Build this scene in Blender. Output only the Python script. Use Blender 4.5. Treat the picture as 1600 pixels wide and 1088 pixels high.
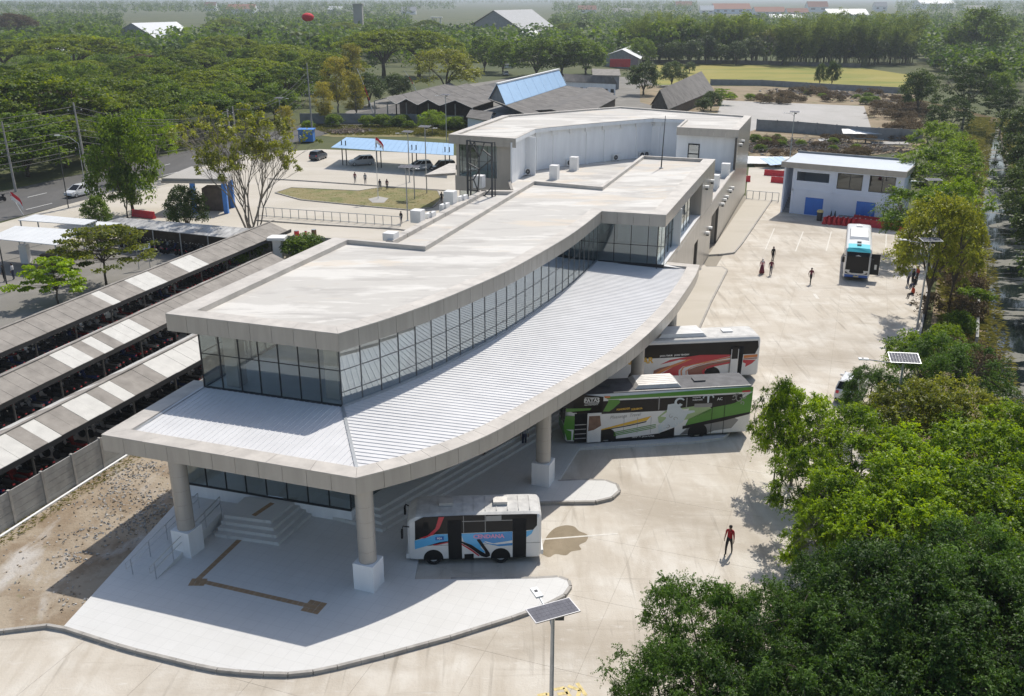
import bpy, math, random
import numpy as np
from mathutils import Vector, Matrix

for o in list(bpy.data.objects): bpy.data.objects.remove(o)
SC = bpy.context.scene
COL = SC.collection
rnd = random.Random(7)

# ---------------------------------------------------------------- camera, sky, sun, exposure
CAM_H = 26.5; FPX = 1471.03; PITCH = 20.39755
cam = bpy.data.cameras.new('camera'); cam.sensor_width = 36.0; cam.lens = 36 * FPX / 1600
cam.clip_start = 0.5; cam.clip_end = 30000
camo = bpy.data.objects.new('camera', cam); COL.objects.link(camo)
camo.location = (0, 0, CAM_H); camo.rotation_euler = (math.radians(90 - PITCH), 0, 0)
SC.camera = camo

SUN_EL, SUN_AZ = 54.5, 26.0
world = bpy.data.worlds.new('World'); SC.world = world; world.use_nodes = True
wn = world.node_tree.nodes; wl = world.node_tree.links
sky = wn.new('ShaderNodeTexSky'); sky.sky_type = 'NISHITA'; sky.sun_disc = False
sky.sun_elevation = math.radians(SUN_EL); sky.sun_rotation = math.radians(SUN_AZ)
sky.air_density = 1.2; sky.dust_density = 2.0; sky.altitude = 60
wl.new(sky.outputs['Color'], wn['Background'].inputs['Color']); wn['Background'].inputs['Strength'].default_value = 0.12
sun = bpy.data.lights.new('sun', 'SUN'); sun.energy = 4.1; sun.angle = math.radians(0.53); sun.color = (1.0, 0.945, 0.86)
suno = bpy.data.objects.new('sun', sun); COL.objects.link(suno)
a_, e_ = math.radians(SUN_AZ), math.radians(SUN_EL)
suno.rotation_euler = Vector((-math.sin(a_) * math.cos(e_), -math.cos(a_) * math.cos(e_), -math.sin(e_))).to_track_quat('-Z', 'Y').to_euler()
suno.location = (60, 120, 200)
SC.view_settings.view_transform = 'Standard'; SC.view_settings.look = 'None'
SC.view_settings.gamma = 1; SC.view_settings.use_curve_mapping = False
SC.view_settings.exposure = 0.0
SC.render.engine = 'CYCLES'
SC.cycles.max_bounces = 6; SC.cycles.diffuse_bounces = 3; SC.cycles.glossy_bounces = 3
SC.cycles.transmission_bounces = 4; SC.cycles.transparent_max_bounces = 10; SC.cycles.volume_bounces = 0
SC.cycles.use_denoising = True

# ---------------------------------------------------------------- survey: point of the place seen at photo pixel (1600 x 1088) and height z
_T = math.radians(PITCH); _c, _s = math.cos(_T), math.sin(_T)
def G(px, py, z=0.0):
    u = (px - 800) / FPX; v = (544 - py) / FPX
    d = Vector((u, _c + v * _s, -_s + v * _c))
    t = (z - CAM_H) / d.z
    return Vector((d.x * t, d.y * t, z))
def G2(px, py, z=0.0):
    p = G(px, py, z); return Vector((p.x, p.y))
def GP(pts, z=0.0): return [G2(x, y, z) for x, y in pts]
E2 = Vector((math.cos(math.radians(70.0)), math.sin(math.radians(70.0))))   # along the terminal
E1 = Vector((E2.y, -E2.x))                                                  # across it
BROT = math.atan2(E1.y, E1.x)

# ---------------------------------------------------------------- objects
WM = {}
def thing(name, label, cat, loc=(0, 0, 0), rz=0.0, group=None):
    o = bpy.data.objects.new(name, None); COL.objects.link(o)
    o.empty_display_size = 0.3
    loc = Vector((loc[0], loc[1], loc[2] if len(loc) > 2 else 0))
    o.location = loc; o.rotation_euler = (0, 0, rz)
    WM[o] = Matrix.Translation(loc) @ Matrix.Rotation(rz, 4, 'Z')
    return tag(o, label, cat, group)
def tag(o, label=None, cat=None, group=None, kind=None):
    if label: o['label'] = label
    if cat: o['category'] = cat
    if group: o['group'] = group
    if kind: o['kind'] = kind
    return o
def link(name, me, parent=None, M=None):
    o = bpy.data.objects.new(name, me); COL.objects.link(o)
    if parent is not None: o.parent = parent
    if M is not None: o.matrix_basis = M
    return o
def copy_tree(o, parent=None):
    c = o.copy(); COL.objects.link(c)
    if parent is not None: c.parent = parent
    for ch in list(o.children): copy_tree(ch, c)
    return c

class MB:
    """collects shapes and links them as one mesh object"""
    def __init__(self): self.v = []; self.f = []; self.m = []; self.mats = []
    def mi(self, m):
        if m not in self.mats: self.mats.append(m)
        return self.mats.index(m)
    def add(self, vs, fs, m):
        n = len(self.v); k = self.mi(m)
        self.v += [tuple(p) for p in vs]; self.f += [tuple(i + n for i in f) for f in fs]; self.m += [k] * len(fs)
        return self
    def face(self, pts, m): return self.add(pts, [tuple(range(len(pts)))], m)
    def box(self, c, s, m, rz=0.0, M=None):
        x, y, z = s[0] / 2, s[1] / 2, s[2] / 2
        R = M if M is not None else Matrix.Rotation(rz, 4, 'Z')
        vs = [Vector(c) + (R @ Vector((sx * x, sy * y, sz * z))) for sz in (-1, 1) for sx, sy in ((-1, -1), (1, -1), (1, 1), (-1, 1))]
        return self.add(vs, [(3, 2, 1, 0), (4, 5, 6, 7), (0, 1, 5, 4), (1, 2, 6, 5), (2, 3, 7, 6), (3, 0, 4, 7)], m)
    def prism(self, poly, z0, z1, m, top=None, cap=True, bottom=True):
        n = len(poly)
        area = sum(poly[i][0] * poly[(i + 1) % n][1] - poly[(i + 1) % n][0] * poly[i][1] for i in range(n))
        if area < 0: poly = list(reversed(poly))
        zz0 = z0 if isinstance(z0, (list, tuple)) else [z0] * n
        vs = [(p[0], p[1], zz0[i]) for i, p in enumerate(poly)] + [(p[0], p[1], z1) for p in poly]
        self.add(vs, [(i, (i + 1) % n, n + (i + 1) % n, n + i) for i in range(n)], m)
        if cap: self.add([(p[0], p[1], z1) for p in poly], [tuple(range(n))], top or m)
        if bottom: self.add([(p[0], p[1], z0) for p in poly], [tuple(reversed(range(n)))], m)
        return self
    def seg(self, a, b, w, z0, z1, m, off=0.0):
        a = Vector(a[:2]); b = Vector(b[:2]); d = (b - a).normalized(); nrm = Vector((-d.y, d.x))
        p = [a + nrm * (off - w / 2), b + nrm * (off - w / 2), b + nrm * (off + w / 2), a + nrm * (off + w / 2)]
        return self.prism([tuple(q) for q in p], z0, z1, m)
    def bar(self, a, b, w, m, h=None):
        a = Vector(a); b = Vector(b); d = b - a; L = d.length
        if L < 1e-6: return self
        q = d.to_track_quat('X', 'Z').to_matrix().to_4x4()
        return self.box((a + b) / 2, (L, w, h or w), m, M=q)
    def tube(self, pts, rad, m, n=8, cap=True):
        pts = [Vector(p) for p in pts]
        rad = list(rad) if isinstance(rad, (list, tuple)) else [rad] * len(pts)
        vs = []; up = Vector((0.13, 0.21, 1)).normalized()
        for i, p in enumerate(pts):
            d = (pts[min(i + 1, len(pts) - 1)] - pts[max(i - 1, 0)]).normalized()
            x = up.cross(d)
            if x.length < 0.05: x = Vector((1, 0, 0)).cross(d)
            x.normalize(); y = d.cross(x)
            vs += [p + (x * math.cos(6.28319 * k / n) + y * math.sin(6.28319 * k / n)) * rad[i] for k in range(n)]
        fs = []
        for i in range(len(pts) - 1):
            for k in range(n):
                a = i * n + k; b = i * n + (k + 1) % n
                fs.append((a, b, b + n, a + n))
        if cap: fs += [tuple(reversed(range(n))), tuple(range((len(pts) - 1) * n, len(pts) * n))]
        return self.add(vs, fs, m)
    def lathe(self, prof, m, c=(0, 0, 0), n=16, M=None):
        vs = [Vector((r * math.cos(6.28319 * k / n), r * math.sin(6.28319 * k / n), z)) for r, z in prof for k in range(n)]
        if M is not None: vs = [M @ v for v in vs]
        vs = [v + Vector(c) for v in vs]
        fs = []
        for i in range(len(prof) - 1):
            for k in range(n):
                a = i * n + k; b = i * n + (k + 1) % n
                fs.append((a, b, b + n, a + n))
        fs += [tuple(reversed(range(n))), tuple(range((len(prof) - 1) * n, len(prof) * n))]
        return self.add(vs, fs, m)
    def ball(self, c, r, m, n=10, k=6):
        r = r if isinstance(r, (tuple, list)) else (r, r, r)
        prof = [(max(math.sin(math.pi * i / k), .02), -math.cos(math.pi * i / k)) for i in range(k + 1)]
        return self.lathe(prof, m, c, n, Matrix.Diagonal((r[0], r[1], r[2], 1)))
    def data(self, name, smooth=False, M=None):
        me = bpy.data.meshes.new(name)
        vs = self.v if M is None else [tuple(M @ Vector(p)) for p in self.v]
        me.from_pydata(vs, [], self.f)
        for m in self.mats: me.materials.append(m)
        me.polygons.foreach_set('material_index', self.m)
        if smooth: me.polygons.foreach_set('use_smooth', [True] * len(self.f))
        me.update(); return me
    def build(self, name, parent=None, smooth=False):
        """shapes given in place (world) coordinates of the parent's root frame"""
        M = WM[parent].inverted() if parent is not None and parent in WM else None
        o = link(name, self.data(name, smooth, M), parent)
        WM[o] = WM[parent] if parent is not None and parent in WM else Matrix.Identity(4)
        return o

# ---------------------------------------------------------------- materials (procedural)
def _node(nt, typ, **kw):
    n = nt.nodes.new(typ)
    for k, v in kw.items(): setattr(n, k, v)
    return n
def mat(name, col, rough=.6, metal=0.0, var=.10, scale=1.2, col2=None, bump=0.0, bscale=25, spec=.4, world=False, detail=5, stretch=None, coat=0.0):
    m = bpy.data.materials.new(name); m.use_nodes = True; nt = m.node_tree; b = nt.nodes['Principled BSDF']; L = nt.links
    b.inputs['Roughness'].default_value = rough; b.inputs['Metallic'].default_value = metal
    b.inputs['Specular IOR Level'].default_value = spec; b.inputs['Coat Weight'].default_value = coat
    if world: src = _node(nt, 'ShaderNodeNewGeometry').outputs['Position']
    else: src = _node(nt, 'ShaderNodeTexCoord').outputs['Object']
    if stretch:
        mp = _node(nt, 'ShaderNodeMapping'); mp.inputs['Scale'].default_value = stretch; L.new(src, mp.inputs['Vector']); src = mp.outputs['Vector']
    if var > 0 or col2:
        nz = _node(nt, 'ShaderNodeTexNoise'); nz.inputs['Scale'].default_value = scale; nz.inputs['Detail'].default_value = detail; nz.inputs['Roughness'].default_value = .62
        L.new(src, nz.inputs['Vector'])
        cr = _node(nt, 'ShaderNodeValToRGB'); e = cr.color_ramp.elements
        e[0].position = .30; e[1].position = .70
        c2 = col2 or tuple(min(1, c * (1 + var)) for c in col)
        c1 = col if col2 else tuple(c * (1 - var) for c in col)
        e[0].color = (*c1, 1); e[1].color = (*c2, 1)
        L.new(nz.outputs['Fac'], cr.inputs['Fac']); L.new(cr.outputs['Color'], b.inputs['Base Color'])
    else: b.inputs['Base Color'].default_value = (*col, 1)
    if bump:
        nb = _node(nt, 'ShaderNodeTexNoise'); nb.inputs['Scale'].default_value = bscale; nb.inputs['Detail'].default_value = 4
        L.new(src, nb.inputs['Vector'])
        bp = _node(nt, 'ShaderNodeBump'); bp.inputs['Strength'].default_value = bump; bp.inputs['Distance'].default_value = .05
        L.new(nb.outputs['Fac'], bp.inputs['Height']); L.new(bp.outputs['Normal'], b.inputs['Normal'])
    return m

def layered(name, base, layers, rough=.85, bump=.25, bscale=9, rot=0.0):
    """ground-like surface: base colour, then (colour, noise scale, lo, hi, strength, stretch) layers in place coordinates"""
    m = bpy.data.materials.new(name); m.use_nodes = True; nt = m.node_tree; b = nt.nodes['Principled BSDF']; L = nt.links
    b.inputs['Roughness'].default_value = rough; b.inputs['Specular IOR Level'].default_value = .25
    pos = _node(nt, 'ShaderNodeNewGeometry').outputs['Position']
    cur = None
    rgb = _node(nt, 'ShaderNodeRGB'); rgb.outputs[0].default_value = (*base, 1); cur = rgb.outputs[0]
    for i, (c, sc, lo, hi, st, stretch) in enumerate(layers):
        mp = _node(nt, 'ShaderNodeMapping'); mp.inputs['Rotation'].default_value = (0, 0, rot)
        mp.inputs['Scale'].default_value = (*(stretch or (1, 1)), 1); mp.inputs['Location'].default_value = (13.7 * i, 5.1 * i, 0)
        L.new(pos, mp.inputs['Vector'])
        nz = _node(nt, 'ShaderNodeTexNoise'); nz.inputs['Scale'].default_value = sc; nz.inputs['Detail'].default_value = 7; nz.inputs['Roughness'].default_value = .6
        nz.inputs['Distortion'].default_value = .4
        L.new(mp.outputs['Vector'], nz.inputs['Vector'])
        mr = _node(nt, 'ShaderNodeMapRange'); mr.inputs['From Min'].default_value = lo; mr.inputs['From Max'].default_value = hi; mr.inputs['To Max'].default_value = st
        L.new(nz.outputs['Fac'], mr.inputs['Value'])
        mx = _node(nt, 'ShaderNodeMix', data_type='RGBA'); mx.inputs['B'].default_value = (*c, 1)
        L.new(mr.outputs['Result'], mx.inputs['Factor']); L.new(cur, mx.inputs['A']); cur = mx.outputs['Result']
    L.new(cur, b.inputs['Base Color'])
    nb = _node(nt, 'ShaderNodeTexNoise'); nb.inputs['Scale'].default_value = bscale; nb.inputs['Detail'].default_value = 5
    L.new(pos, nb.inputs['Vector'])
    bp = _node(nt, 'ShaderNodeBump'); bp.inputs['Strength'].default_value = bump; bp.inputs['Distance'].default_value = .06
    L.new(nb.outputs['Fac'], bp.inputs['Height']); L.new(bp.outputs['Normal'], b.inputs['Normal'])
    return m

def leafmat(name, dark, light, trans=.35, rough=.45):
    m = bpy.data.materials.new(name); m.use_nodes = True; nt = m.node_tree; L = nt.links; b = nt.nodes['Principled BSDF']
    at = _node(nt, 'ShaderNodeAttribute', attribute_name='tint')
    oi = _node(nt, 'ShaderNodeObjectInfo')
    ad = _node(nt, 'ShaderNodeMath', operation='MULTIPLY_ADD'); ad.inputs[1].default_value = .64; ad.inputs[2].default_value = -.34
    L.new(oi.outputs['Random'], ad.inputs[0])
    a2 = _node(nt, 'ShaderNodeMath', operation='ADD', use_clamp=True); L.new(at.outputs['Fac'], a2.inputs[0]); L.new(ad.outputs[0], a2.inputs[1])
    cr = _node(nt, 'ShaderNodeValToRGB'); cr.color_ramp.elements[0].color = (*dark, 1); cr.color_ramp.elements[1].color = (*light, 1)
    L.new(a2.outputs[0], cr.inputs['Fac']); L.new(cr.outputs['Color'], b.inputs['Base Color'])
    b.inputs['Roughness'].default_value = rough; b.inputs['Specular IOR Level'].default_value = .35
    tr = _node(nt, 'ShaderNodeBsdfTranslucent')
    hs = _node(nt, 'ShaderNodeHueSaturation'); hs.inputs['Value'].default_value = 1.5; hs.inputs['Saturation'].default_value = 1.1; hs.inputs['Hue'].default_value = .485
    L.new(cr.outputs['Color'], hs.inputs['Color']); L.new(hs.outputs['Color'], tr.inputs['Color'])
    mx = _node(nt, 'ShaderNodeMixShader'); mx.inputs[0].default_value = trans
    L.new(b.outputs[0], mx.inputs[1]); L.new(tr.outputs[0], mx.inputs[2]); L.new(mx.outputs[0], nt.nodes['Material Output'].inputs['Surface'])
    return m

def glassmat(name, tint, refl=.25, rough=.02):
    m = bpy.data.materials.new(name); m.use_nodes = True; nt = m.node_tree; L = nt.links
    for n in list(nt.nodes):
        if n.type == 'BSDF_PRINCIPLED': nt.nodes.remove(n)
    t = _node(nt, 'ShaderNodeBsdfTransparent'); t.inputs['Color'].default_value = (*tint, 1)
    g = _node(nt, 'ShaderNodeBsdfGlossy'); g.inputs['Roughness'].default_value = rough; g.inputs['Color'].default_value = (.85, .92, .95, 1)
    lw = _node(nt, 'ShaderNodeLayerWeight'); lw.inputs['Blend'].default_value = .25
    mr = _node(nt, 'ShaderNodeMapRange'); mr.inputs['To Min'].default_value = refl; mr.inputs['To Max'].default_value = .9
    L.new(lw.outputs['Fresnel'], mr.inputs['Value'])
    mx = _node(nt, 'ShaderNodeMixShader'); L.new(mr.outputs['Result'], mx.inputs[0]); L.new(t.outputs[0], mx.inputs[1]); L.new(g.outputs[0], mx.inputs[2])
    L.new(mx.outputs[0], nt.nodes['Material Output'].inputs['Surface'])
    return m

M = {}
M['yard'] = layered('yard_concrete', (.55, .50, .425), [((.66, .625, .56), .35, .45, .65, .8, None), ((.43, .375, .30), .9, .48, .70, .7, (1, .22)), ((.37, .32, .255), .13, .50, .66, .7, (.5, 1)), ((.68, .65, .60), 3.5, .6, .75, .5, (.3, 1)), ((.27, .235, .19), 2.2, .58, .72, .6, (1, .06)), ((.28, .245, .20), 2.4, .60, .74, .5, (.05, .8)), ((.20, .17, .135), 6, .68, .76, .7, None)], rot=-math.radians(15))
M['joint'] = mat('joint_filler', (.30, .27, .22), .9, world=True)
M['tile'] = layered('white_floor_tile', (.66, .655, .635), [((.61, .60, .575), .7, .45, .7, .5, None), ((.55, .54, .51), 4, .62, .78, .3, None)], rough=.45, bump=.04)
def add_grid(m, size, gap, dark):
    """faint joints between square floor tiles"""
    nt = m.node_tree; L = nt.links; b = nt.nodes['Principled BSDF']; src = b.inputs['Base Color'].links[0].from_socket
    mp = _node(nt, 'ShaderNodeMapping'); mp.inputs['Rotation'].default_value = (0, 0, math.radians(20)); L.new(_node(nt, 'ShaderNodeNewGeometry').outputs['Position'], mp.inputs['Vector'])
    br = _node(nt, 'ShaderNodeTexBrick'); br.offset = 0; br.inputs['Scale'].default_value = 1; br.inputs['Brick Width'].default_value = size; br.inputs['Row Height'].default_value = size; br.inputs['Mortar Size'].default_value = gap
    br.inputs['Color1'].default_value = (1, 1, 1, 1); br.inputs['Color2'].default_value = (.975, .975, .972, 1); br.inputs['Mortar'].default_value = (dark, dark, dark, 1)
    L.new(mp.outputs[0], br.inputs['Vector'])
    mx = _node(nt, 'ShaderNodeMix', data_type='RGBA', blend_type='MULTIPLY'); mx.inputs['Factor'].default_value = 1; L.new(src, mx.inputs['A']); L.new(br.outputs['Color'], mx.inputs['B']); L.new(mx.outputs['Result'], b.inputs['Base Color'])
add_grid(M['tile'], .6, .010, .86)
M['kerb'] = mat('kerb_concrete', (.38, .36, .33), .85, var=.2, scale=2, bump=.3, world=True)
M['tactile'] = mat('brown_tactile_tile', (.36, .235, .13), .7, var=.15, scale=4, bump=.3, bscale=60, world=True)
M['acp'] = mat('beige_composite_panel', (.42, .385, .34), .26, metal=.0, spec=.75, var=.09, scale=1.6, world=True, stretch=(1, 1, .12))
M['acp_dark'] = mat('panel_joint', (.10, .09, .08), .8, var=0)
M['coping'] = mat('coping_panel_beige', (.52, .485, .44), .55, var=.17, scale=.9, world=True)
M['deck'] = layered('white_roof_screed', (.53, .51, .475), [((.66, .64, .60), .20, .50, .56, .85, (.45, 1.3)), ((.43, .41, .385), .30, .52, .60, .75, (.4, 1.5)), ((.62, .54, .44), .24, .55, .62, .6, (.5, 1.2)), ((.36, .34, .315), 1.6, .58, .74, .5, (.25, 1.4)), ((.70, .68, .64), 1.1, .60, .66, .6, (.3, 1.2)), ((.46, .36, .27), 1.4, .66, .76, .5, (.4, 1)), ((.27, .25, .23), 5, .70, .8, .5, None)], rough=.8, bump=.12, rot=.35)
M['white_wall'] = mat('white_wall_paint', (.83, .84, .85), .7, var=.07, scale=1.1, world=True, stretch=(1, 1, .15))
M['white'] = mat('white_paint', (.78, .78, .77), .5, var=.05)
M['metal_roof'] = mat('zinc_roof_sheet', (.64, .64, .645), .6, var=.06, scale=.7, world=True)
M['grey_frame'] = mat('grey_aluminium_frame', (.13, .135, .14), .4, var=0)
M['frame'] = mat('black_aluminium_frame', (.03, .032, .035), .4, var=0)
M['glass'] = glassmat('tinted_glass', (.90, .93, .93), .06)
M['glass_dark'] = glassmat('dark_glass', (.12, .12, .12), .10)
M['glass_side'] = glassmat('mirror_glass', (.62, .66, .66), .38)
M['floor_in'] = mat('pale_floor_inside', (.80, .81, .82), .35, var=.05, world=True)
M['ceil_in'] = mat('ceiling_inside', (.72, .72, .70), .8, var=.03)
M['steel'] = mat('stainless_steel', (.55, .56, .57), .28, metal=.9, var=0)
M['galv'] = mat('galvanised_steel', (.42, .44, .46), .45, metal=.6, var=.1, scale=3)
M['dark_steel'] = mat('dark_painted_steel', (.05, .052, .055), .5, var=.1)
M['asphalt'] = layered('asphalt', (.105, .103, .10), [((.15, .145, .14), .25, .45, .7, .8, (1, .3)), ((.07, .07, .07), 1.5, .55, .75, .5, (1, .2))], bump=.1)
M['paint_w'] = mat('road_paint_white', (.72, .72, .70), .7, var=.25, scale=4, world=True)
M['paint_faint'] = mat('worn_white_paint', (.66, .63, .57), .8, var=.12, scale=5, world=True)
M['paint_y'] = mat('road_paint_yellow', (.66, .53, .24), .75, var=.3, scale=5, world=True)
M['dirt'] = layered('bare_dirt', (.36, .30, .225), [((.24, .18, .12), .35, .45, .60, .9, None), ((.48, .45, .41), .4, .52, .66, .95, (1, .4)), ((.20, .155, .10), 2.2, .6, .75, .6, None), ((.15, .19, .07), .8, .64, .74, .5, None), ((.46, .44, .41), 5, .62, .72, .6, None)], rough=.95, bump=.7, bscale=6)
M['dry'] = layered('dry_ground', (.30, .235, .155), [((.20, .16, .10), .12, .45, .65, .8, None), ((.36, .31, .22), .4, .55, .7, .7, None), ((.13, .15, .06), .2, .55, .68, .8, None)], rough=.95, bump=.8, bscale=3)
M['land'] = layered('open_land', (.085, .10, .04), [((.12, .12, .055), .015, .45, .65, .8, None), ((.05, .07, .03), .06, .5, .7, .8, None), ((.20, .18, .12), .2, .6, .75, .5, None)], rough=.95, bump=.6, bscale=1.5)
M['field'] = layered('playing_field_grass', (.30, .265, .07), [((.16, .20, .04), .05, .46, .62, .85, (.4, 1)), ((.36, .31, .12), .09, .52, .7, .8, (.5, 1)), ((.10, .13, .04), .5, .6, .75, .4, None)], rough=.95, bump=.5, bscale=3)
M['verge'] = layered('parched_grass', (.25, .215, .105), [((.15, .17, .06), .3, .45, .62, .8, None), ((.32, .27, .17), .9, .55, .7, .8, None), ((.20, .13, .08), .6, .62, .75, .7, None)], rough=.95, bump=.5, bscale=8)
M['lot'] = layered('grey_concrete_lot', (.40, .385, .36), [((.46, .44, .42), .1, .45, .65, .8, (1, .4)), ((.32, .30, .27), .3, .55, .75, .5, (.3, 1))], bump=.15)
M['court'] = layered('pale_forecourt', (.50, .46, .39), [((.58, .54, .48), .12, .45, .65, .8, (.4, 1)), ((.42, .38, .31), .4, .55, .75, .5, (.3, 1))], bump=.15)
M['zinc_blue'] = mat('bluish_zinc', (.50, .555, .62), .5, var=.06, scale=.5, world=True)
M['shedyard'] = layered('shed_yard_paving', (.20, .19, .17), [((.26, .245, .22), .2, .45, .65, .8, None), ((.17, .16, .14), .8, .55, .75, .6, None)], bump=.3)
M['precast'] = mat('precast_concrete', (.36, .355, .335), .9, var=.18, scale=1.5, bump=.3, world=True)
M['grey_wall'] = mat('grey_block_wall', (.26, .27, .28), .9, var=.2, scale=.6, bump=.2, world=True)
M['fibre'] = mat('fibre_cement_sheet', (.285, .262, .235), .85, var=.22, scale=.9, bump=.15, world=True)
M['fibre_w'] = mat('pale_fibreglass_sheet', (.55, .54, .505), .65, var=.10, scale=1.6, world=True)
M['old_roof'] = mat('old_dark_roofing', (.155, .145, .135), .9, var=.3, scale=.5, col2=None, bump=.4, bscale=4, world=True)
M['patch_roof'] = mat('weathered_zinc', (.20, .20, .20), .55, col2=(.62, .61, .59), scale=1.1, world=True, stretch=(1, .35, 1))
M['blue_roof'] = mat('pale_blue_roof_sheet', (.30, .47, .68), .5, var=.06, scale=.6, world=True)
M['white_roof'] = mat('white_roof_sheet', (.70, .71, .71), .5, var=.06, scale=.4, world=True)
M['grey_roof'] = mat('grey_roof_sheet', (.30, .31, .32), .6, var=.12, scale=.4, world=True)
M['red_roof'] = mat('clay_tile_roof', (.28, .12, .075), .85, var=.25, scale=1.0, world=True)
M['brown_wall'] = mat('old_timber_wall', (.12, .095, .075), .9, var=.3, world=True)
M['guard_wall'] = mat('pale_blue_wall_paint', (.74, .81, .95), .7, var=.04, scale=.5, world=True)
M['blue_door'] = mat('blue_painted_steel', (.05, .20, .68), .45, var=.06)
M['blue_post'] = mat('blue_paint', (.06, .22, .62), .5, var=.08)
M['red_plastic'] = mat('red_barrier_plastic', (.58, .035, .05), .4, var=.12, scale=2)
M['red_cloth'] = mat('red_cloth', (.62, .03, .05), .8, var=.08)
M['white_cloth'] = mat('white_cloth', (.78, .78, .77), .8, var=.05)
M['rubber'] = mat('tyre_rubber', (.022, .022, .023), .85, var=.1)
M['rim'] = mat('steel_rim', (.30, .30, .31), .4, metal=.6, var=.1)
M['alloy'] = mat('alloy_rim', (.55, .55, .56), .35, metal=.8, var=0)
M['bark'] = mat('bark_brown', (.105, .085, .065), .95, var=.35, scale=3, bump=.6, bscale=12)
M['bark_pale'] = mat('bark_pale', (.24, .215, .18), .95, var=.3, scale=3, bump=.5, bscale=12)
M['water'] = None
# water of the canal: dark, smooth, with pale scum
def watermat():
    m = bpy.data.materials.new('canal_water'); m.use_nodes = True; nt = m.node_tree; b = nt.nodes['Principled BSDF']; L = nt.links
    pos = _node(nt, 'ShaderNodeNewGeometry').outputs['Position']
    def ns(sc, det, loc=(0, 0, 0), dist=0):
        mp = _node(nt, 'ShaderNodeMapping'); mp.inputs['Location'].default_value = loc; mp.inputs['Rotation'].default_value = (0, 0, -1.1); mp.inputs['Scale'].default_value = (.55, 1.1, 1); L.new(pos, mp.inputs['Vector'])
        n = _node(nt, 'ShaderNodeTexNoise'); n.inputs['Scale'].default_value = sc; n.inputs['Detail'].default_value = det; n.inputs['Distortion'].default_value = dist; n.inputs['Roughness'].default_value = .68
        L.new(mp.outputs[0], n.inputs['Vector']); return n.outputs['Fac']
    scum = _node(nt, 'ShaderNodeMapRange'); scum.inputs['From Min'].default_value = .52; scum.inputs['From Max'].default_value = .545
    L.new(ns(.13, 14, (3, 1, 0), 2.2), scum.inputs['Value'])
    mx = _node(nt, 'ShaderNodeMix', data_type='RGBA'); mx.inputs['A'].default_value = (.012, .018, .02, 1); mx.inputs['B'].default_value = (.13, .125, .10, 1); r2_ = _node(nt, 'ShaderNodeValToRGB'); r2_.color_ramp.elements[0].color = (.06, .065, .045, 1); r2_.color_ramp.elements[1].color = (.21, .20, .165, 1); L.new(ns(1.2, 8, (9, 4, 0), .6), r2_.inputs['Fac']); L.new(r2_.outputs[0], mx.inputs['B'])
    L.new(scum.outputs[0], mx.inputs['Factor']); L.new(mx.outputs['Result'], b.inputs['Base Color'])
    r = _node(nt, 'ShaderNodeMapRange'); r.inputs['To Min'].default_value = .05; r.inputs['To Max'].default_value = .75
    L.new(scum.outputs[0], r.inputs['Value']); L.new(r.outputs[0], b.inputs['Roughness'])
    bp = _node(nt, 'ShaderNodeBump'); bp.inputs['Strength'].default_value = .06; bp.inputs['Distance'].default_value = .05
    L.new(ns(2.5, 3), bp.inputs['Height']); L.new(bp.outputs[0], b.inputs['Normal'])
    return m
M['water'] = watermat()
M['leaf_near'] = leafmat('leaf_dark_glossy', (.018, .052, .008), (.105, .205, .026), .38, .55)
M['leaf_lime'] = leafmat('leaf_lime', (.050, .115, .006), (.31, .455, .020), .48)
M['leaf_olive'] = leafmat('leaf_olive', (.085, .11, .014), (.30, .33, .045), .44)
M['leaf_rain'] = leafmat('leaf_rain_tree', (.045, .095, .008), (.225, .285, .02), .42, .6)
M['leaf_mid'] = leafmat('leaf_mid_green', (.036, .085, .008), (.18, .27, .022), .42, .6)
M['leaf_yellow'] = leafmat('leaf_yellowing', (.17, .17, .02), (.42, .38, .06), .42, .6)
M['leaf_dark'] = leafmat('leaf_dark', (.028, .058, .013), (.11, .165, .035), .36, .5)
M['leaf_brown'] = leafmat('leaf_dry_brown', (.075, .055, .028), (.15, .115, .06), .25, .8)
M['leaf_bamboo'] = leafmat('leaf_bamboo', (.075, .125, .025), (.22, .285, .06), .42, .7)
M['grass_blade'] = leafmat('grass_blade', (.09, .10, .02), (.26, .25, .07), .35, .7)

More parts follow.
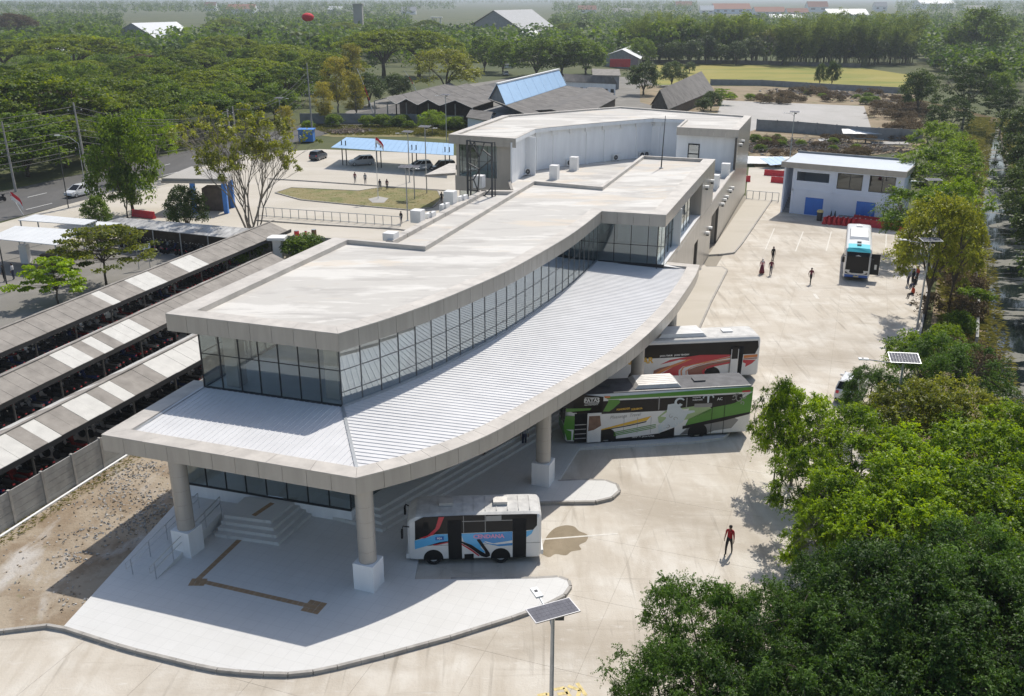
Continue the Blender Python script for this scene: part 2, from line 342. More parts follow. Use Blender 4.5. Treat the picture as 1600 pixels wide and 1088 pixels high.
# ---------------------------------------------------------------- outline helpers
def resample(pl, step):
    """points along a polyline; every vertex whose corner is sharp is kept"""
    pl = [Vector(p[:2]) for p in pl]; runs = [[pl[0]]]
    for i in range(1, len(pl)):
        runs[-1].append(pl[i])
        if i < len(pl) - 1:
            a = (pl[i] - pl[i - 1]).normalized(); b = (pl[i + 1] - pl[i]).normalized()
            if a.dot(b) < .93: runs.append([pl[i]])
    out = [pl[0]]
    for r in runs:
        ls = [(r[i + 1] - r[i]).length for i in range(len(r) - 1)]; T = sum(ls); n = max(1, round(T / step))
        for k in range(1, n + 1):
            d = T * k / n; i = 0
            while i < len(ls) - 1 and d > ls[i] + 1e-9: d -= ls[i]; i += 1
            out.append(r[i] + (r[i + 1] - r[i]) * min(1, d / max(ls[i], 1e-9)))
    return out
def offset(pl, d, closed=False):
    """shift each edge of a polyline to its left by d (number or one per edge) and re-join"""
    pl = [Vector(p[:2]) for p in pl]; n = len(pl); ne = n if closed else n - 1
    ds = d if isinstance(d, (list, tuple)) else [d] * ne
    ed = []
    for i in range(ne):
        a, b = pl[i], pl[(i + 1) % n]; t = (b - a).normalized(); nn = Vector((-t.y, t.x)) * ds[i]
        ed.append((a + nn, t))
    out = []
    for i in range(n):
        if not closed and i == 0: out.append(ed[0][0]); continue
        if not closed and i == n - 1: out.append(ed[-1][0] + ed[-1][1] * (pl[-1] - pl[-2]).length); continue
        (p, t), (q, s) = ed[(i - 1) % ne], ed[i % ne]
        cr = t.x * s.y - t.y * s.x
        if abs(cr) < 1e-3: out.append(q)
        else:
            w = q - p; out.append(p + t * ((w.x * s.y - w.y * s.x) / cr))
    return out
def smooth_curve(pts, n=6):
    """Catmull-Rom through the points"""
    P = [Vector(p[:2]) for p in pts]; Q = [P[0] * 2 - P[1]] + P + [P[-1] * 2 - P[-2]]; out = []
    for i in range(1, len(Q) - 2):
        for k in range(n):
            t = k / n; a, b, c, d = Q[i - 1], Q[i], Q[i + 1], Q[i + 2]
            out.append(.5 * ((2 * b) + (c - a) * t + (2 * a - 5 * b + 4 * c - d) * t * t + (3 * b - a - 3 * c + d) * t ** 3))
    return out + [P[-1]]
def hit(o, d, pl):
    """where the line o + t d crosses a polyline (first crossing)"""
    best = None
    for i in range(len(pl) - 1):
        a, b = pl[i], pl[i + 1]; s = b - a; cr = d.x * s.y - d.y * s.x
        if abs(cr) < 1e-9: continue
        w = a - o; u = (w.x * d.y - w.y * d.x) / cr; t = (w.x * s.y - w.y * s.x) / cr
        if -1e-6 <= u <= 1 + 1e-6 and (best is None or abs(t) < abs(best)): best = t
    return None if best is None else o + d * best
def inside(p, poly):
    c = False; n = len(poly)
    for i in range(n):
        a, b = poly[i], poly[i - 1]
        if (a[1] > p[1]) != (b[1] > p[1]) and p[0] < (b[0] - a[0]) * (p[1] - a[1]) / (b[1] - a[1]) + a[0]: c = not c
    return c
def clip_convex(poly, clip):
    """part of a polygon inside a convex counter-clockwise polygon"""
    out = [Vector(p[:2]) for p in poly]
    for i in range(len(clip)):
        a = Vector(clip[i][:2]); b = Vector(clip[(i + 1) % len(clip)][:2]); e = b - a
        side = lambda p: e.x * (p.y - a.y) - e.y * (p.x - a.x)
        res = []
        for k in range(len(out)):
            p, q = out[k - 1], out[k]; sp, sq = side(p), side(q)
            if (sp < 0) != (sq < 0): res.append(p + (q - p) * (sp / (sp - sq)))
            if sq >= 0: res.append(q)
        out = res
        if len(out) < 3: return []
    return out
def panels(pl, z0, z1, step, m, parent, name='panel', th=.05, gap=.018, left=True, zgap=0.0):
    """cladding pieces along a polyline: outer face on the line, body on its left (or right) side"""
    pts = resample(pl, step)
    for i in range(len(pts) - 1):
        a, b = pts[i], pts[i + 1]; d = (b - a)
        if d.length < .05: continue
        t = d.normalized(); b2 = MB()
        b2.seg(a + t * gap / 2, b - t * gap / 2, th, z0 + zgap, z1 - zgap, m, off=(th / 2 if left else -th / 2))
        b2.build(name, parent)
def struct(name, mb, label=None):
    o = mb.build(name); o['kind'] = 'structure'
    return o
def sheet(name, poly, z, m):
    b = MB(); b.face([(p[0], p[1], z) for p in poly], m); return struct(name, b)

def text_mesh(s, size, depth=.004, bold=0.0, shear=0.0, align='CENTER'):
    cu = bpy.data.curves.new('lettering', 'FONT'); cu.body = s; cu.size = size; cu.extrude = depth; cu.offset = bold; cu.shear = shear
    cu.align_x = align; cu.align_y = 'CENTER'; cu.resolution_u = 2
    o = bpy.data.objects.new('lettering', cu); COL.objects.link(o)
    dg = bpy.context.evaluated_depsgraph_get(); me = bpy.data.meshes.new_from_object(o.evaluated_get(dg))
    bpy.data.objects.remove(o); return me
def lettering(s, size, m, parent, Mx, name='lettering', bold=0.0, shear=0.0, align='CENTER', depth=.004):
    me = text_mesh(s, size, depth, bold, shear, align); me.materials.clear(); me.materials.append(m)
    o = link(name, me, parent, Mx); return o

# ================================================================ SETTING: ground, yard, roads, canal
CANL = [G2(x, y) for x, y in ((1500, 1060), (1545, 800), (1552, 640), (1540, 590), (1524, 470), (1516, 380), (1503, 320), (1520, 260), (1530, 215), (1540, 185))]
CANL = [Vector((10, 14))] + CANL[1:]
CANR = [c + Vector((w, -w * .45)) for c, w in zip(CANL, (9, 9, 9, 9, 9.5, 9.5, 8, 6, 4.5, 3))]
FAR = 14000
gm = MB(); gz = -.03
left_poly = [(-FAR, -300), (0, -300), *[tuple(p) for p in CANL], (113, 300), (300, FAR), (-FAR, FAR)]
right_poly = [(9, -300), (FAR, -300), (FAR, FAR), (300.1, FAR), (113.1, 300), *[tuple(p) for p in reversed(CANR)]]
gm.face([(x, y, gz) for x, y in left_poly], M['land']); gm.face([(x, y, gz) for x, y in right_poly], M['land'])
for A, B in zip(CANL, CANL[1:]): gm.face([(A.x, A.y, gz), (B.x, B.y, gz), (B.x + .9, B.y - .4, -1.5), (A.x + .9, A.y - .4, -1.5)], M['dry'])
for A, B in zip(CANR, CANR[1:]): gm.face([(B.x, B.y, gz), (A.x, A.y, gz), (A.x - .9, A.y + .4, -1.5), (B.x - .9, B.y + .4, -1.5)], M['dry'])
struct('ground', gm)
wt = MB(); wt.face([(p.x, p.y, -1.0) for p in CANL] + [(p.x, p.y, -1.0) for p in reversed(CANR)], M['water']); struct('canal_water', wt)

# concrete yard: separate slabs over a joint-coloured bed
YR = [Vector((5.0, 14)), Vector((14.9, 41.6)), Vector((34.6, 76.6)), Vector((43.0, 93.5)), Vector((54, 117))]
yard_poly = [Vector((-75, 14)), *YR, Vector((36, 124)), Vector((33, 135)), Vector((14, 135)), Vector((-31, 43)), Vector((-75, 38))]
yard_o = sheet('yard', yard_poly, -.012, M['joint'])
BLD = [G2(258, 490, 10.6), G2(528, 521, 10.6), G2(800, 420, 10.6), Vector((12, 74)), Vector((34, 135)), Vector((-5, 140))]
yard = MB()
cells = 0
for i in range(-26, 22):
    for j in range(-4, 26):
        o = E1 * (i * 4.2) + E2 * (j * 5.2); g = .006
        q = [o + E1 * g + E2 * g, o + E1 * (4.2 - g) + E2 * g, o + E1 * (4.2 - g) + E2 * (5.2 - g), o + E1 * g + E2 * (5.2 - g)]
        c = o + E1 * 2.1 + E2 * 2.6
        if inside(c, BLD) and c.y > 52: continue
        r = clip_convex(q, [(-75, 12), (5, 12), (43, 93.5), (54, 117), (34, 135), (14, 135), (-75, 40)])
        if len(r) < 3: continue
        cells += 1
        yard = MB(); yard.prism([tuple(p) for p in r], -.011, 0.0, M['yard'], bottom=False)
        yard.build('concrete_slab', yard_o)
# ================================================================ PLATFORM round the terminal
PZ = .18
soil = sheet('bare_soil', GP([(-60, 985), (0, 985), (75, 977), (100, 978), (290, 770), (330, 690), (215, 690), (0, 835), (-60, 870)]), .004, M['dirt'])
finger1 = GP([(100, 978), (200, 1010), (330, 1042), (400, 1049), (450, 1050), (500, 1045), (600, 1020), (700, 993), (800, 962), (850, 944), (880, 928), (889, 915), (886, 907), (872, 902), (840, 904), (704, 905), (648, 905)], PZ)
finger2 = GP([(668, 800), (760, 790), (850, 783), (930, 782), (955, 776), (966, 766), (962, 757), (945, 751), (900, 750), (872, 752)], PZ)
bay3 = GP([(905, 700), (1080, 690), (1130, 684), (1140, 676), (1130, 668), (1000, 655)], PZ)
bay4 = GP([(1010, 605), (1100, 598), (1112, 592), (1100, 585), (1060, 570)], PZ)
side = GP([(1070, 545), (1090, 515), (1110, 470), (1135, 422), (1128, 417), (1104, 417)], PZ)
plat_poly = finger1 + finger2 + bay3 + bay4 + [Vector((6, 78)), Vector((-18, 50)), *GP([(290, 770)], PZ)]
pm = MB(); pm.prism([tuple(p) for p in plat_poly], -.02, PZ, M['tile']); struct('platform', pm)
# kerb stones along the outer edge, each a piece
kerb_line = GP([(-60, 990), (0, 985), (40, 980), (75, 976)], .12) + [p for p in finger1[:16]]
platform = bpy.data.objects['platform']
def kerbs(line, parent, step=1.0):
    pts = resample(line, step)
    for i in range(len(pts) - 1):
        a, b = pts[i], pts[i + 1]; t = (b - a).normalized()
        if (b - a).length < .2: continue
        k = MB(); k.seg(a + t * .008, b - t * .008, .16, -.02, PZ + .006, M['kerb'], off=-.075 if True else 0); k.build('kerb_stone', parent)
kerbs(kerb_line, platform)
kerbs(finger2, platform, 1.2)
pm = MB(); pm.prism([tuple(p) for p in side + [G2(1085, 400, PZ), G2(1000, 470, PZ), G2(1000, 600, PZ)]], -.02, PZ - .004, M['court']); struct('pavement', pm); kerbs(side, bpy.data.objects['pavement'], 1.6)
side2 = GP([(1107, 398), (1122, 397), (1146, 394), (1158, 380), (1205, 312), (1166, 311)], PZ)
pm = MB(); pm.prism([tuple(p) for p in side2], -.02, PZ, M['court']); pv_ = struct('pavement', pm); kerbs(side2[1:5], pv_, 1.6)

# brown guiding tiles let into the platform
def tile_run(a, b, z, w=.30, rows=1):
    d = b - a; n = max(1, round(d.length / .3)); t = d / n; nn = Vector((-t.y, t.x)).normalized()
    for i in range(n):
        for r in range(rows):
            k = MB(); c0 = a + t * (i + .03) + nn * ((r - rows / 2) * .3 + .01); c1 = a + t * (i + .97) + nn * ((r - rows / 2) * .3 + .01)
            k.prism([tuple(p) for p in (c0, c1, c1 + nn * .28, c0 + nn * .28)], z - .01, z + .006 + .004 * (rows > 1), M['tactile'], bottom=False); k.build('paving_tile', platform)
tA, tB, tC = G2(387.5, 831, PZ), G2(308, 907, PZ), G2(492, 949, PZ)
tile_run(tA, tB, PZ); tile_run(tB, tC, PZ); tile_run(tC - (tC - tB).normalized() * .5 , tC + (tC - tB).normalized() * .4, PZ, rows=3)
tile_run(tB - Vector((.3, .15)), tB + (tC - tB).normalized() * .5, PZ, rows=2)

# ================================================================ TERMINAL BUILDING
T = thing('terminal_building', 'long beige and white bus terminal with flat roofs and a curved glazed front', 'bus terminal', G(430, 720))
ZC_ = 5.6; ZT, ZF = 10.6, 9.62          # upper roof: top and bottom of its fascia
OA_front = GP([(258, 490), (528, 521.5)], ZT)
OA_curve = smooth_curve(GP([(528, 521.5), (605, 498), (679, 472), (740, 447), (800, 419.5), (860, 386), (900, 361), (940, 330)], ZT), 3)
OA_bay = GP([(940, 330), (1041, 336)], ZT)
OA_side = GP([(1041, 336), (1118, 249)], ZT)
OA_back = GP([(1118, 249), (1003, 243), (938, 291), (832, 282), (661, 383), (522, 371), (258, 490)], ZT)
outA = OA_front[:1] + OA_curve + OA_bay[1:] + OA_side[1:] + OA_back[1:-1]
nA = len(outA); nc = len(OA_curve)
dA = [1.0] + [1.0] * (nc - 1) + [1.0] + [1.25] + [.32] * 5 + [1.25]
inA = offset(outA, dA, closed=True)
def ring_pieces(outer, inner, z, m, parent, name, step, th=.05):
    n = len(outer)
    for i in range(n):
        a, b, c, d = outer[i], outer[(i + 1) % n], inner[(i + 1) % n], inner[i]
        k = max(1, round((b - a).length / step))
        for j in range(k):
            f0, f1 = j / k, (j + 1) / k; e = .006 / max((b - a).length, .1)
            q = [a.lerp(b, f0 + e), a.lerp(b, f1 - e), d.lerp(c, f1 - e), d.lerp(c, f0 + e)]
            p = MB(); p.prism([tuple(v) for v in q], z - th, z, m); p.build(name, parent)
rb = MB()
rb.face([(p.x, p.y, ZT - .32) for p in inA], M['deck'])
for i in range(nA):
    a, b = inA[i], inA[(i + 1) % nA]; rb.face([(a.x, a.y, ZT - .32), (b.x, b.y, ZT - .32), (b.x, b.y, ZT - .04), (a.x, a.y, ZT - .04)], M['coping'])
bk = offset(outA, .07, closed=True)
rb.prism([tuple(p) for p in bk], ZF + .02, ZT - .33, M['acp_dark'], cap=False)
upper_roof = rb.build('upper_roof', T)
ring_pieces(outA, inA, ZT, M['coping'], upper_roof, 'coping_panel', 2.4)
panels(OA_front, ZF, ZT - .055, 1.25, M['acp'], upper_roof, 'fascia_panel')
panels(OA_curve, ZF, ZT - .055, 1.3, M['acp'], upper_roof, 'fascia_panel')
panels(OA_bay, ZF, ZT - .055, 1.2, M['acp'], upper_roof, 'fascia_panel')
panels(OA_side, ZF, ZT - .055, 1.5, M['acp'], upper_roof, 'fascia_panel')
panels(OA_back[4:], ZF, ZT - .055, 2.5, M['acp'], upper_roof, 'fascia_panel')
panels(OA_back[:5], ZT - 1.4, ZT - .055, 3.0, M['white_wall'], upper_roof, 'fascia_panel')
mast = MB(); mp = G(1033, 263, ZT - .3); mast.tube([mp, mp + Vector((.15, 0, 5.2))], [.07, .03], M['dark_steel'], 6); mast.lathe([(.22, 0), (.22, .08)], M['galv'], mp, 8); mast.build('lightning_mast', upper_roof)

# upper storey: glass wall, floor, inner columns
gfront0 = OA_front[0] + (OA_front[1] - OA_front[0]).normalized() * 1.7
gl = offset([gfront0, *OA_curve, OA_bay[1]], .34)
gl_front = gl[:2]; gl_curve = gl[1:nc + 1]; gl_bay = gl[nc:nc + 2]
ZG = 6.42
left_dir = (OA_back[5] - OA_back[6]).normalized()
gl_left = [gl[0], gl[0] + left_dir * 15]
cw = MB(); cw.seg(*gl_front, .12, ZG - .25, ZG + .06, M['frame']); cw.seg(*gl_bay, .12, ZG - .25, ZG + .06, M['frame'])
for a, b in zip(gl_curve, gl_curve[1:]): cw.seg(a, b, .12, ZG - .25, ZG + .06, M['frame'])
cw.seg(*gl_left, .12, ZG - .25, ZG + .06, M['frame'])
curtain = cw.build('curtain_wall', T)
def glaze(pl, z0, z1, step, parent, mglass, trans=(.42,), mull=.05, fr=None):
    fr = fr or M['frame']
    pts = resample(pl, step)
    zs = [z0] + [z0 + (z1 - z0) * t for t in trans] + [z1]
    for i in range(len(pts) - 1):
        a, b = pts[i], pts[i + 1]
        for z_, zz in zip(zs, zs[1:]):
            p = MB(); p.seg(a, b, .02, z_ + .02, zz - .02, mglass); p.build('glass_pane', parent)
        for z_ in zs[1:-1]:
            p = MB(); p.seg(a, b, .05, z_ - .02, z_ + .02, fr); p.build('transom', parent)
    for i, q in enumerate(pts):
        t = (pts[min(i + 1, len(pts) - 1)] - pts[max(0, i - 1)]); p = MB()
        p.box((q.x, q.y, (z0 + z1) / 2), (mull, mull * 1.5, z1 - z0), fr, rz=math.atan2(t.y, t.x)); p.build('mullion', parent)
glaze(gl_front, ZG, ZF, 1.28, curtain, M['glass'], (.62,))
glaze(gl_curve, ZG, ZF, 1.35, curtain, M['glass_side'], (.24, .62), fr=M['grey_frame'])
glaze(gl_bay, ZG, ZF, 1.25, curtain, M['glass'], (.48,))
glaze(gl_left, ZG, ZF, 1.5, curtain, M['glass'], (.62,))
ib = MB()
core = [gl[0], *gl_curve, gl_bay[1], *[p_ for p_ in offset([OA_side[1], *OA_back[1:6]], .5)], gl[0] + left_dir * 15]
core_in = [p + (Vector((0, 52)) - Vector((0, 0))) * 0 for p in core]
ib.face([(p.x, p.y, ZG - .02) for p in core_in], M['floor_in'])
ib.face([(p.x, p.y, ZF + .03) for p in reversed(core_in)], M['ceil_in'])
ib.prism([tuple(p) for p in offset(core_in, .02, closed=True)], ZG - .5, ZG - .06, M['acp'], cap=False)
inner = ib.build('upper_floor', T)
wl_ = MB(); w0 = gl[0] + left_dir * 15; w1 = w0 + E1 * 9; w2 = gl_bay[0] + E2 * 3.5
wl_.seg(gl_bay[0] + E2 * 7, gl_bay[1] + E2 * 7, .2, ZG, ZF, M['white_wall'])
bw_ = offset(list(reversed([OA_side[1], *OA_back[1:6]])), -.5)
for a, b in zip(bw_, bw_[1:]): wl_.seg(a, b, .2, ZC_, ZF, M['white_wall'])
wl_.build('inner_wall', T)
for q in (gl[0] + E1 * 1.5 + E2 * .9, gl[0] + E1 * 6.3 + E2 * 5.5, gl[1] - E1 * .9 + E2 * 1.0, gl[0] + E1 * 4 + E2 * 11, gl_curve[8] - E1 * 1.6 + E2, gl_curve[13] - E1 * 1.6 + E2, gl_curve[-4] - E1 * 1.6):
    p = MB(); p.box((q.x, q.y, (ZG + ZF) / 2), (.8, .8, ZF - ZG - .02), M['acp'], rz=BROT); p.build('inner_column', T)

# lower canopy: fascia, coping, ribbed metal roof, soffit, columns
CT, CB = 6.3, 5.42
OC_left = GP([(303, 594), (158, 679)], CT)
OC_front = GP([(158, 679), (556, 747)], CT)
OC_curve = smooth_curve(GP([(556, 747), (640, 725), (704, 704), (760, 681), (800, 660), (850, 631), (900, 601), (938, 578), (974, 554), (1001, 532), (1023, 512), (1049, 485), (1067, 461), (1087, 430), (1093, 414)], CT), 2)
OC_back = GP([(1093, 414), (1038, 409)], CT)
outC = OC_left[:1] + OC_front[:1] + OC_curve + OC_back[1:]
inC = offset(outC, [1.0] + [.95] * (len(outC) - 3) + [.9])
cb = MB()
bkC = offset(outC, .07)
for a, b in zip(bkC, bkC[1:]): cb.face([(a.x, a.y, CB + .02), (b.x, b.y, CB + .02), (b.x, b.y, CT - .06), (a.x, a.y, CT - .06)], M['acp_dark'])
for a, b in zip(inC, inC[1:]): cb.face([(a.x, a.y, CT - .3), (b.x, b.y, CT - .3), (b.x, b.y, CT - .04), (a.x, a.y, CT - .04)], M['coping'])
sof = outC + [gl_bay[1], *reversed(gl_curve), gl[0]]
cb.face([(p.x, p.y, CB + .03) for p in reversed(offset(sof, .06, closed=True))], M['acp'])
canopy = cb.build('canopy', T)
for i in range(len(outC) - 1):
    a, b, c, d = outC[i], outC[i + 1], inC[i + 1], inC[i]; k = max(1, round((b - a).length / 2.3))
    for j in range(k):
        e = .008 / (b - a).length; q = [a.lerp(b, j / k + e), a.lerp(b, (j + 1) / k - e), d.lerp(c, (j + 1) / k - e), d.lerp(c, j / k + e)]
        p = MB(); p.prism([tuple(v) for v in q], CT - .05, CT, M['coping']); p.build('coping_panel', canopy)
for run, st in ((OC_left, 1.3), (OC_front, 1.22), (OC_curve, 1.35), (OC_back, 1.3)):
    panels(run, CB, CT - .055, st, M['acp'], canopy, 'fascia_panel')
# metal roof surfaces and ribs
inner_line = offset([gl_left[1], gl[0], *gl_curve, gl_bay[1]], -.06)
gi = inner_line[1:]                                       # glass foot: front corner left .. curve .. bay end
inC_curve = inC[2:-1]; inC_front = [inC[1], inC[2]]
ZI, ZO = ZG - .02, CT - .2
ms = MB()
curveG = gi[1:-1] + []                                    # along the curved glass
m_ = 26
gs = resample(curveG, (sum((b - a).length for a, b in zip(curveG, curveG[1:]))) / m_)
Lo = sum((b - a).length for a, b in zip(inC_curve, inC_curve[1:]))
def at_len(pl, d):
    for a, b in zip(pl, pl[1:]):
        l = (b - a).length
        if d <= l: return a + (b - a) * (d / l)
        d -= l
    return pl[-1]
def dense(pl, n):
    T_ = sum((b - a).length for a, b in zip(pl, pl[1:])); return [at_len(pl, T_ * i / n) for i in range(n + 1)]
gs = dense(curveG, 30); os_ = dense(inC_curve, 30)
for i in range(30):
    ms.face([(os_[i].x, os_[i].y, ZO), (os_[i + 1].x, os_[i + 1].y, ZO), (gs[i + 1].x, gs[i + 1].y, ZI), (gs[i].x, gs[i].y, ZI)], M['metal_roof'])
ms.face([(gs[-1].x, gs[-1].y, ZI), (os_[-1].x, os_[-1].y, ZO), (inC[-1].x, inC[-1].y, ZI - .03), (gi[-1].x, gi[-1].y, ZI)], M['metal_roof'])
ms.face([(inC[1].x, inC[1].y, ZO), (inC[2].x, inC[2].y, ZO), (gi[1].x, gi[1].y, ZI), (gi[0].x, gi[0].y, ZI)], M['metal_roof'])
ms.face([(inC[0].x, inC[0].y, ZO), (inC[1].x, inC[1].y, ZO), (gi[0].x, gi[0].y, ZI), (inner_line[0].x, inner_line[0].y, ZI)], M['metal_roof'])
metal = ms.build('metal_roof', canopy)
ribs = MB()
def rib(a, za, b, zb):
    d = b - a
    if d.length < .3: return
    t = d.normalized(); n = Vector((-t.y, t.x)) * .035
    p = [Vector((q.x, q.y, z)) for q, z in ((a - n, za), (a + n, za), (b + n, zb), (b - n, zb))]; u = Vector((0, 0, .028)); s = Vector((n.x, n.y, 0)) * .45
    q = [p[0] + u + s, p[1] + u - s, p[2] + u - s, p[3] + u + s]
    ribs.add(p + q, [(0, 3, 7, 4), (4, 7, 6, 5), (1, 5, 6, 2), (0, 4, 5, 1), (3, 2, 6, 7)], M['metal_roof'])
corner_o, corner_g = inC[2], gi[1]
RD = Vector((math.cos(math.radians(-11)), math.sin(math.radians(-11)))); k = -16
while True:                                               # ribs of the long curved side run across it
    o = corner_o + E2 * (k * .34 + .05); k += 1
    if k > 200: break
    pb = hit(o, RD, inC_curve); pa = hit(o, RD, [*curveG, gi[-1]]) or hit(o, RD, [corner_o, corner_g])
    if pa is None or pb is None: continue
    h_ = hit(o, RD, [corner_o, corner_g]); w = min(1, (pa - corner_g).length / max((corner_o - corner_g).length, .1)) if h_ is not None and (h_ - pa).length < 1e-3 else 0
    rib(pa, ZI + (ZO - ZI) * w, pb, ZO)
k = 0
dF = (OC_front[1] - OC_front[0]).normalized(); nF = Vector((-dF.y, dF.x)); Lf = (inC[2] - inC[1]).length
while k * .34 < Lf:                                       # ribs of the short front run up to the glass
    o = inC[1] + dF * (k * .34 + .1); k += 1
    best = None
    for seg, f in (([inC[1], gi[0]], 'l'), ([gi[0], gi[1]], 'm'), ([gi[1], inC[2]], 'r')):
        h = hit(o, nF, seg)
        if h is not None and (h - o).length > .05: best = (h, seg, f)
    if best:
        h, seg, f = best
        if f == 'm': zb = ZI
        else:
            s0, s1 = (seg[0], seg[1]) if f == 'l' else (seg[1], seg[0]); zb = ZO + (ZI - ZO) * (h - s0).length / (s1 - s0).length
        rib(o, ZO, h, zb)
r_ = ribs.build('rib', metal); r_['kind'] = 'stuff'
fl = MB()
for a, b in ((corner_g, corner_o), (gi[0], inC[1])): fl.bar((a.x, a.y, ZI + .03), (b.x, b.y, ZO + .03), .16, M['galv'], .05)
for a, b in zip(curveG, curveG[1:]): fl.bar((a.x, a.y, ZI + .05), (b.x, b.y, ZI + .05), .10, M['galv'], .12)
fl.build('flashing', metal)

def column(x, y, z0=PZ, ped=1.4):
    c = MB(); c.lathe([(.424, z0), (.424, CB + .02)], M['acp_dark'], (x, y, 0), 20); co = c.build('column', T)
    zs = [z0 + ped - .02, z0 + ped + .62, z0 + ped + 1.42, z0 + ped + 2.2, z0 + ped + 3.0, CB + .01]
    zs = [z for z in zs if z < CB - .2] + [CB + .01]
    for a, b in zip(zs, zs[1:]):
        d = MB(); d.lathe([(.43, a + .005), (.43, b - .005)], M['acp'], (x, y, 0), 40); d.build('cladding_panel', co)
    p = MB(); p.box((x, y, z0 + ped / 2), (1.06, 1.06, ped), M['white_wall'], rz=BROT); p.build('pedestal', co)
c1, c2, c3 = G2(290, 866, PZ), G2(573, 925, PZ), G2(846, 757, PZ)
c2 = c2 + E2 * .25 - E1 * .15
for c in (c1, c2, c3): c = c + E2 * .3; column(c.x, c.y)
row_c = dense(offset(OC_curve, 1.0), 160)               # the last two stand just inside the canopy edge
for px in (998, 1049):
    q = min(row_c, key=lambda p: abs(800 + FPX * p.x / (p.y * _c + (CAM_H - 4.6) * _s) - px)); column(q.x, q.y)

# ground floor under the canopy
ZB = .9
gA, gB, gC = G2(308, 759, ZB), G2(444, 779, ZB), G2(549, 799, ZB)
dgf = (gC - gA).normalized(); gA = gA - dgf * .6
gD = G2(575, 800, ZB)
gback = gC + E2 * 7.5 - E1 * 1.2
curv_in = offset(OC_curve, 7.2)
gf_side = [gC, gC + (curv_in[6] - gC) * .25, *curv_in[6:-2]]
gfw = MB(); gfw.prism([tuple(p) for p in [gA, gC, gC + E2 * 29 + E1 * 5, gA + E2 * 29]], 0, ZB - .003, M['white_wall']); gfw.build('plinth', T)
gfa = MB(); gfa.seg(gA, gC, .1, ZB, ZB + .1, M['frame']); gfo = gfa.build('ground_glazing', T)
glaze([gA, gC], ZB + .1, CB, 1.25, gfo, M['glass'], (.72,))
e_side = gC + (E2 * 1 + E1 * .2).normalized() * 28
glaze([gC, e_side], ZB + .1, CB, 1.5, gfo, M['glass'], (.72,))
ii = MB(); ii.seg(gA + E2 * 7, gC + E2 * 7, .2, ZB, CB, M['white_wall']); ii.seg(gC - E1 * 3 + E2 * 7, e_side - E1 * 3, .2, ZB, CB, M['white_wall']); ii.seg(gA, gA + E2 * 26, .2, 0, CB, M['white_wall']); ii.build('ground_floor_wall', T)
# steps along the long side and at the front door
def steps(line, n, tread, z0, z1, name):
    for i in range(n):
        off = (n - 1 - i) * tread; l2 = offset(line, -off) if off else [Vector(p) for p in line]
        b = MB(); zt = z0 + (z1 - z0) * (i + 1) / n
        back = offset(line, 2.2)
        b.prism([tuple(p) for p in l2 + list(reversed(back))], z0 - .05, zt - .002 * i, M['tile']); b.build(name, T)
s_top = [G2(566, 790, ZB), G2(610, 795, ZB)]
lowA, lowB = G2(598, 832, PZ), G2(820, 700, PZ)
dS = (lowB - lowA).normalized(); top0 = lowA + Vector((-dS.y, dS.x)) * .9 + dS * .7
wS = Vector((-dS.y, dS.x))
for i in range(4):
    off = .34 * (3 - i); a = lowA + wS * (1.02 - off) + dS * (1.02 - off) * .8; b = a + dS * 22
    back_a = a + wS * 4.5; b_ = MB(); b_.prism([tuple(p) for p in (a, b, b + wS * 4.5, a + (gC - gA).normalized() * -2.3 + wS * 1.2, )], 0, PZ + .18 * (i + 1), M['tile']); b_.build('step', T)
for i in range(4):
    f = (3 - i) * .33; z = PZ + .18 * (i + 1)
    fl_, fr_, br_ = G2(350, 805, ZB), G2(423, 814, ZB), G2(458, 786, ZB)
    nf = Vector((dgf.y, -dgf.x)); er = dgf
    q = [fl_ + nf * f, fr_ + nf * f + er * f, br_ + er * f + nf * 0, br_ + er * f - nf * .6, fl_ - nf * 2.0]
    b = MB(); b.prism([tuple(p) for p in q], 0, z, M['tile']); b.build('step', T)
tile_run(G2(426, 786, ZB), G2(396, 806, ZB), ZB)
# ramp with side wall and handrails
rT, rB = G2(346, 778, ZB), G2(300, 850, PZ)
rdir = (G2(300, 850, PZ) - G2(346, 812, PZ)).normalized()
r0 = G2(346, 800, ZB); r1 = r0 + rdir * 5.4; wv = -dgf * 1.35
rp = MB(); rp.add([(r0.x, r0.y, ZB), (r1.x, r1.y, PZ), (r1.x + wv.x, r1.y + wv.y, PZ), (r0.x + wv.x, r0.y + wv.y, ZB), (r0.x, r0.y, 0), (r1.x, r1.y, 0), (r1.x + wv.x, r1.y + wv.y, 0), (r0.x + wv.x, r0.y + wv.y, 0)],
       [(0, 3, 2, 1), (0, 1, 5, 4), (1, 2, 6, 5), (2, 3, 7, 6), (3, 0, 4, 7)], M['tile'])
ramp = rp.build('ramp', T)
def rail(a, za, b, zb, parent, n=4, two=True):
    r = MB(); H_ = .9
    for hh in ((H_, H_ * .62) if two else (H_,)): r.tube([(a.x, a.y, za + hh), (b.x, b.y, zb + hh)], .025, M['steel'], 6)
    for i in range(n + 1):
        q = a.lerp(b, i / n); z = za + (zb - za) * i / n; r.tube([(q.x, q.y, z), (q.x, q.y, z + H_)], .022, M['steel'], 6)
    t = (b - a).normalized(); e = b + t * .35
    r.tube([(b.x, b.y, zb + H_), (e.x, e.y, zb + H_ - .05), (e.x, e.y, zb + H_ * .6), (b.x, b.y, zb + H_ * .6)], .025, M['steel'], 6)
    r.build('handrail', parent)
rail(r0, ZB, r1, PZ, ramp); rail(r0 + wv, ZB, r1 + wv, PZ, ramp)
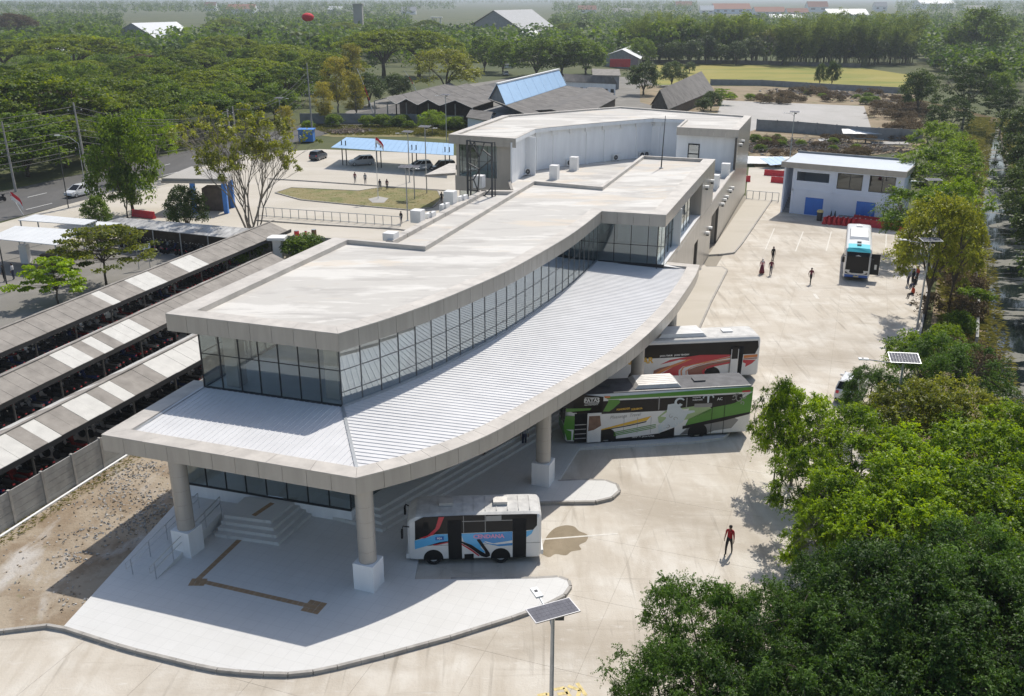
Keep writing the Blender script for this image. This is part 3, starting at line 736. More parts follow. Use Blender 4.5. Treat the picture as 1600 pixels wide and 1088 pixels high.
# ---------------------------------------------------------------- right-hand wall, rear roofs and rear block of the terminal
W0 = OA_side[0]; WD = (OA_side[1] - OA_side[0]).normalized(); WN = Vector((WD.y, -WD.x))   # WN points out to the yard
def Wp(s, out=0.0): return W0 + WD * s + WN * out
def wall_strips(s0, s1, z0, z1, parent, step=1.2, m='acp', out=0.0):
    n = max(1, round((s1 - s0) / step))
    for i in range(n):
        a, b = Wp(s0 + (s1 - s0) * i / n + .008, out), Wp(s0 + (s1 - s0) * (i + 1) / n - .008, out)
        p = MB(); p.seg(a, b, .06, z0, z1, M[m], off=.03); p.build('wall_panel', parent)
bw = MB()
for s0, s1, z0, z1 in ((-1, 17, .05, 6.0), (17, 19.5, 4.15, 6.0), (19.5, 29.1, .05, 6.0), (29.1, 35.2, 4.4, 6.0), (35.2, 66, .05, 6.0), (20.1, 28.7, 6.0, 9.6), (50, 66, 6.0, 10)):
    bw.seg(Wp(s0, -.20), Wp(s1, -.20), .26, z0, z1, M['acp_dark'])
bw.seg(Wp(29.1, -2.4), Wp(35.2, -2.4), .1, 0, 4.6, M['acp']); bw.seg(Wp(29.1, -2.4), Wp(29.1, -.3), .1, 0, 4.6, M['acp']); bw.seg(Wp(35.2, -2.4), Wp(35.2, -.3), .1, 0, 4.6, M['acp'])
bw.seg(Wp(17, -1.2), Wp(19.5, -1.2), .1, 0, 4.3, M['acp']); bw.seg(Wp(19.5, -1.2), Wp(19.5, -.3), .1, 0, 4.3, M['acp'])
bw.prism([tuple(Wp(s, o)) for s, o in ((-1, -.06), (20.0, -.06), (20.0, -.75), (-1, -.75))], 5.97, 6.04, M['coping'])
bw.prism([tuple(Wp(s, o)) for s, o in ((28.7, -.06), (50, -.06), (50, -.42), (28.7, -.42))], 5.99, 6.06, M['coping'])
rwall = bw.build('side_wall', T)
for s0, s1, z0, z1 in ((-1, 17, PZ, 5.96), (17, 19.5, 4.15, 5.96), (19.5, 29.1, PZ, 5.96), (29.1, 35.2, 4.4, 5.96), (35.2, 66, PZ, 5.98), (20.1, 28.7, 6.0, 9.6), (50, 66, 6.0, 10.02)):
    wall_strips(s0, s1, z0, z1, rwall)
sg = MB(); sg.seg(Wp(-.2, -.55), Wp(16.2, -.55), .08, 6.05, 6.15, M['frame']); sgo = sg.build('side_glazing', T)
glaze([Wp(0, -.55), Wp(16.2, -.55)], 6.12, ZF, 1.6, sgo, M['glass_side'], (.5,))
rv = MB(); rv.seg(Wp(20.1, -.05), Wp(20.1, -2), .12, 6.0, ZF, M['acp']); rv.seg(Wp(16.3, -1.8), Wp(20.0, -1.8), .1, 6.0, ZF, M['acp']); rv.build('recess', T)
def wall_lamp(s, z):
    l = MB(); c = Wp(s, .18); r = math.atan2(WN.y, WN.x)
    l.box((c.x, c.y, z), (.36, .5, .22), M['white'], rz=r); l.box((c.x, c.y, z - .2), (.26, .3, .2), M['dark_steel'], rz=r); l.build('wall_lamp', T)
for s, z in ((22.0, 8.9), (26.0, 8.8), (27.2, 3.6), (25.2, 3.5), (37.2, 4.2), (39.3, 4.3), (41.2, 4.3), (44.6, 4.4), (46.6, 4.4), (52.6, 8.9), (55.2, 9.0)): wall_lamp(s, z)

ZD = 11.0; ZC = 5.7
D = dict(zip(range(1, 13), GP([(700.6, 210), (806, 216.6), (836, 202), (860, 198.8), (940, 191.5), (1021, 185), (1071, 187), (1057.5, 198.7), (1158.6, 204.4), (1182.8, 177), (969, 166.5), (784.5, 180.5)], ZD)))
D[9] = Wp(50.2); D[10] = Wp(66)
Dpoly = [D[i] for i in range(1, 13)]
dr = MB()
insD = offset(Dpoly, [.9, .5, .3, .3, .3, .3, .3, .6, 1.0, .5, .5, .9], closed=True)
dr.face([(p.x, p.y, ZD - .22) for p in insD], M['deck'])
n = 12
for i in range(n):
    a, b = insD[i], insD[(i + 1) % n]; dr.face([(a.x, a.y, ZD - .22), (b.x, b.y, ZD - .22), (b.x, b.y, ZD - .04), (a.x, a.y, ZD - .04)], M['coping'])
dr.prism([tuple(p) for p in offset(Dpoly, .08, closed=True)], ZD - .48, ZD - .24, M['acp_dark'], cap=False)
droof = dr.build('rear_roof', T)
ring_pieces(Dpoly, insD, ZD, M['coping'], droof, 'coping_panel', 4.0)
panels([D[12], D[1], D[2]], ZD - 1.1, ZD - .055, 1.5, M['acp'], droof, 'fascia_panel')
panels([D[8], D[9], D[10]], ZD - 1.0, ZD - .055, 1.5, M['acp'], droof, 'fascia_panel')
panels([D[2], D[3], D[4], D[5], D[6], D[7], D[8]], ZD - .5, ZD - .055, 3.0, M['white_wall'], droof, 'fascia_panel')
panels([D[10], D[11], D[12]], ZD - 1, ZD - .055, 4.0, M['acp'], droof, 'fascia_panel')
dw = MB(); inner_w = offset([D[2], D[3], D[4], D[5], D[6], D[7]], .55)
for a, b in zip(inner_w, inner_w[1:]): dw.seg(a, b, .2, 0, ZD - .5, M['white_wall'])
rw_front = offset([D[8], D[9]], 1.0)
dw.seg(inner_w[-1], rw_front[0], .2, 0, ZD - .5, M['white_wall']); dw.seg(rw_front[0], rw_front[1] - (rw_front[1] - rw_front[0]).normalized() * .4, .2, 0, ZD - .5, M['white_wall'])
for a, b in ((D[10], D[11]), (D[11], D[12])):
    q = offset([a, b], .4); dw.seg(*q, .2, 0, ZD - .5, M['acp'])
dw.build('rear_wall', T)
for i in range(1, 5):                                     # piers and hanging beam ends along the white wall
    a, b = inner_w[i], inner_w[i + 1]; L_ = (b - a).length; t = (b - a).normalized(); nn = Vector((t.y, -t.x))
    for k in range(max(1, round(L_ / 5.5))):
        q = a + t * (k * 5.5 + 1.0); p = MB(); p.box((q.x + nn.x * .16, q.y + nn.y * .16, (ZC + ZD - .5) / 2), (.4, .22, ZD - .5 - ZC), M['white_wall'], rz=math.atan2(t.y, t.x)); p.build('wall_pier', T)
        for e in (0, 2.7):
            q2 = q + t * e; p = MB(); p.box((q2.x + nn.x * .24, q2.y + nn.y * .24, ZD - .80), (.9 if e == 0 else .5, .26, .55), M['white'], rz=math.atan2(t.y, t.x)); p.build('beam_end', T)
wq = rw_front[0].lerp(rw_front[1], .28); tq = (rw_front[1] - rw_front[0]).normalized(); nq = Vector((tq.y, -tq.x))
p = MB(); p.box((wq.x + nq.x * .12, wq.y + nq.y * .12, 7.6), (1.5, .08, 2.6), M['frame'], rz=math.atan2(tq.y, tq.x)); wo = p.build('window', T)
for z in (7.0, 8.2):
    p = MB(); p.box((wq.x + nq.x * .17, wq.y + nq.y * .17, z), (1.2, .03, 1.05), M['glass_side'], rz=math.atan2(tq.y, tq.x)); p.build('pane', wo)
# left wing of the rear block: glazed box
f1, f2 = D[1], D[2]; fd = (f2 - f1); fL = fd.length; ft = fd.normalized(); fn = Vector((-ft.y, ft.x))
lw = MB()
lw.seg(f1 + ft * .6 + fn * .5, f2 - ft * .8 + fn * .5, .2, 4.2, 6.0, M['acp']); lw.seg(f1 + ft * (fL * .70) + fn * .5, f2 - ft * .8 + fn * .5, .2, 6.0, ZD - 1, M['acp'])
lw.seg(f1 + ft * .8 + fn * .5, f1 + ft * 1.2 + fn * .5, .2, 6.0, ZD - 1, M['acp'])
ld = (D[12] - D[1]).normalized()
lw.seg(f1 + ft * .8 + fn * .6, f1 + ft * .8 + fn * .6 + ld * 9, .2, 4.2, 6.0, M['acp']); lw.seg(f1 + ft * .8 + fn * .5 + ld * 9, f1 + ft * .8 + ld * 26, .2, 0, ZD - 1, M['acp'])
lw.seg(f2 - ft * .8 + fn * .5, inner_w[1], .2, 4.2, ZD - .5, M['white_wall'])
lw.seg(f1 + ft * 1 + fn * 6, f2 + fn * 6, .2, 0, ZD - .6, M['white_wall'])
lw.prism([tuple(p) for p in (f1 + ft * .8 + fn * .6, f2 - ft * .9 + fn * .6, f2 - ft * .9 + fn * 6, f1 + ft * .8 + fn * 6)], 5.9, 5.98, M['floor_in'])
wing = lw.build('left_wing', T)
glaze([f1 + ft * 1.2 + fn * .5, f1 + ft * (fL * .70) + fn * .5], 6.0, ZD - 1, 1.2, wing, M['glass'], (.48,))
glaze([f1 + ft * .8 + fn * .6 + ld * .5, f1 + ft * .8 + fn * .6 + ld * 9], 6.0, ZD - 1, 1.4, wing, M['glass'], (.48,))
glaze([f1 + ft * .8 + fn * 1.2, f1 + ft * 8 + fn * 1.2], .5, 4.2, 1.5, wing, M['glass_side'], (.6,))
sc_ = MB(); q0 = G2(664, 275, 4.3); q1 = G2(706, 262, 4.3); sc_.prism([tuple(p) for p in (q0, G2(712, 272, 4.3), G2(712, 257, 4.3), G2(702, 257, 4.3))], 4.15, 4.45, M['coping']); sc_.build('side_canopy', T)
# low roof C between the two blocks
cpoly = [OA_side[1], Wp(50.2), rw_front[0], inner_w[-1], *reversed(inner_w[1:-1]), inner_w[0], G2(800, 296, 6.0), OA_back[3], OA_back[2], OA_back[1]]
cr_ = MB(); cr_.face([(p.x, p.y, ZC) for p in cpoly], M['deck'])
pc = [inner_w[0] - ft * .3, G2(800, 296, 6.0)]; cr_.seg(*pc, .3, 4.2, 6.0, M['acp']); cr_.build('low_roof', T)
# low roof B on the left
bo = GP([(603, 376), (752, 297), (806, 297.5)], 6.1); bi = offset(bo, -.42)
br = MB(); br.face([(p.x, p.y, ZC) for p in [*bo[:2], bo[2], OA_back[3], OA_back[4], OA_back[5]]][::1], M['deck'])
for a, b in zip(bo, bo[1:]): br.seg(a, b, .06, 0.0, 6.0, M['acp'], off=.0)
broof = br.build('low_roof', T)
for i in range(2):
    k = max(1, round((bo[i + 1] - bo[i]).length / 3.2))
    for j in range(k):
        a, b = bo[i].lerp(bo[i + 1], j / k + .002), bo[i].lerp(bo[i + 1], (j + 1) / k - .002); p = MB(); p.seg(a, b, .75, 5.6, 6.1, M['coping'], off=-.33); p.build('coping_panel', broof)
def roof_box(px, py, z, w=.95, h=1.1):
    c = G2(px, py, z); p = MB(); p.box((c.x, c.y, z + h / 2), (w, w, h), M['white'], rz=BROT); p.build('roof_post', T)
for px, py, h in ((611, 375, .7), (653, 347, 1.2), (704, 319, 1.4), (749, 293, 1.4)): roof_box(px, py, 5.95, 1.1, h)
for px, py in ((897, 266), (866, 280), (998, 244), (1133, 277), (1116, 296)): roof_box(px, py, ZC, 1.0, 1.7)
# air conditioning units
def by_wall(p):
    best = None
    for a, b in zip(inner_w, inner_w[1:]):
        t = (b - a).normalized(); s = max(.3, min((b - a).length - .3, (p - a).dot(t))); q = a + t * s; d = (p - q).length
        if best is None or d < best[0]: best = (d, q + Vector((t.y, -t.x)) * .42)
    return best[1]
def ac_unit(px, py, z, rz, label, n=1):
    q = G2(px, py, z)
    if rz == iw: q = by_wall(q)
    t = thing('air_conditioner', label, 'air conditioner', (q.x, q.y, z), rz, 'air conditioners on the low roofs')
    b = MB(); b.box((0, 0, .47), (.95, .38, .78), M['white']); b.box((-.3, 0, .04), (.06, .4, .08), M['dark_steel']); b.box((.3, 0, .04), (.06, .4, .08), M['dark_steel']); me = b.data('casing'); link('casing', me, t)
    g = MB(); R_ = Matrix.Rotation(math.pi / 2, 4, 'X')
    g.lathe([(.33, .19), (.33, .215)], M['dark_steel'], (-.12, 0, .47), 16, R_); g.lathe([(.10, .216), (.09, .235)], M['galv'], (-.12, 0, .47), 10, R_)
    link('fan_grille', g.data('fan_grille'), t)
    return t
iw = math.atan2((inner_w[4] - inner_w[3]).y, (inner_w[4] - inner_w[3]).x)
for px, py, l in ((873, 256, 'white air conditioner against the middle of the long white wall'), (947, 248, 'white air conditioner right of the pier on the long white wall'), (984, 243, 'left one of two small air conditioners near the inner corner of the white wall'), (992, 242.5, 'right one of two small air conditioners near the inner corner of the white wall'), (808, 273, 'air conditioner standing at the left end of the white wall')):
    ac_unit(px, py, ZC, iw, l)
for px, py, l in ((670, 346, 'nearest pair'), (692, 332, 'middle pair'), (720, 319, 'farthest pair')):
    for k in (0, 1):
        q = G2(px + k * 6, py - k * 1.5, ZC); ac_unit(px + k * 6, py - k * 1.5, ZC, math.radians(-110), f'{"front" if k == 0 else "back"} air conditioner of the {l} on the narrow left roof')
# lattice screen in front of the left wing
X0, X1 = G2(731, 303, 5.7), G2(769, 308, 5.7)
xs = MB(); zb, zt = 3.2, 11.7
xd = (X1 - X0)
def X3(f, z, dd=0.0): q = X0 + xd * f + Vector((-xd.y, xd.x)).normalized() * dd; return (q.x, q.y, z)
for f in (0, 1): xs.bar(X3(f, zb), X3(f, zt), .22, M['dark_steel']); xs.bar(X3(f, zb, .6), X3(f, zt, .6), .14, M['dark_steel'])
xs.bar(X3(0, zt - .05), X3(1, zt - .05), .14, M['dark_steel'])
rr = random.Random(3)
for (f0, z0), (f1, z1) in (((0, 10), (.3, 11.6)), ((.3, 11.6), (.5, 10)), ((.5, 10), (.72, 11.7)), ((.6, 10.9), (1, 10.1)), ((.1, 11.7), (.5, 10)), ((.5, 10), (.5, 8.6)), ((0, 8.2), (.5, 8.6)), ((.5, 8.6), (1, 9.9)), ((0, 9.2), (.5, 8.6)), ((.5, 8.6), (.42, 6.2)), ((0, 6.2), (.42, 6.2)), ((0, 5), (.42, 6.2)), ((.42, 6.2), (.3, 4.4)), ((.3, 4.4), (1, 6.8)), ((.3, 4.4), (0, 3.6)), ((.3, 4.4), (.6, 3.4)), ((.42, 6.2), (1, 5.2)), ((.25, 7.4), (.5, 8.6)), ((0, 7.2), (.25, 7.4)), ((.25, 7.4), (.42, 6.2))):
    xs.bar(X3(f0, z0), X3(f1, z1), .11, M['dark_steel'])
for f in (0, 1): xs.bar(X3(f, zt), X3(f + .13, zt), .08, M['dark_steel']); xs.bar(X3(f + .13, zt), X3(f + .13, zt - .5), .08, M['dark_steel'])
tag(xs.build('lattice_screen'), 'dark steel lattice screen of crossing bars before the glazed left wing', 'screen')

# ================================================================ precast wall and motorbike sheds on the left
wa, wb = G2(-30, 853), G2(203, 708)
wt_ = thing('precast_wall', 'grey precast concrete wall between the bare soil and the motorbike sheds', 'wall', (wa.x, wa.y, 0))
wdv = (wb - wa); nbay = max(1, round(wdv.length / 2.35))
nbay2 = nbay + 6
wdn = wdv.normalized(); bay = wdv.length / nbay
for i in range(nbay2 + 1):
    q = wa + wdn * (bay * i); p = MB(); p.box((q.x, q.y, 1.02), (.14, .18, 2.1), M['kerb'], rz=math.atan2(wdn.y, wdn.x)); p.build('post', wt_)
    if i < nbay2:
        a, b = q + wdn * .08, q + wdn * (bay - .08)
        for k in range(5):
            p = MB(); p.seg(a, b, .06, .02 + k * .4, .02 + k * .4 + .385, M['precast']); p.build('plank', wt_)
fo = MB(); fo.seg(wa + Vector((.2, -.1)), wb, .14, 0, .12, M['white_wall'], off=-.14); fo.build('footing', wt_)

bm = MB()                                                  # one motorbike, several colours
def bike_mesh(m_body, nm):
    b = MB(); R_ = Matrix.Rotation(math.pi / 2, 4, 'X')
    for x in (-.62, .62):
        b.lathe([(.20, -.045), (.28, -.05), (.295, 0), (.28, .05), (.20, .045)], M['rubber'], (x, 0, .295), 12, R_)
        b.lathe([(.19, -.02), (.19, .02)], M['rim'], (x, 0, .295), 8, R_)
    b.bar((.62, 0, .3), (.46, 0, .95), .09, M['dark_steel']); b.bar((-.62, .1, .3), (-.1, .1, .32), .06, M['dark_steel'])
    b.box((.02, 0, .36), (.5, .26, .3), M['dark_steel']); b.bar((.42, 0, .8), (.15, 0, .42), .26, m_body, .12)
    b.box((-.38, 0, .62), (.75, .24, .22), m_body); b.box((-.28, 0, .77), (.78, .27, .09), M['rubber']); b.box((.5, 0, .92), (.2, .26, .22), m_body)
    b.bar((.47, -.34, 1.0), (.47, .34, 1.0), .035, M['dark_steel']); b.box((.66, 0, .60), (.32, .14, .04), m_body)
    for y in (-.3, .3): b.bar((.47, y * .9, 1.0), (.5, y * 1.15, 1.17), .02, M['dark_steel']); b.box((.5, y * 1.15, 1.2), (.03, .12, .07), M['alloy'])
    b.box((.61, 0, .92), (.03, .16, .12), M['alloy']); b.box((-.78, 0, .66), (.05, .14, .08), M['red_plastic'])
    return b.data(nm)
BIKES = [bike_mesh(mat('bike_' + n_, c, .55, var=.03, spec=.2), 'motorbike') for n_, c in (('black', (.012, .012, .014)), ('red', (.16, .012, .012)), ('white', (.32, .32, .32)), ('blue', (.015, .03, .11)), ('grey', (.05, .05, .055)))]
rb_ = random.Random(11)
def bike_row(a, b, step, label, group, turn, jit=.12):
    d = b - a; n = int(d.length / step); t = d.normalized()
    for i in range(n):
        if rb_.random() < .08: continue
        q = a + t * (step * (i + .5) + rb_.uniform(-jit, jit)); me = BIKES[rb_.choice((0, 0, 0, 1, 2, 3, 4, 4))]
        o = link('motorbike', me); o.location = (q.x + rb_.uniform(-.15, .15), q.y + rb_.uniform(-.15, .15), .01)
        o.rotation_euler = (math.radians(9), 0, math.atan2(t.y, t.x) + turn + rb_.uniform(-.12, .12)); tag(o, label, 'motorbike', group)

shedfloor = sheet('shed_floor', [(-75, 30), (-27.6, 30), tuple(wb + wdn * 20), (-19, 92), (-50, 112), (-75, 112)], -.006, M['shedyard'])
SD = None
def shed(e0, e1, r0, L0, L1, name_label, white, eave=2.35, ridge=3.15, order=0):
    """gabled shed: near eave seen through two photo points, ridge through one; runs from L0 to L1 metres along it"""
    a, b = G2(*e0, eave), G2(*e1, eave); t = (b - a).normalized(); n = Vector((-t.y, t.x))
    r = G2(*r0, ridge); w = abs((r - a).dot(n))
    t0 = thing('motorbike_shed', name_label, 'parking shed', (a.x, a.y, 0), 0, 'motorbike sheds in parallel rows')
    cnt = int((L1 - L0) / 1.05)
    fr = MB()
    for i in range(int((L1 - L0) / 4.2) + 1):
        s = L0 + i * 4.2
        for off in (.25, 2 * w - .25):
            q = a + t * s + n * off; fr.bar((q.x, q.y, 0), (q.x, q.y, eave), .10, M['dark_steel'])
        q0, q1, qm = a + t * s + n * .1, a + t * s + n * (2 * w - .1), a + t * s + n * w
        fr.bar((q0.x, q0.y, eave - .08), (qm.x, qm.y, ridge - .08), .08, M['dark_steel']); fr.bar((qm.x, qm.y, ridge - .08), (q1.x, q1.y, eave - .08), .08, M['dark_steel'])
        fr.bar((q0.x, q0.y, eave - .1), (q1.x, q1.y, eave - .1), .07, M['dark_steel'])
    for off in (.12, 2 * w - .12):
        q0, q1 = a + t * L0 + n * off, a + t * L1 + n * off; fr.bar((q0.x, q0.y, eave - .20), (q1.x, q1.y, eave - .20), .07, M['dark_steel'], .36)
    fro = fr.build('frame', t0)
    rg = MB(); q0, q1 = a + t * L0 + n * w, a + t * L1 + n * w; rg.bar((q0.x, q0.y, ridge + .05), (q1.x, q1.y, ridge + .05), .22, M['fibre'], .06); rg.build('ridge_cap', t0)
    rs = random.Random(order + 5)
    for i in range(cnt):
        s = L0 + i * 1.05; near_w = any(x0 <= s < x1 for x0, x1 in white)
        for side_ in (0, 1):
            p0 = a + t * (s + .012) + n * (0 if side_ == 0 else 2 * w); p1 = p0 + t * 1.026; top0 = a + t * (s + .012) + n * w; top1 = top0 + t * 1.026
            dz = rs.uniform(-.012, .012); u = Vector((0, 0, .035))
            q = [Vector((p0.x, p0.y, eave + dz)), Vector((p1.x, p1.y, eave + dz)), Vector((top1.x, top1.y, ridge + dz)), Vector((top0.x, top0.y, ridge + dz))]
            m_ = M['fibre_w'] if (near_w and side_ == 0) or (side_ == 1 and (near_w or rs.random() < .25)) else M['fibre']
            pb = MB(); pb.add(q + [v + u for v in q], [(0, 3, 2, 1), (4, 5, 6, 7), (0, 1, 5, 4), (1, 2, 6, 5), (2, 3, 7, 6), (3, 0, 4, 7)], m_); pb.build('roof_sheet', t0)
    return a, t, n, w
def s_at(a, t, px, py, z): return (G2(px, py, z) - a).dot(t)
def whites(e0, e1, pts, z=2.35):
    a, b = G2(*e0, z), G2(*e1, z); t = (b - a).normalized()
    f = lambda x: (G2(x, e0[1] + (e1[1] - e0[1]) * (x - e0[0]) / (e1[0] - e0[0]), z) - a).dot(t)
    return [(f(x0), f(x1)) for x0, x1 in pts]
e = ((0, 734), (295, 573))
s1_ = shed(*e, (0, 680), -6, 24, 'motorbike shed nearest the precast wall, roof with many pale sheets', whites(*e, ((-30, 40), (60, 82), (122, 172), (185, 207), (250, 420))), order=1)
e = ((0, 633), (257, 507))
s2_ = shed(*e, (0, 589), -3, 36, 'middle motorbike shed with a few pale sheets in its grey roof', whites(*e, ((108, 140), (148, 172), (182, 226))), order=2)
e = ((19, 544), (341, 407))
s3_ = shed(*e, (57, 492), -6, 40, 'motorbike shed farthest from the precast wall, ending in open trusses', whites(*e, ((172, 183), (217, 262), (290, 326))), order=3)
for (a, t, n, w), L0, L1, nm in ((s1_, -6, 24, 'nearest'), (s2_, -3, 34, 'middle'), (s3_, -6, 31, 'farthest')):
    bike_row(a + t * L0 + n * 1.35, a + t * L1 + n * 1.35, .62, f'motorbike parked in the shade along the open edge of the {nm} shed', f'motorbikes under the {nm} shed', math.pi / 2)
    bike_row(a + t * L0 + n * 3.4, a + t * L1 + n * 3.4, 1.0, f'motorbike in the second row under the {nm} shed', f'second row of motorbikes under the {nm} shed', math.pi / 2)
# ================================================================ BUSES
def paint(nm, c, rough=.28, var=.03): 
    return mat(nm, c, rough, var=var, scale=1.5, coat=.3)
PW = paint('bus_white', (.72, .72, .71)); PG = paint('bus_green', (.065, .25, .018)); PDK = mat('bus_dark_glass', (.014, .013, .013), .15, var=0, spec=.22)
PBK = mat('bus_black', (.012, .012, .013), .4, var=0, spec=.25); PY = paint('bus_yellow', (.72, .42, .02)); PGR = paint('bus_grey', (.26, .26, .255)); PLG = paint('bus_pale_green', (.33, .46, .22))
PR = paint('bus_red', (.50, .018, .035)); PO = paint('bus_orange', (.62, .20, .05)); PBR = paint('bus_brown', (.26, .09, .06)); PPK = paint('bus_pink', (.72, .30, .50))
PCY = paint('bus_sky_blue', (.10, .42, .74)); PTQ = paint('bus_turquoise', (.10, .62, .70)); PBL = paint('bus_deep_blue', (.02, .11, .42)); PSW = paint('bus_pale_print', (.58, .64, .67))
ROOFW = mat('worn_white_roof', (.44, .435, .42), .7, col2=(.66, .65, .62), scale=1.8, bump=.05); ROOFG = mat('worn_grey_roof', (.105, .105, .11), .7, var=.3, scale=1.5); ALU = mat('dull_aluminium', (.62, .60, .57), .5, metal=.3, var=.12, scale=2)
INSHADE = mat('painted_inside_shade', (.012, .012, .013), .9, var=0)  # near-black colour standing in for the shade inside open doors and windows

class Bus:
    def __init__(s, name, label, L, W, H, nose, mbody, mroof, px_front=None, px_rear=None, loc=None, rz=None, zb=.35):
        s.L, s.W, s.H, s.zb = L, W, H, zb
        if loc is None:
            a, b = px_front, px_rear; d = (a - b).normalized(); lft = Vector((-d.y, d.x)); c = (a + b) / 2 - lft * (W / 2); rz = math.atan2(d.y, d.x); loc = c
        s.t = thing(name, label, 'bus', (loc.x, loc.y, 0), rz)
        b = MB(); hw = W / 2
        secs = [(-L / 2, hw - .09, H - .16, zb + .12), (-L / 2 + .12, hw - .01, H - .03, zb), (-L / 2 + .5, hw, H, zb), (L / 2 - 1.0, hw, H, zb), (L / 2 - .42, hw - .01, H - .04, zb), (L / 2 - .12, hw - .07, H - nose * .55, zb), (L / 2, hw - .16, H - nose, zb + .08)]
        r = .22; ring = []
        for x, w, zt, z0 in secs:
            ring.append([(x, w - .04, z0), (x, w, z0 + .06), (x, w, zt - r), (x, w - r * .3, zt - r * .3), (x, w - r, zt), (x, 0, zt + .05), (x, -w + r, zt), (x, -w + r * .3, zt - r * .3), (x, -w, zt - r), (x, -w, z0 + .06), (x, -w + .04, z0)])
        n = len(ring[0])
        for i in range(len(ring) - 1):
            for k in range(n - 1):
                m = mroof if k in (3, 4, 5, 6) else mbody
                b.add([ring[i][k], ring[i][k + 1], ring[i + 1][k + 1], ring[i + 1][k]], [(0, 1, 2, 3)], m)
            b.add([ring[i][0], ring[i + 1][0], ring[i + 1][-1], ring[i][-1]], [(0, 1, 2, 3)], PBK)
        b.face(list(reversed(ring[0])), mbody); b.face(ring[-1], mbody)
        link('body', b.data('body'), s.t); s.ring = ring
    def part(s, name, mb, parent=None, smooth=False): return link(name, mb.data(name, smooth), parent or s.t)
    def side(s, name, pts, m, layer=1, right=False, parent=None):
        """flat print or glass on the left (or right) side: points (u from the rear, z)"""
        b = MB(); y = (s.W / 2 + .004 * layer) * (-1 if right else 1)
        q = [(-s.L / 2 + u, y, z) for u, z in pts]; b.face(q, m); return s.part(name, b, parent)
    def front(s, name, pts, m, dx=.006, parent=None, xf=None):
        b = MB(); b.face([((s.L / 2 + dx) if xf is None else xf(z) + dx, y, z) for y, z in pts], m); return s.part(name, b, parent)
    def xfront(s, z):
        a, c = s.ring[-2][5], s.ring[-1][5]
        if z <= c[2]: return s.L / 2
        if z >= a[2]:
            e = s.ring[-3][5]; return a[0] + (e[0] - a[0]) * min(1, (z - a[2]) / max(e[2] - a[2], .01))
        return c[0] + (a[0] - c[0]) * (z - c[2]) / (a[2] - c[2])
    def wheel(s, u, R=.5):
        for sgn in (1, -1):
            M_ = Matrix.Rotation(-math.pi / 2 * sgn, 4, 'X'); c = (-s.L / 2 + u, sgn * (s.W / 2 - .16), R)
            w = MB(); w.lathe([(R * .62, .02), (R * .66, .15), (R * .94, .165), (R, .11), (R, -.11), (R * .9, -.13)], M['rubber'], c, 20, M_); t_ = s.part('wheel', w)
            w = MB(); w.lathe([(R * .60, .03), (R * .58, .10), (R * .30, .05), (R * .26, .15), (R * .1, .16)], M['rim'], c, 16, M_); s.part('rim', w, t_)
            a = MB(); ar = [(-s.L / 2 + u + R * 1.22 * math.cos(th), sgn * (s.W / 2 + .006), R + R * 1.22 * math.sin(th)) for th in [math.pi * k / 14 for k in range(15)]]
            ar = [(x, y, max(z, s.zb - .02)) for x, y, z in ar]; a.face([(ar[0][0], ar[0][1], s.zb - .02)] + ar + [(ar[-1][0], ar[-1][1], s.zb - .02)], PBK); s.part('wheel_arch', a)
    def mirror(s, sgn, z=2.6, drop=.55, fw=.35):
        b = MB(); x = s.L / 2 - .1; y = sgn * (s.W / 2 - .1)
        b.tube([(x, y, z), (x + fw, y + sgn * .12, z + .12), (x + fw + .05, y + sgn * .2, z - .05)], .03, PBK, 6); b.box((x + fw + .05, y + sgn * .2, z - .05 - drop / 2), (.10, .24, drop), PBK); s.part('mirror', b)
    def roof_ac(s, u0, u1, w, h, m, name='roof_unit'):
        b = MB(); z = s.H + .03; x0, x1 = -s.L / 2 + u0, -s.L / 2 + u1; e = .25
        v = [(x0, -w, z), (x1, -w, z), (x1, w, z), (x0, w, z), (x0 + e, -w + .1, z + h), (x1 - e, -w + .1, z + h), (x1 - e, w - .1, z + h), (x0 + e, w - .1, z + h)]
        b.add(v, [(3, 2, 1, 0), (4, 5, 6, 7), (0, 1, 5, 4), (1, 2, 6, 5), (2, 3, 7, 6), (3, 0, 4, 7)], m)
        for k in range(1, 6):
            y = -w + .1 + (2 * w - .2) * k / 6; b.box(((x0 + x1) / 2, y, z + h + .008), (x1 - x0 - 2 * e - .1, .03, .016), m)
        return s.part(name, b)
    def hatch(s, u, m=None, w=.75, h=.08):
        b = MB(); b.box((-s.L / 2 + u, 0, s.H + .05 + h / 2), (w, w * .8, h), m or ALU); s.part('roof_hatch', b)
    def text(s, st, u, z, size, m, bold=0, shear=0, layer=3, ang=0, xs=1.0):
        Mx = Matrix.Translation((-s.L / 2 + u, s.W / 2 + .004 * layer, z)) @ Matrix(((-1, 0, 0, 0), (0, 0, 1, 0), (0, 1, 0, 0), (0, 0, 0, 1))) @ Matrix.Rotation(ang, 4, 'Z') @ Matrix.Diagonal((xs, 1, 1, 1))
        return lettering(st, size, m, s.t, Mx, 'lettering', bold, shear, depth=.002)

def swirl(cx, cz, r0, r1, a0, a1, w, n=22):
    """spiral ribbon outline in (u, z)"""
    out, inn = [], []
    for i in range(n + 1):
        f = i / n; a = a0 + (a1 - a0) * f; r = r0 + (r1 - r0) * f; ww = w * (1 - .55 * f)
        out.append((cx + (r + ww / 2) * math.cos(a), cz + (r + ww / 2) * math.sin(a))); inn.append((cx + (r - ww / 2) * math.cos(a), cz + (r - ww / 2) * math.sin(a)))
    return out + list(reversed(inn))

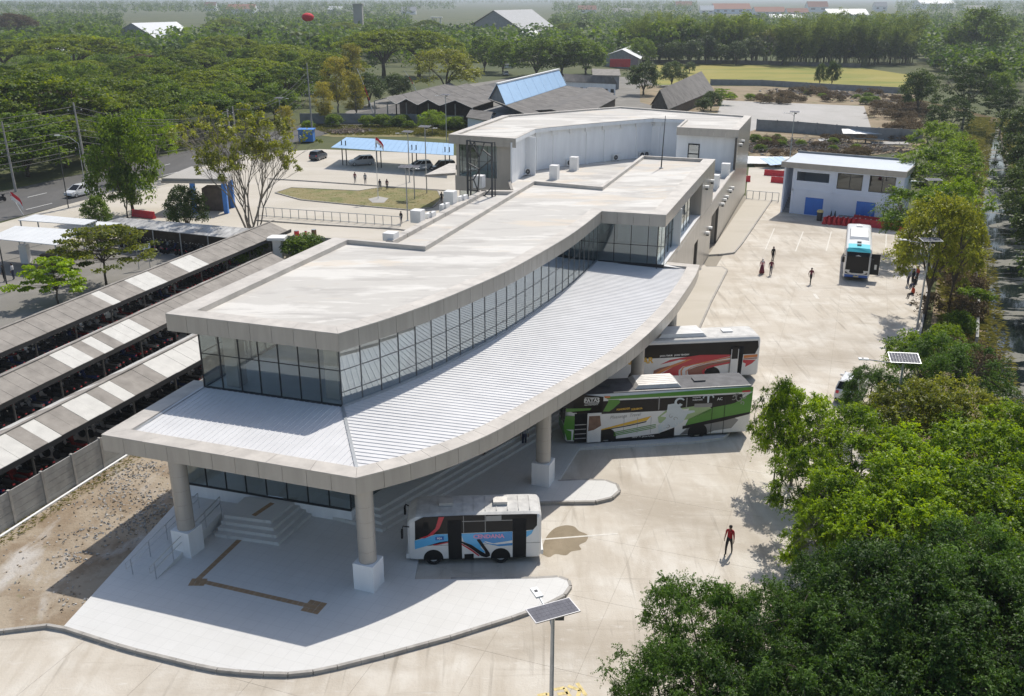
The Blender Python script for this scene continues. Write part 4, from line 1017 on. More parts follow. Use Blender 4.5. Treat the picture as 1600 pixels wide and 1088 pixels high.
# --- green, white and black coach
b = Bus('coach_bus', 'large green and black coach parked with its front under the canopy, door open', 12.0, 2.5, 3.55, .7, PW, ROOFG, G2(881, 699), G2(1172, 682))
zq = lambda zx, zy: ((1470 - zx) / 4.706 / 24.3, .35 + ((885 + (1445 - zx) * .066) - zy) / 4.706 / 21.6)
Q = lambda *p: [zq(*q) for q in p]
for rgt in (False, True):
    b.side('window', [(.5, 2.15), (11.2, 2.15), (11.6, 2.6), (11.5, 3.02), (.7, 3.02)], PDK, 1, rgt)
b.side('skirt', Q((440, 950), (780, 905), (900, 860), (900, 930), (440, 985)), PBK, 1)
b.side('livery', Q((560, 640), (1470, 565), (1470, 600), (560, 662), (400, 672), (365, 655)), PG, 2)
b.side('livery', Q((1000, 800), (1180, 715), (1310, 690), (1470, 640), (1465, 750), (1250, 790), (980, 845)), PG, 2)
b.side('livery', Q((1310, 700), (1470, 600), (1465, 745), (1200, 770)), PG, 3)
b.side('livery', Q((960, 850), (1250, 785), (1460, 742), (1460, 757), (1260, 810), (960, 872)), PBK, 4)
b.side('livery', Q((940, 915), (1060, 830), (1330, 780), (1380, 800), (1330, 860), (1200, 880), (1150, 900), (1000, 860)), PGR, 1)
b.side('livery', Q((1150, 850), (1380, 800), (1310, 862), (1150, 880)), PGR, 3)
b.side('livery', Q((770, 790), (830, 740), (1160, 690), (1160, 745), (1000, 800), (880, 830), (780, 830)), PLG, 2)
b.side('livery', Q((790, 785), (840, 750), (1000, 725), (990, 750), (860, 790)), PW, 3)
for k in range(3): b.side('livery', Q((450, 905 + k * 11 - 6), (760, 838 + k * 11), (760, 843 + k * 11), (452, 911 + k * 11 - 6)), PG, 3)
b.side('livery', Q((355, 880), (540, 830), (722, 782), (690, 815), (560, 845), (360, 886)), PY, 3)
b.side('livery', Q((360, 886), (560, 848), (690, 818), (685, 826), (560, 855), (362, 890)), PBK, 3)
b.side('livery', Q((365, 755), (400, 690), (400, 675), (480, 672), (488, 690), (440, 735), (410, 755)), PG, 3)
b.side('livery', Q((95, 740), (280, 735), (270, 748), (100, 765)), PG, 3)
b.side('front_panel', Q((90, 690), (200, 640), (365, 655), (365, 690), (360, 755), (150, 770), (95, 745)), PDK, 1)
b.side('doorway_shade', Q((160, 775), (252, 770), (250, 972), (160, 975)), INSHADE, 3)  # flat dark sheet: painted shade of the open front door
for k in range(4):
    st = MB(); u, z = zq(205, 850 + k * 32); st.box((-6 + u, b.W / 2 - .02, z), (.75, .08, .05), M['galv']); b.part('door_step', st)
dm = MB(); u0, z0 = zq(352, 968); u1, z1 = zq(252, 772); dm.box((-6 + (u0 + u1) / 2, b.W / 2 + .09, (z0 + z1) / 2 + .05), (u1 - u0, .05, z1 - z0), PW); dro = b.part('door', dm)
dg = MB(); dg.face([(-6 + u, b.W / 2 + .12, z) for u, z in Q((352, 850), (342, 780), (262, 785), (258, 890), (300, 880))], mat('door_glass', (.16, .085, .06), .15, var=.3, scale=3)); b.part('door_pane', dg, dro)
b.side('livery', Q((80, 870), (95, 790), (160, 790), (160, 960), (110, 960)), PG, 2); b.side('livery', Q((100, 885), (155, 885), (155, 895), (148, 960), (140, 960), (140, 897)), PW, 4)
for c, zz in (((912, 690), None),):
    u, z = zq(*c)
    b.side('bird_print', swirl(u - .1, z + .02, .14, .34, math.radians(-150), math.radians(150), .22), PSW, 5)
    u, z = zq(880, 735); b.side('bird_print', swirl(u, z - .1, .3, .34, math.radians(-20), math.radians(140), .2), PSW, 5)
b.side('bird_print', Q((840, 700), (900, 690), (960, 740), (1040, 738), (1045, 750), (990, 765), (960, 820), (900, 860), (850, 855), (800, 895), (785, 905), (775, 850), (830, 800)), PSW, 4)
for k, (zx, zy) in enumerate(((805, 840), (850, 850), (920, 830), (870, 780), (820, 870), (900, 800))):
    u, z = zq(zx, zy); b.side('bird_print', swirl(u, z, .05, .16, k, k + 4.6, .05, 12), (PW, PGR)[k % 2], 6)
for zx in (1172, 1265): b.side('panel_line', Q((zx, 655), (zx + 4, 655), (zx + 4, 900), (zx, 900)), PBK, 6)
for zx in (520, 620, 720): b.side('panel_line', Q((zx, 790), (zx + 3, 790), (zx + 3, 900), (zx, 905)), PGR, 4)
for zx in (770, 975): b.side('panel_line', Q((zx, 650), (zx + 8, 650), (zx + 8, 735), (zx, 740)), PGR, 2)
u, z = zq(1138, 655)
b.side('bird_emblem', [(u - .05, z - .28), (u + .05, z - .28), (u + .07, z + .2), (u - .07, z + .2)], PSW, 3)
for sg_ in (-1, 1): b.side('bird_emblem', swirl(u + sg_ * .2, z + .05, .12, .2, math.pi / 2 - sg_ * 1.6, math.pi / 2 + sg_ * .9, .1, 10), PSW, 3)
for k, (zx, zy, r) in enumerate(((1330, 640, .2), (1375, 650, .24), (1410, 635, .2), (1350, 625, .14), (1395, 680, .14))):
    u, z = zq(zx, zy); b.side('flower_print', swirl(u, z, .05, r, k * 1.3, k * 1.3 + 5.4, .09, 14), PGR, 4)
b.side('notice_strip', Q((1038, 692), (1170, 685), (1170, 712), (1036, 718)), PGR, 3)
b.side('marker', Q((1385, 595), (1450, 588), (1445, 602), (1390, 606)), PR, 4); b.side('marker', Q((370, 650), (415, 648), (412, 662), (375, 664)), PO, 4)
b.text('PATAS', *zq(281, 682), .34, PW, .012); b.text('BUS PARIWISATA', *zq(278, 711), .11, PW, .003)
fu0, fz0 = zq(232, 664); fu1, fz1 = zq(330, 698)
for p in (((232, 662), (330, 660), (330, 665), (232, 667)), ((232, 697), (330, 695), (330, 700), (232, 702)), ((230, 662), (235, 662), (235, 702), (230, 702)), ((327, 660), (332, 660), (332, 700), (327, 700))): b.side('lettering_frame', Q(*p), PW, 3)
b.text('PONOROGO', *zq(513, 737), .17, PY, .006, xs=.85, ang=.06); b.text('SURABAYA', *zq(612, 734), .17, PY, .006, xs=.85, ang=.06)
b.text('Pleasanga  Travel', *zq(528, 785), .30, PGR, 0, .35, ang=.06, xs=.95)
b.text('wonderful', *zq(1050, 647), .13, PW, .002); b.text('indonesia', *zq(1058, 663), .17, PW, .003); b.text('AC', *zq(1225, 655), .26, PW, .003)
b.text('AKAP  PT. JAYA PUTRA', *zq(670, 928), .14, PW, .003)
b.wheel((1470 - 395) / 4.706 / 24.3, .52); b.wheel((1470 - 1075) / 4.706 / 24.3, .52)
b.front('windscreen', [(-1.0, 1.3), (1.0, 1.3), (1.0, 2.75), (-1.0, 2.75)], PDK); b.front('livery', [(-1.08, .5), (1.08, .5), (1.08, 1.2), (-1.08, 1.2)], PG)
b.mirror(1); b.mirror(-1); b.roof_ac(4.6, 7.6, .95, .22, ALU); b.hatch(3.2, ROOFG); b.hatch(9.4, ROOFG)
rl = MB(); rl.bar((-5.9, 1.12, 3.53), (3.0, 1.12, 3.53), .05, ALU); b.part('roof_rail', rl)

# --- red and white coach behind it
b = Bus('coach_bus', 'white coach with red and orange swirls parked beyond the green coach, rear door open', 12.0, 2.5, 3.4, .7, PW, ROOFW, G2(944, 604), G2(1174, 593))
rq = lambda zx, zy: ((1550 - zx) / 8 / 20.9, .35 + ((390 + (1530 - zx) * .0305) - zy) / 8 / 19.2)
Q = lambda *p: [rq(*q) for q in p]
for rgt in (False, True): b.side('window', [(.12, 2.55), (.35, 2.02), (11.3, 2.02), (11.6, 2.5), (11.4, 3.05), (.2, 3.05)], PDK, 1, rgt)
b.side('livery', Q((300, 250), (420, 195), (600, 165), (800, 140), (1180, 140), (1180, 160), (900, 215), (700, 262), (590, 275), (540, 320), (540, 370), (580, 408), (220, 415), (340, 350), (470, 275), (640, 195), (540, 195)), PR, 2)
b.side('livery', Q((220, 350), (330, 285), (430, 262), (640, 190), (700, 188), (450, 285), (300, 360), (220, 395)), PO, 3)
b.side('livery', Q((225, 320), (300, 290), (420, 262), (420, 270), (300, 320), (225, 372)), PBR, 4)
b.side('livery', Q((590, 280), (720, 250), (900, 215), (1180, 165), (1180, 205), (880, 240), (700, 290), (640, 330), (640, 380), (760, 415), (640, 412), (570, 385), (560, 330)), PO, 3)
b.side('livery', Q((600, 290), (720, 258), (1180, 178), (1180, 196), (860, 235), (690, 285), (625, 330), (630, 375), (700, 410), (640, 405), (585, 375), (580, 330)), PW, 4)
b.side('livery', Q((650, 320), (760, 280), (900, 245), (1180, 205), (1180, 240), (1000, 260), (880, 300), (860, 350), (880, 400), (740, 405), (660, 370)), PBR, 4)
b.side('livery', Q((830, 330), (900, 275), (1000, 255), (1180, 225), (1180, 245), (990, 280), (880, 310), (862, 350), (890, 395), (850, 390)), PR, 5)
b.side('livery', Q((1350, 150), (1525, 140), (1525, 170), (1350, 185)), PO, 3); b.side('livery', Q((1350, 190), (1525, 178), (1525, 190), (1350, 200)), PBR, 3)
b.side('livery', Q((1345, 205), (1510, 205), (1460, 250), (1380, 290), (1385, 250), (1345, 235)), PR, 3)
b.side('livery', Q((1185, 155), (1285, 190), (1285, 215), (1185, 180)), PBR, 6); b.side('livery', Q((1185, 195), (1285, 240), (1285, 275), (1185, 215)), PBR, 6)
b.side('doorway_shade', Q((1285, 40), (1345, 40), (1330, 385), (1270, 390)), INSHADE, 5)  # shade inside the rear door painted as a dark sheet
dm = MB(); u0, z0 = rq(1275, 388); u1, z1 = rq(1182, 150); dm.box((-6 + (u0 + u1) / 2, b.W / 2 + .10, 1.45), (u1 - u0, .05, 2.1), PW); dro = b.part('door', dm)
dg = MB(); dg.box((-6 + (u0 + u1) / 2, b.W / 2 + .13, 2.2), (u1 - u0 - .1, .02, .9), PDK); b.part('door_pane', dg, dro)
b.side('panel_line', Q((1172, 245), (1176, 245), (1176, 390), (1172, 390)), PBK, 6)
b.text('LANCAR', *rq(5, 208), .62, PY, .02, .1, xs=1.0, ang=.02); b.text('JAWA TIMUR   JAWA TENGAH', *rq(475, 140), .16, PW, .006, ang=.02)
b.wheel((1550 - 960) / 8 / 20.9, .52); b.wheel((1550 - 10) / 8 / 20.9, .52)
b.front('windscreen', [(-1.0, 1.3), (1.0, 1.3), (1.0, 2.6), (-1.0, 2.6)], PDK); b.mirror(1); b.mirror(-1)
b.roof_ac(4.0, 7.6, .95, .25, M['white']); b.hatch(2.2, M['white']); b.hatch(8.6, M['dark_steel'])

# --- small white and blue bus in front
b = Bus('small_bus', 'small white bus with blue bands and CENDANA lettering, both doors open, at the kerb end', 6.6, 2.1, 2.82, .45, PW, ROOFW, G2(641, 884), G2(843, 879), zb=.32)
mq = lambda zx, zy: ((1490 - zx) / 6.667 / 30.8, .32 + ((690 + (1480 - zx) * .0226) - zy) / 6.667 / 26.4)
Q = lambda *p: [mq(*q) for q in p]
b.side('window', Q((210, 520), (215, 330), (300, 290), (700, 272), (1200, 262), (1445, 258), (1445, 370), (1405, 415), (1200, 430), (680, 450), (420, 460), (300, 495)), PDK, 1)
b.side('window', [(.3, 1.75), (5.9, 1.75), (6.0, 2.5), (.2, 2.55)], PDK, 1, True)
b.side('livery', Q((205, 525), (330, 495), (420, 462), (545, 458), (545, 525), (400, 555), (205, 610)), PCY, 2)
b.side('livery', Q((675, 455), (1195, 432), (1195, 520), (1060, 535), (960, 520), (900, 545), (870, 590), (920, 640), (880, 650), (800, 590), (700, 530)), PCY, 2)
b.side('livery', Q((800, 470), (1195, 435), (1195, 570), (1060, 580), (960, 560), (880, 530)), paint('bus_mid_blue', (.05, .26, .58)), 3)
b.side('livery', Q((905, 525), (1000, 550), (1195, 520), (1195, 545), (1040, 562), (940, 548)), PW, 4)
b.side('livery', Q((1338, 430), (1410, 415), (1390, 455), (1338, 490)), PCY, 2)
b.side('livery', Q((680, 530), (780, 565), (860, 620), (920, 655), (915, 630), (835, 520), (838, 508), (868, 510), (965, 650), (968, 675), (930, 692), (880, 680), (780, 605), (680, 545)), PBK, 5)
b.side('livery', Q((680, 552), (780, 610), (860, 672), (850, 680), (770, 622), (680, 565)), PR, 5); b.side('livery', Q((380, 560), (545, 535), (545, 545), (400, 572)), PR, 4); b.side('livery', Q((330, 575), (450, 540), (545, 525), (545, 532), (440, 555)), PBK, 4)
b.side('livery', Q((250, 500), (340, 470), (420, 400), (455, 290), (510, 288), (460, 400), (390, 465), (310, 500)), PR, 3)
b.side('doorway_shade', Q((540, 325), (680, 320), (682, 710), (545, 712)), INSHADE, 4); b.side('doorway_shade', Q((1198, 310), (1338, 305), (1335, 690), (1198, 695)), INSHADE, 4)  # both door openings are dark sheets, their shade painted on the side
for p in (((700, 275), (705, 275), (705, 450), (700, 450)), ((918, 265), (925, 265), (925, 440), (918, 440)), ((690, 330), (1195, 315), (1195, 322), (690, 337))): b.side('window_bar', Q(*p), PGR, 2)
b.side('sun_blind', Q((930, 280), (1085, 272), (1085, 322), (930, 328)), PGR, 3); b.side('window_opening_shade', Q((298, 345), (352, 342), (352, 418), (298, 422)), INSHADE, 3)  # the opening is a dark sheet with the cab's shade painted in
b.side('locker', Q((705, 660), (800, 655), (800, 712), (705, 715)), PBK, 3); b.side('panel_line', Q((205, 575), (1480, 540), (1480, 545), (205, 580)), PGR, 1)
b.side('sign_plate', Q((415, 485), (500, 480), (500, 515), (415, 520)), PBL, 4); b.text('MJA', *mq(457, 500), .15, PW, .004, layer=5)
b.text('CENDANA', *mq(955, 480), .30, PPK, .01, layer=6, xs=1.05)
b.wheel((1490 - 390) / 6.667 / 30.8, .40); b.wheel((1490 - 1075) / 6.667 / 30.8, .40)
b.front('windscreen', [(-.82, 1.35), (.82, 1.35), (.86, 2.3), (-.86, 2.3)], PDK); b.front('headlight', [(.5, .75), (.82, .75), (.82, 1.0), (.5, 1.0)], M['alloy']); b.front('headlight', [(-.82, .75), (-.5, .75), (-.5, 1.0), (-.82, 1.0)], M['alloy'])
bp = MB(); bp.box((3.32, 0, .48), (.18, 1.9, .26), PW); b.part('bumper', bp); bp = MB(); bp.box((-3.34, 0, .55), (.14, 1.9, .24), PW); b.part('bumper', bp)
for sg_ in (1, -1): b.mirror(sg_, 2.15, .42, .3)
b.hatch(2.0, ALU, .7, .17); b.hatch(4.7, ALU, .7, .17)
for k in range(1, 12):
    rbm = MB(); rbm.box((-3.3 + k * .55, 0, 2.872), (.03, 1.5, .02), ROOFW); b.part('roof_seam', rbm)

# --- blue and white coach parked by the blue doors, seen from the front
pf = G2(1336, 440); pr = G2(1343, 357, 3.3); dd = (pf - pr).normalized(); cc = pf - dd * 5.9
b = Bus('coach_bus', 'white coach with turquoise and blue front parked facing the camera, front door swung open', 11.8, 2.5, 3.3, .75, PW, PW, loc=cc, rz=math.atan2(dd.y, dd.x))
for rgt in (False, True): b.side('window', [(.3, 1.9), (11.0, 1.9), (11.3, 2.9), (.3, 2.9)], PDK, 1, rgt); b.side('livery', [(0.2, .5), (11.4, .5), (11.4, .95), (.2, .8)], PBL, 1, rgt)
fx = b.xfront
b.front('windscreen', [(-1.08, 1.15), (1.08, 1.15), (1.05, 2.55), (-1.05, 2.55)], PDK)
wsu = MB(); wsu.face([(fx(2.55) + .01, -1.05, 2.55), (fx(2.55) + .01, 1.05, 2.55), (fx(2.95) + .02, 1.10, 2.95), (fx(2.95) + .02, -1.10, 2.95)], PDK); b.part('windscreen', wsu)
cap = MB(); r6, r5, r4 = b.ring[-2], b.ring[-3], b.ring[-4]
cap.face([(fx(2.97) + .02, -1.12, 2.97), (fx(2.97) + .02, 1.12, 2.97), (r5[4][0], 1.02, r5[4][2] + .03), (r5[5][0], 0, r5[5][2] + .03), (r5[6][0], -1.02, r5[6][2] + .03)], PTQ)
cap.face([(r5[4][0], 1.02, r5[4][2] + .03), (r5[4][0] - 1.6, 1.02, b.H + .03), (r5[4][0] - 1.6, 0, b.H + .08), (r5[5][0], 0, r5[5][2] + .03)], PTQ); cap.face([(r5[5][0], 0, r5[5][2] + .03), (r5[4][0] - 1.6, 0, b.H + .08), (r5[4][0] - 1.6, -1.02, b.H + .03), (r5[6][0], -1.02, r5[6][2] + .03)], PTQ); b.part('front_cap', cap)
b.front('grille', [(-.7, .85), (.7, .85), (.62, 1.16), (-.62, 1.16)], PBK, .01); b.front('livery', [(-1.08, .42), (1.08, .42), (1.1, .68), (-1.1, .68)], PBL, .01)
for sg_ in (1, -1):
    b.front('chrome_trim', [(sg_ * .1, .62), (sg_ * .75, .78), (sg_ * 1.08, 1.05), (sg_ * 1.08, 1.15), (sg_ * .7, .92), (sg_ * .1, .74)], M['alloy'], .02); b.front('headlight', [(sg_ * .62, .72), (sg_ * 1.05, .80), (sg_ * 1.05, .98), (sg_ * .72, .84)], PBK, .015)
    b.mirror(sg_, 2.5, .5, .3)
b.front('number_plate', [(-.25, .45), (.25, .45), (.25, .57), (-.25, .57)], M['paint_y'], .02)
b.roof_ac(3.2, 7.8, .95, .25, M['white']); b.hatch(1.4, M['white']); b.hatch(9.2, PBK, .5); b.hatch(10.4, PBK, .5); b.wheel(2.8, .5); b.wheel(8.9, .5)
dm = MB(); dm.box((5.0, 1.25 + .42, 1.65), (.06, .85, 2.1), PBK); dro = b.part('door', dm); dm = MB(); dm.box((5.05, 1.25 + .44, 2.1), (.03, .6, .9), PDK); b.part('door_pane', dm, dro); dm = MB(); dm.box((5.06, 1.25 + .50, 1.4), (.03, .22, .5), PW); b.part('sticker', dm, dro)
# ================================================================ ROAD, FORECOURT, PARKING
RF0 = Vector((-74.65, 136.59)); RD_ = lambda d, t: RF0 + E1 * d + E2 * t       # far kerb of the road, and points d across and t along it
road_p = [RD_(0, -75), RD_(16, -75), RD_(16, 0), RD_(13, 30), RD_(12, 230), RD_(0, 230)]
sheet('road', road_p, .004, M['asphalt'])
court = sheet('forecourt', [tuple(RD_(17, -20)), (-31, 98), (-12, 98), (-2, 112), (-4, 165), (-12, 172), (-36, 178), tuple(RD_(13, 42))], -.004, M['court'])
rm = MB()
for k in range(-5, 12): q = RD_(7, k * 9.0); rm.box((q.x, q.y, .012), (.16, 3.5, .008), M['paint_w'], rz=-math.radians(20))
for k in range(-2, 4): q = RD_(13.4, k * 9.0 + 3); rm.box((q.x, q.y, .012), (.14, 4.5, .008), M['paint_w'], rz=-math.radians(20))
rm_o = rm.build('lane_marking'); rm_o['kind'] = 'structure'
ym = MB()
for px, py, w in ((885, 840, 5.5), (1275, 463, 1.2)):
    c = G(px, py, .006); ym.box((c.x, c.y, .004), (w if px < 1000 else .3, .12 if px < 1000 else 1.6, .006), M['paint_faint'], rz=math.radians(8 if px < 1000 else -5))
bays = MB()
for px0, py0, px1, py1 in ((1255, 362, 1243, 393), (1299, 362, 1291, 392), (1385, 364, 1384, 386), (1210, 357, 1196, 390), (1343, 700, 1343, 701)):
    bays.seg(G2(px0, py0), G2(px1, py1), .12, .002, .006, M['paint_faint']) if py1 - py0 > 3 else None
bays.build('bay_marking')['kind'] = 'structure'
ym.build('yellow_marking')['kind'] = 'structure'
# letters painted on the yard, read from the far side
def ground_letter(ch, px, py, size, rz):
    me = text_mesh(ch, size, .003, -.0); me.materials.clear(); me.materials.append(M['paint_y'])
    o = link('painted_letter', me, yard_o); c = G(px, py, .006); o.matrix_basis = Matrix.Translation(c) @ Matrix.Rotation(rz, 4, 'Z')
def stroke_letter(strokes, w=.16):
    b = MB()
    for (x0, y0), (x1, y1) in strokes: b.seg(G2(780 + x0 / 5.494, 890 + y0 / 5.494), G2(780 + x1 / 5.494, 890 + y1 / 5.494), w, .002, .007, M['paint_y'])
    b.build('painted_letter', yard_o)
stroke_letter((((668, 975), (745, 1082)), ((590, 1000), (695, 1038)), ((692, 1036), (672, 1100))))
stroke_letter((((560, 1015), (620, 1110)), ((470, 1032), (560, 1015)), ((500, 1072), (590, 1060)), ((530, 1118), (622, 1108))))
stroke_letter((((410, 1062), (480, 1150)), ((330, 1083), (410, 1066))))
# wet patch beside the small bus
wp = layered('damp_concrete', (.23, .185, .12), [((.29, .235, .16), .8, .45, .65, .8, None), ((.18, .14, .09), 2.5, .55, .7, .5, None)], rough=.6, bump=.05)
pts = smooth_curve([G2(*p) for p in ((846, 866), (849, 850), (856, 836), (868, 825), (884, 821), (897, 823), (905, 830), (918, 836), (916, 846), (905, 852), (908, 859), (893, 862), (884, 868), (868, 866), (858, 871), (846, 866))], 4)
sheet('damp_patch', pts, .003, wp)

# car park median of dry grass with kerb and flagpole
med = GP([(430, 302), (455, 294), (560, 299), (600, 293), (684, 299), (690, 312), (676, 325), (640, 329), (560, 322), (470, 313)])
sheet('median', med, .08, M['verge'])
mo = bpy.data.objects['median']
mk = resample(med + [med[0]], 2.0)
for a, b in zip(mk, mk[1:]):
    t = (b - a).normalized(); k = MB(); k.seg(a + t * .02, b - t * .02, .18, -.02, .13, M['kerb']); k.build('kerb_stone', mo)
ksheet = GP([(575, 312), (592, 308), (607, 311), (600, 318), (582, 318)]); sheet('flagpole_pad', ksheet, .10, M['lot'])
def kerb_run(pts, nm='kerb', z=.14, w=.2):
    k = MB()
    for a, b in zip(pts, pts[1:]): k.seg(a, b, w, -.02, z, M['kerb'])
    k.build(nm)['kind'] = 'structure'
kerb_run(GP([(420, 280), (500, 285), (600, 292), (705, 299)])); kerb_run(GP([(400, 345), (500, 352), (620, 359), (660, 364)]))

def flag(px, py, h, label, lean=(0, 0), pole=True, size=1.5, z0=0, red_top=True):
    base = G(px, py, z0); t = thing('flagpole', label, 'flag', base)
    p = MB(); tip = Vector((lean[0], lean[1], h)); p.tube([(0, 0, 0), tip * .5 + Vector((0, 0, .0)), tip], [.05, .04, .025], M['white'], 8); link('pole', p.data('pole'), t)
    for k, m in ((0, M['red_cloth']), (1, M['white_cloth'])):
        f = MB(); n = 8; rows = []
        for j in (0, 1):
            z = h - (k + j) * size * .33
            rows.append([(lean[0] + .04 + i * size / n * .85, lean[1] + .10 * math.sin(i * 1.3 + k), z - i * i * .012 * size - .1 * i * size / n) for i in range(n + 1)])
        vs = rows[0] + rows[1]; f.add(vs, [(i, i + 1, n + 2 + i, n + 1 + i) for i in range(n)], m); link('flag_cloth', f.data('flag_cloth', True), t)
flag(591, 312, 8.6, 'tall white flagpole with a red and white flag on the dry grass median', size=1.25)
flag(36, 336, 3.0, 'small red and white flag leaning over the white kiosk roof', lean=(-1.2, 0, ), size=1.6)

# pipe fence on the near edge of the car park
fa, fb = G2(404, 338), G2(626, 354)
ft_ = thing('pipe_fence', 'low galvanised pipe fence along the near edge of the car park', 'fence', (fa.x, fa.y, 0)); nf_ = 17
for i in range(nf_ + 1):
    q = fa.lerp(fb, i / nf_); p = MB(); p.tube([(q.x, q.y, 0), (q.x, q.y, 1.25)], .05, M['galv'], 6); p.build('post', ft_)
for z in (1.22, .12):
    p = MB(); p.bar((fa.x, fa.y, z), (fb.x, fb.y, z), .07, M['galv']); p.build('rail', ft_)
wiremat = glassmat('fence_wire_mesh', (.86, .86, .85), .03)
fa2, fb2 = G2(1166, 312), G2(1216, 316)
ft2 = thing('pipe_fence', 'short low pipe fence closing the pavement behind the beige side wall', 'fence', (fa2.x, fa2.y, 0))
for i in range(6):
    q = fa2.lerp(fb2, i / 5); p = MB(); p.tube([(q.x, q.y, 0), (q.x, q.y, 1.3)], .05, M['galv'], 6); p.build('post', ft2)
for z in (1.27, .15): p = MB(); p.bar((fa2.x, fa2.y, z), (fb2.x, fb2.y, z), .07, M['galv']); p.build('rail', ft2)

# carport with pale blue roof
ca, cb_, cc_, cd = G2(517, 231, 3.2), G2(709, 243.5, 3.2), G2(709, 225, 3.5), G2(541, 215, 3.5)
ct = thing('carport', 'open carport with a long pale blue sheet roof over parked cars', 'carport', (ca.x, ca.y, 0))
nr = 22
for i in range(nr):
    f0, f1 = i / nr + .0008, (i + 1) / nr - .0008; q = [ca.lerp(cb_, f0), ca.lerp(cb_, f1), cd.lerp(cc_, f1), cd.lerp(cc_, f0)]
    v = [(q[0].x, q[0].y, 3.2), (q[1].x, q[1].y, 3.2), (q[2].x, q[2].y, 3.5), (q[3].x, q[3].y, 3.5)]; u = .06
    p = MB(); p.add(v + [(x, y, z + u) for x, y, z in v], [(3, 2, 1, 0), (4, 5, 6, 7), (0, 1, 5, 4), (1, 2, 6, 5), (2, 3, 7, 6), (3, 0, 4, 7)], M['blue_roof']); p.build('roof_sheet', ct)
for f in (.06, .36, .66, .93):
    for df in (0, .035):
        q = ca.lerp(cb_, f + df).lerp(cd.lerp(cc_, f + df), .25); p = MB(); p.bar((q.x, q.y, 0), (q.x, q.y, 4.1), .16, M['dark_steel']); p.build('post', ct)
        e = cd.lerp(cc_, f + df); p = MB(); p.bar((q.x, q.y, 3.08), (e.x, e.y, 3.38), .14, M['dark_steel']); p.build('beam', ct)

# ================================================================ CARS
def carmesh():
    """family car: x forward; returns meshes for body, glass, lights"""
    L, W = 4.3, 1.72
    prof = [(-2.15, .45, .80, .78), (-2.08, .30, 1.02, .82), (-1.9, .24, 1.12, .85), (-1.0, .2, 1.10, .86), (.4, .2, 1.06, .86), (.95, .22, 1.02, .86), (1.7, .25, .90, .82), (2.05, .3, .74, .74), (2.15, .42, .60, .66)]
    return L, W, prof
def make_car(label, paint_m, loc, rz, van=False, group=None, cat='car'):
    L, W, prof = carmesh()
    t = thing('parked_car' if cat == 'car' else 'van', label, cat, loc, rz, group)
    b = MB(); ring = []
    for x, z0, z1, w in prof: ring.append([(x, w - .06, z0), (x, w, z0 + .12), (x, w, (z0 + z1) / 2), (x, w - .06, z1 - .03), (x, w - .16, z1), (x, -w + .16, z1), (x, -w + .06, z1 - .03), (x, -w, (z0 + z1) / 2), (x, -w, z0 + .12), (x, -w + .06, z0)])
    for i in range(len(ring) - 1):
        for k in range(9): b.add([ring[i][k], ring[i][k + 1], ring[i + 1][k + 1], ring[i + 1][k]], [(0, 1, 2, 3)], paint_m)
        b.add([ring[i][0], ring[i + 1][0], ring[i + 1][9], ring[i][9]], [(0, 1, 2, 3)], PBK)
    b.face(list(reversed(ring[0])), paint_m); b.face(ring[-1], paint_m)
    x0, x1, x2, x3 = (-2.0, -1.75, .15 if not van else .45, 1.15)
    hz = 1.62 if not van else 1.8
    top = [(x1 + .05, .60), (x2, .60)]
    cab = [(x0, .76, 1.06), (x3, .76, 1.0), (x2, .62, hz - .04), (x1, .62, hz - .06)]
    roof = [(x1, .62, hz - .06), (x1 + .1, .56, hz), (x2 - .1, .56, hz), (x2, .62, hz - .04)]
    lv = [(x, y, z) for x, y, z in cab]; rv = [(x, -y, z) for x, y, z in cab]
    b.add([*[(x, y, z) for x, y, z in roof], *[(x, -y, z) for x, y, z in roof]], [(0, 1, 5, 4), (1, 2, 6, 5), (2, 3, 7, 6), (0, 3, 2, 1), (4, 5, 6, 7)], paint_m)
    for f in ((1, 2), (3, 0)):
        for s_ in (lv, rv): b.bar(s_[f[0]], s_[f[1]], .07, paint_m)
    for s_ in (lv, rv):
        for fr_ in (.36, .66): b.bar(Vector(s_[0]).lerp(Vector(s_[1]), fr_), Vector(s_[3]).lerp(Vector(s_[2]), fr_), .07, paint_m)
    link('body', b.data('body'), t)
    g = MB(); g.add(lv + rv, [(0, 1, 2, 3), (7, 6, 5, 4), (1, 5, 6, 2), (0, 3, 7, 4)], PDK); link('window', g.data('window'), t)
    for x in (-1.3, 1.35):
        for s_ in (1, -1):
            M_ = Matrix.Rotation(-math.pi / 2 * s_, 4, 'X'); w = MB(); w.lathe([(.2, .09), (.29, .10), (.31, .05), (.31, -.1)], M['rubber'], (x, s_ * .76, .31), 16, M_); wo_ = link('wheel', w.data('wheel'), t)
            w = MB(); w.lathe([(.20, .09), (.17, .105), (.05, .09)], M['alloy'], (x, s_ * .76, .31), 10, M_); link('rim', w.data('rim'), wo_)
    for s_ in (1, -1):
        h = MB(); h.box((2.02, s_ * .58, .68), (.22, .3, .14), M['alloy']); link('headlight', h.data('headlight'), t)
        h = MB(); h.box((-2.09, s_ * .62, .88), (.12, .2, .22), M['red_plastic']); link('tail_light', h.data('tail_light'), t)
        h = MB(); h.box((.85, s_ * .95, 1.05), (.12, .2, .12), paint_m); link('mirror', h.data('mirror'), t)
    return t
CS, CDG, CWH, CBK = paint('car_silver', (.42, .43, .45), .25), paint('car_dark_grey', (.07, .08, .10), .25), paint('car_white', (.70, .71, .72), .25), paint('car_black', (.03, .03, .035), .2)
G3 = lambda px, py: G(px, py, 0)
make_car('white car driving along the asphalt road behind the roadside poles', CWH, G3(124, 306), math.radians(-110))
make_car('dark grey car parked in the open just left of the blue carport', CDG, G3(498, 249), math.radians(75))
make_car('silver car under the left half of the blue carport roof', CS, G3(565, 258), math.radians(200))
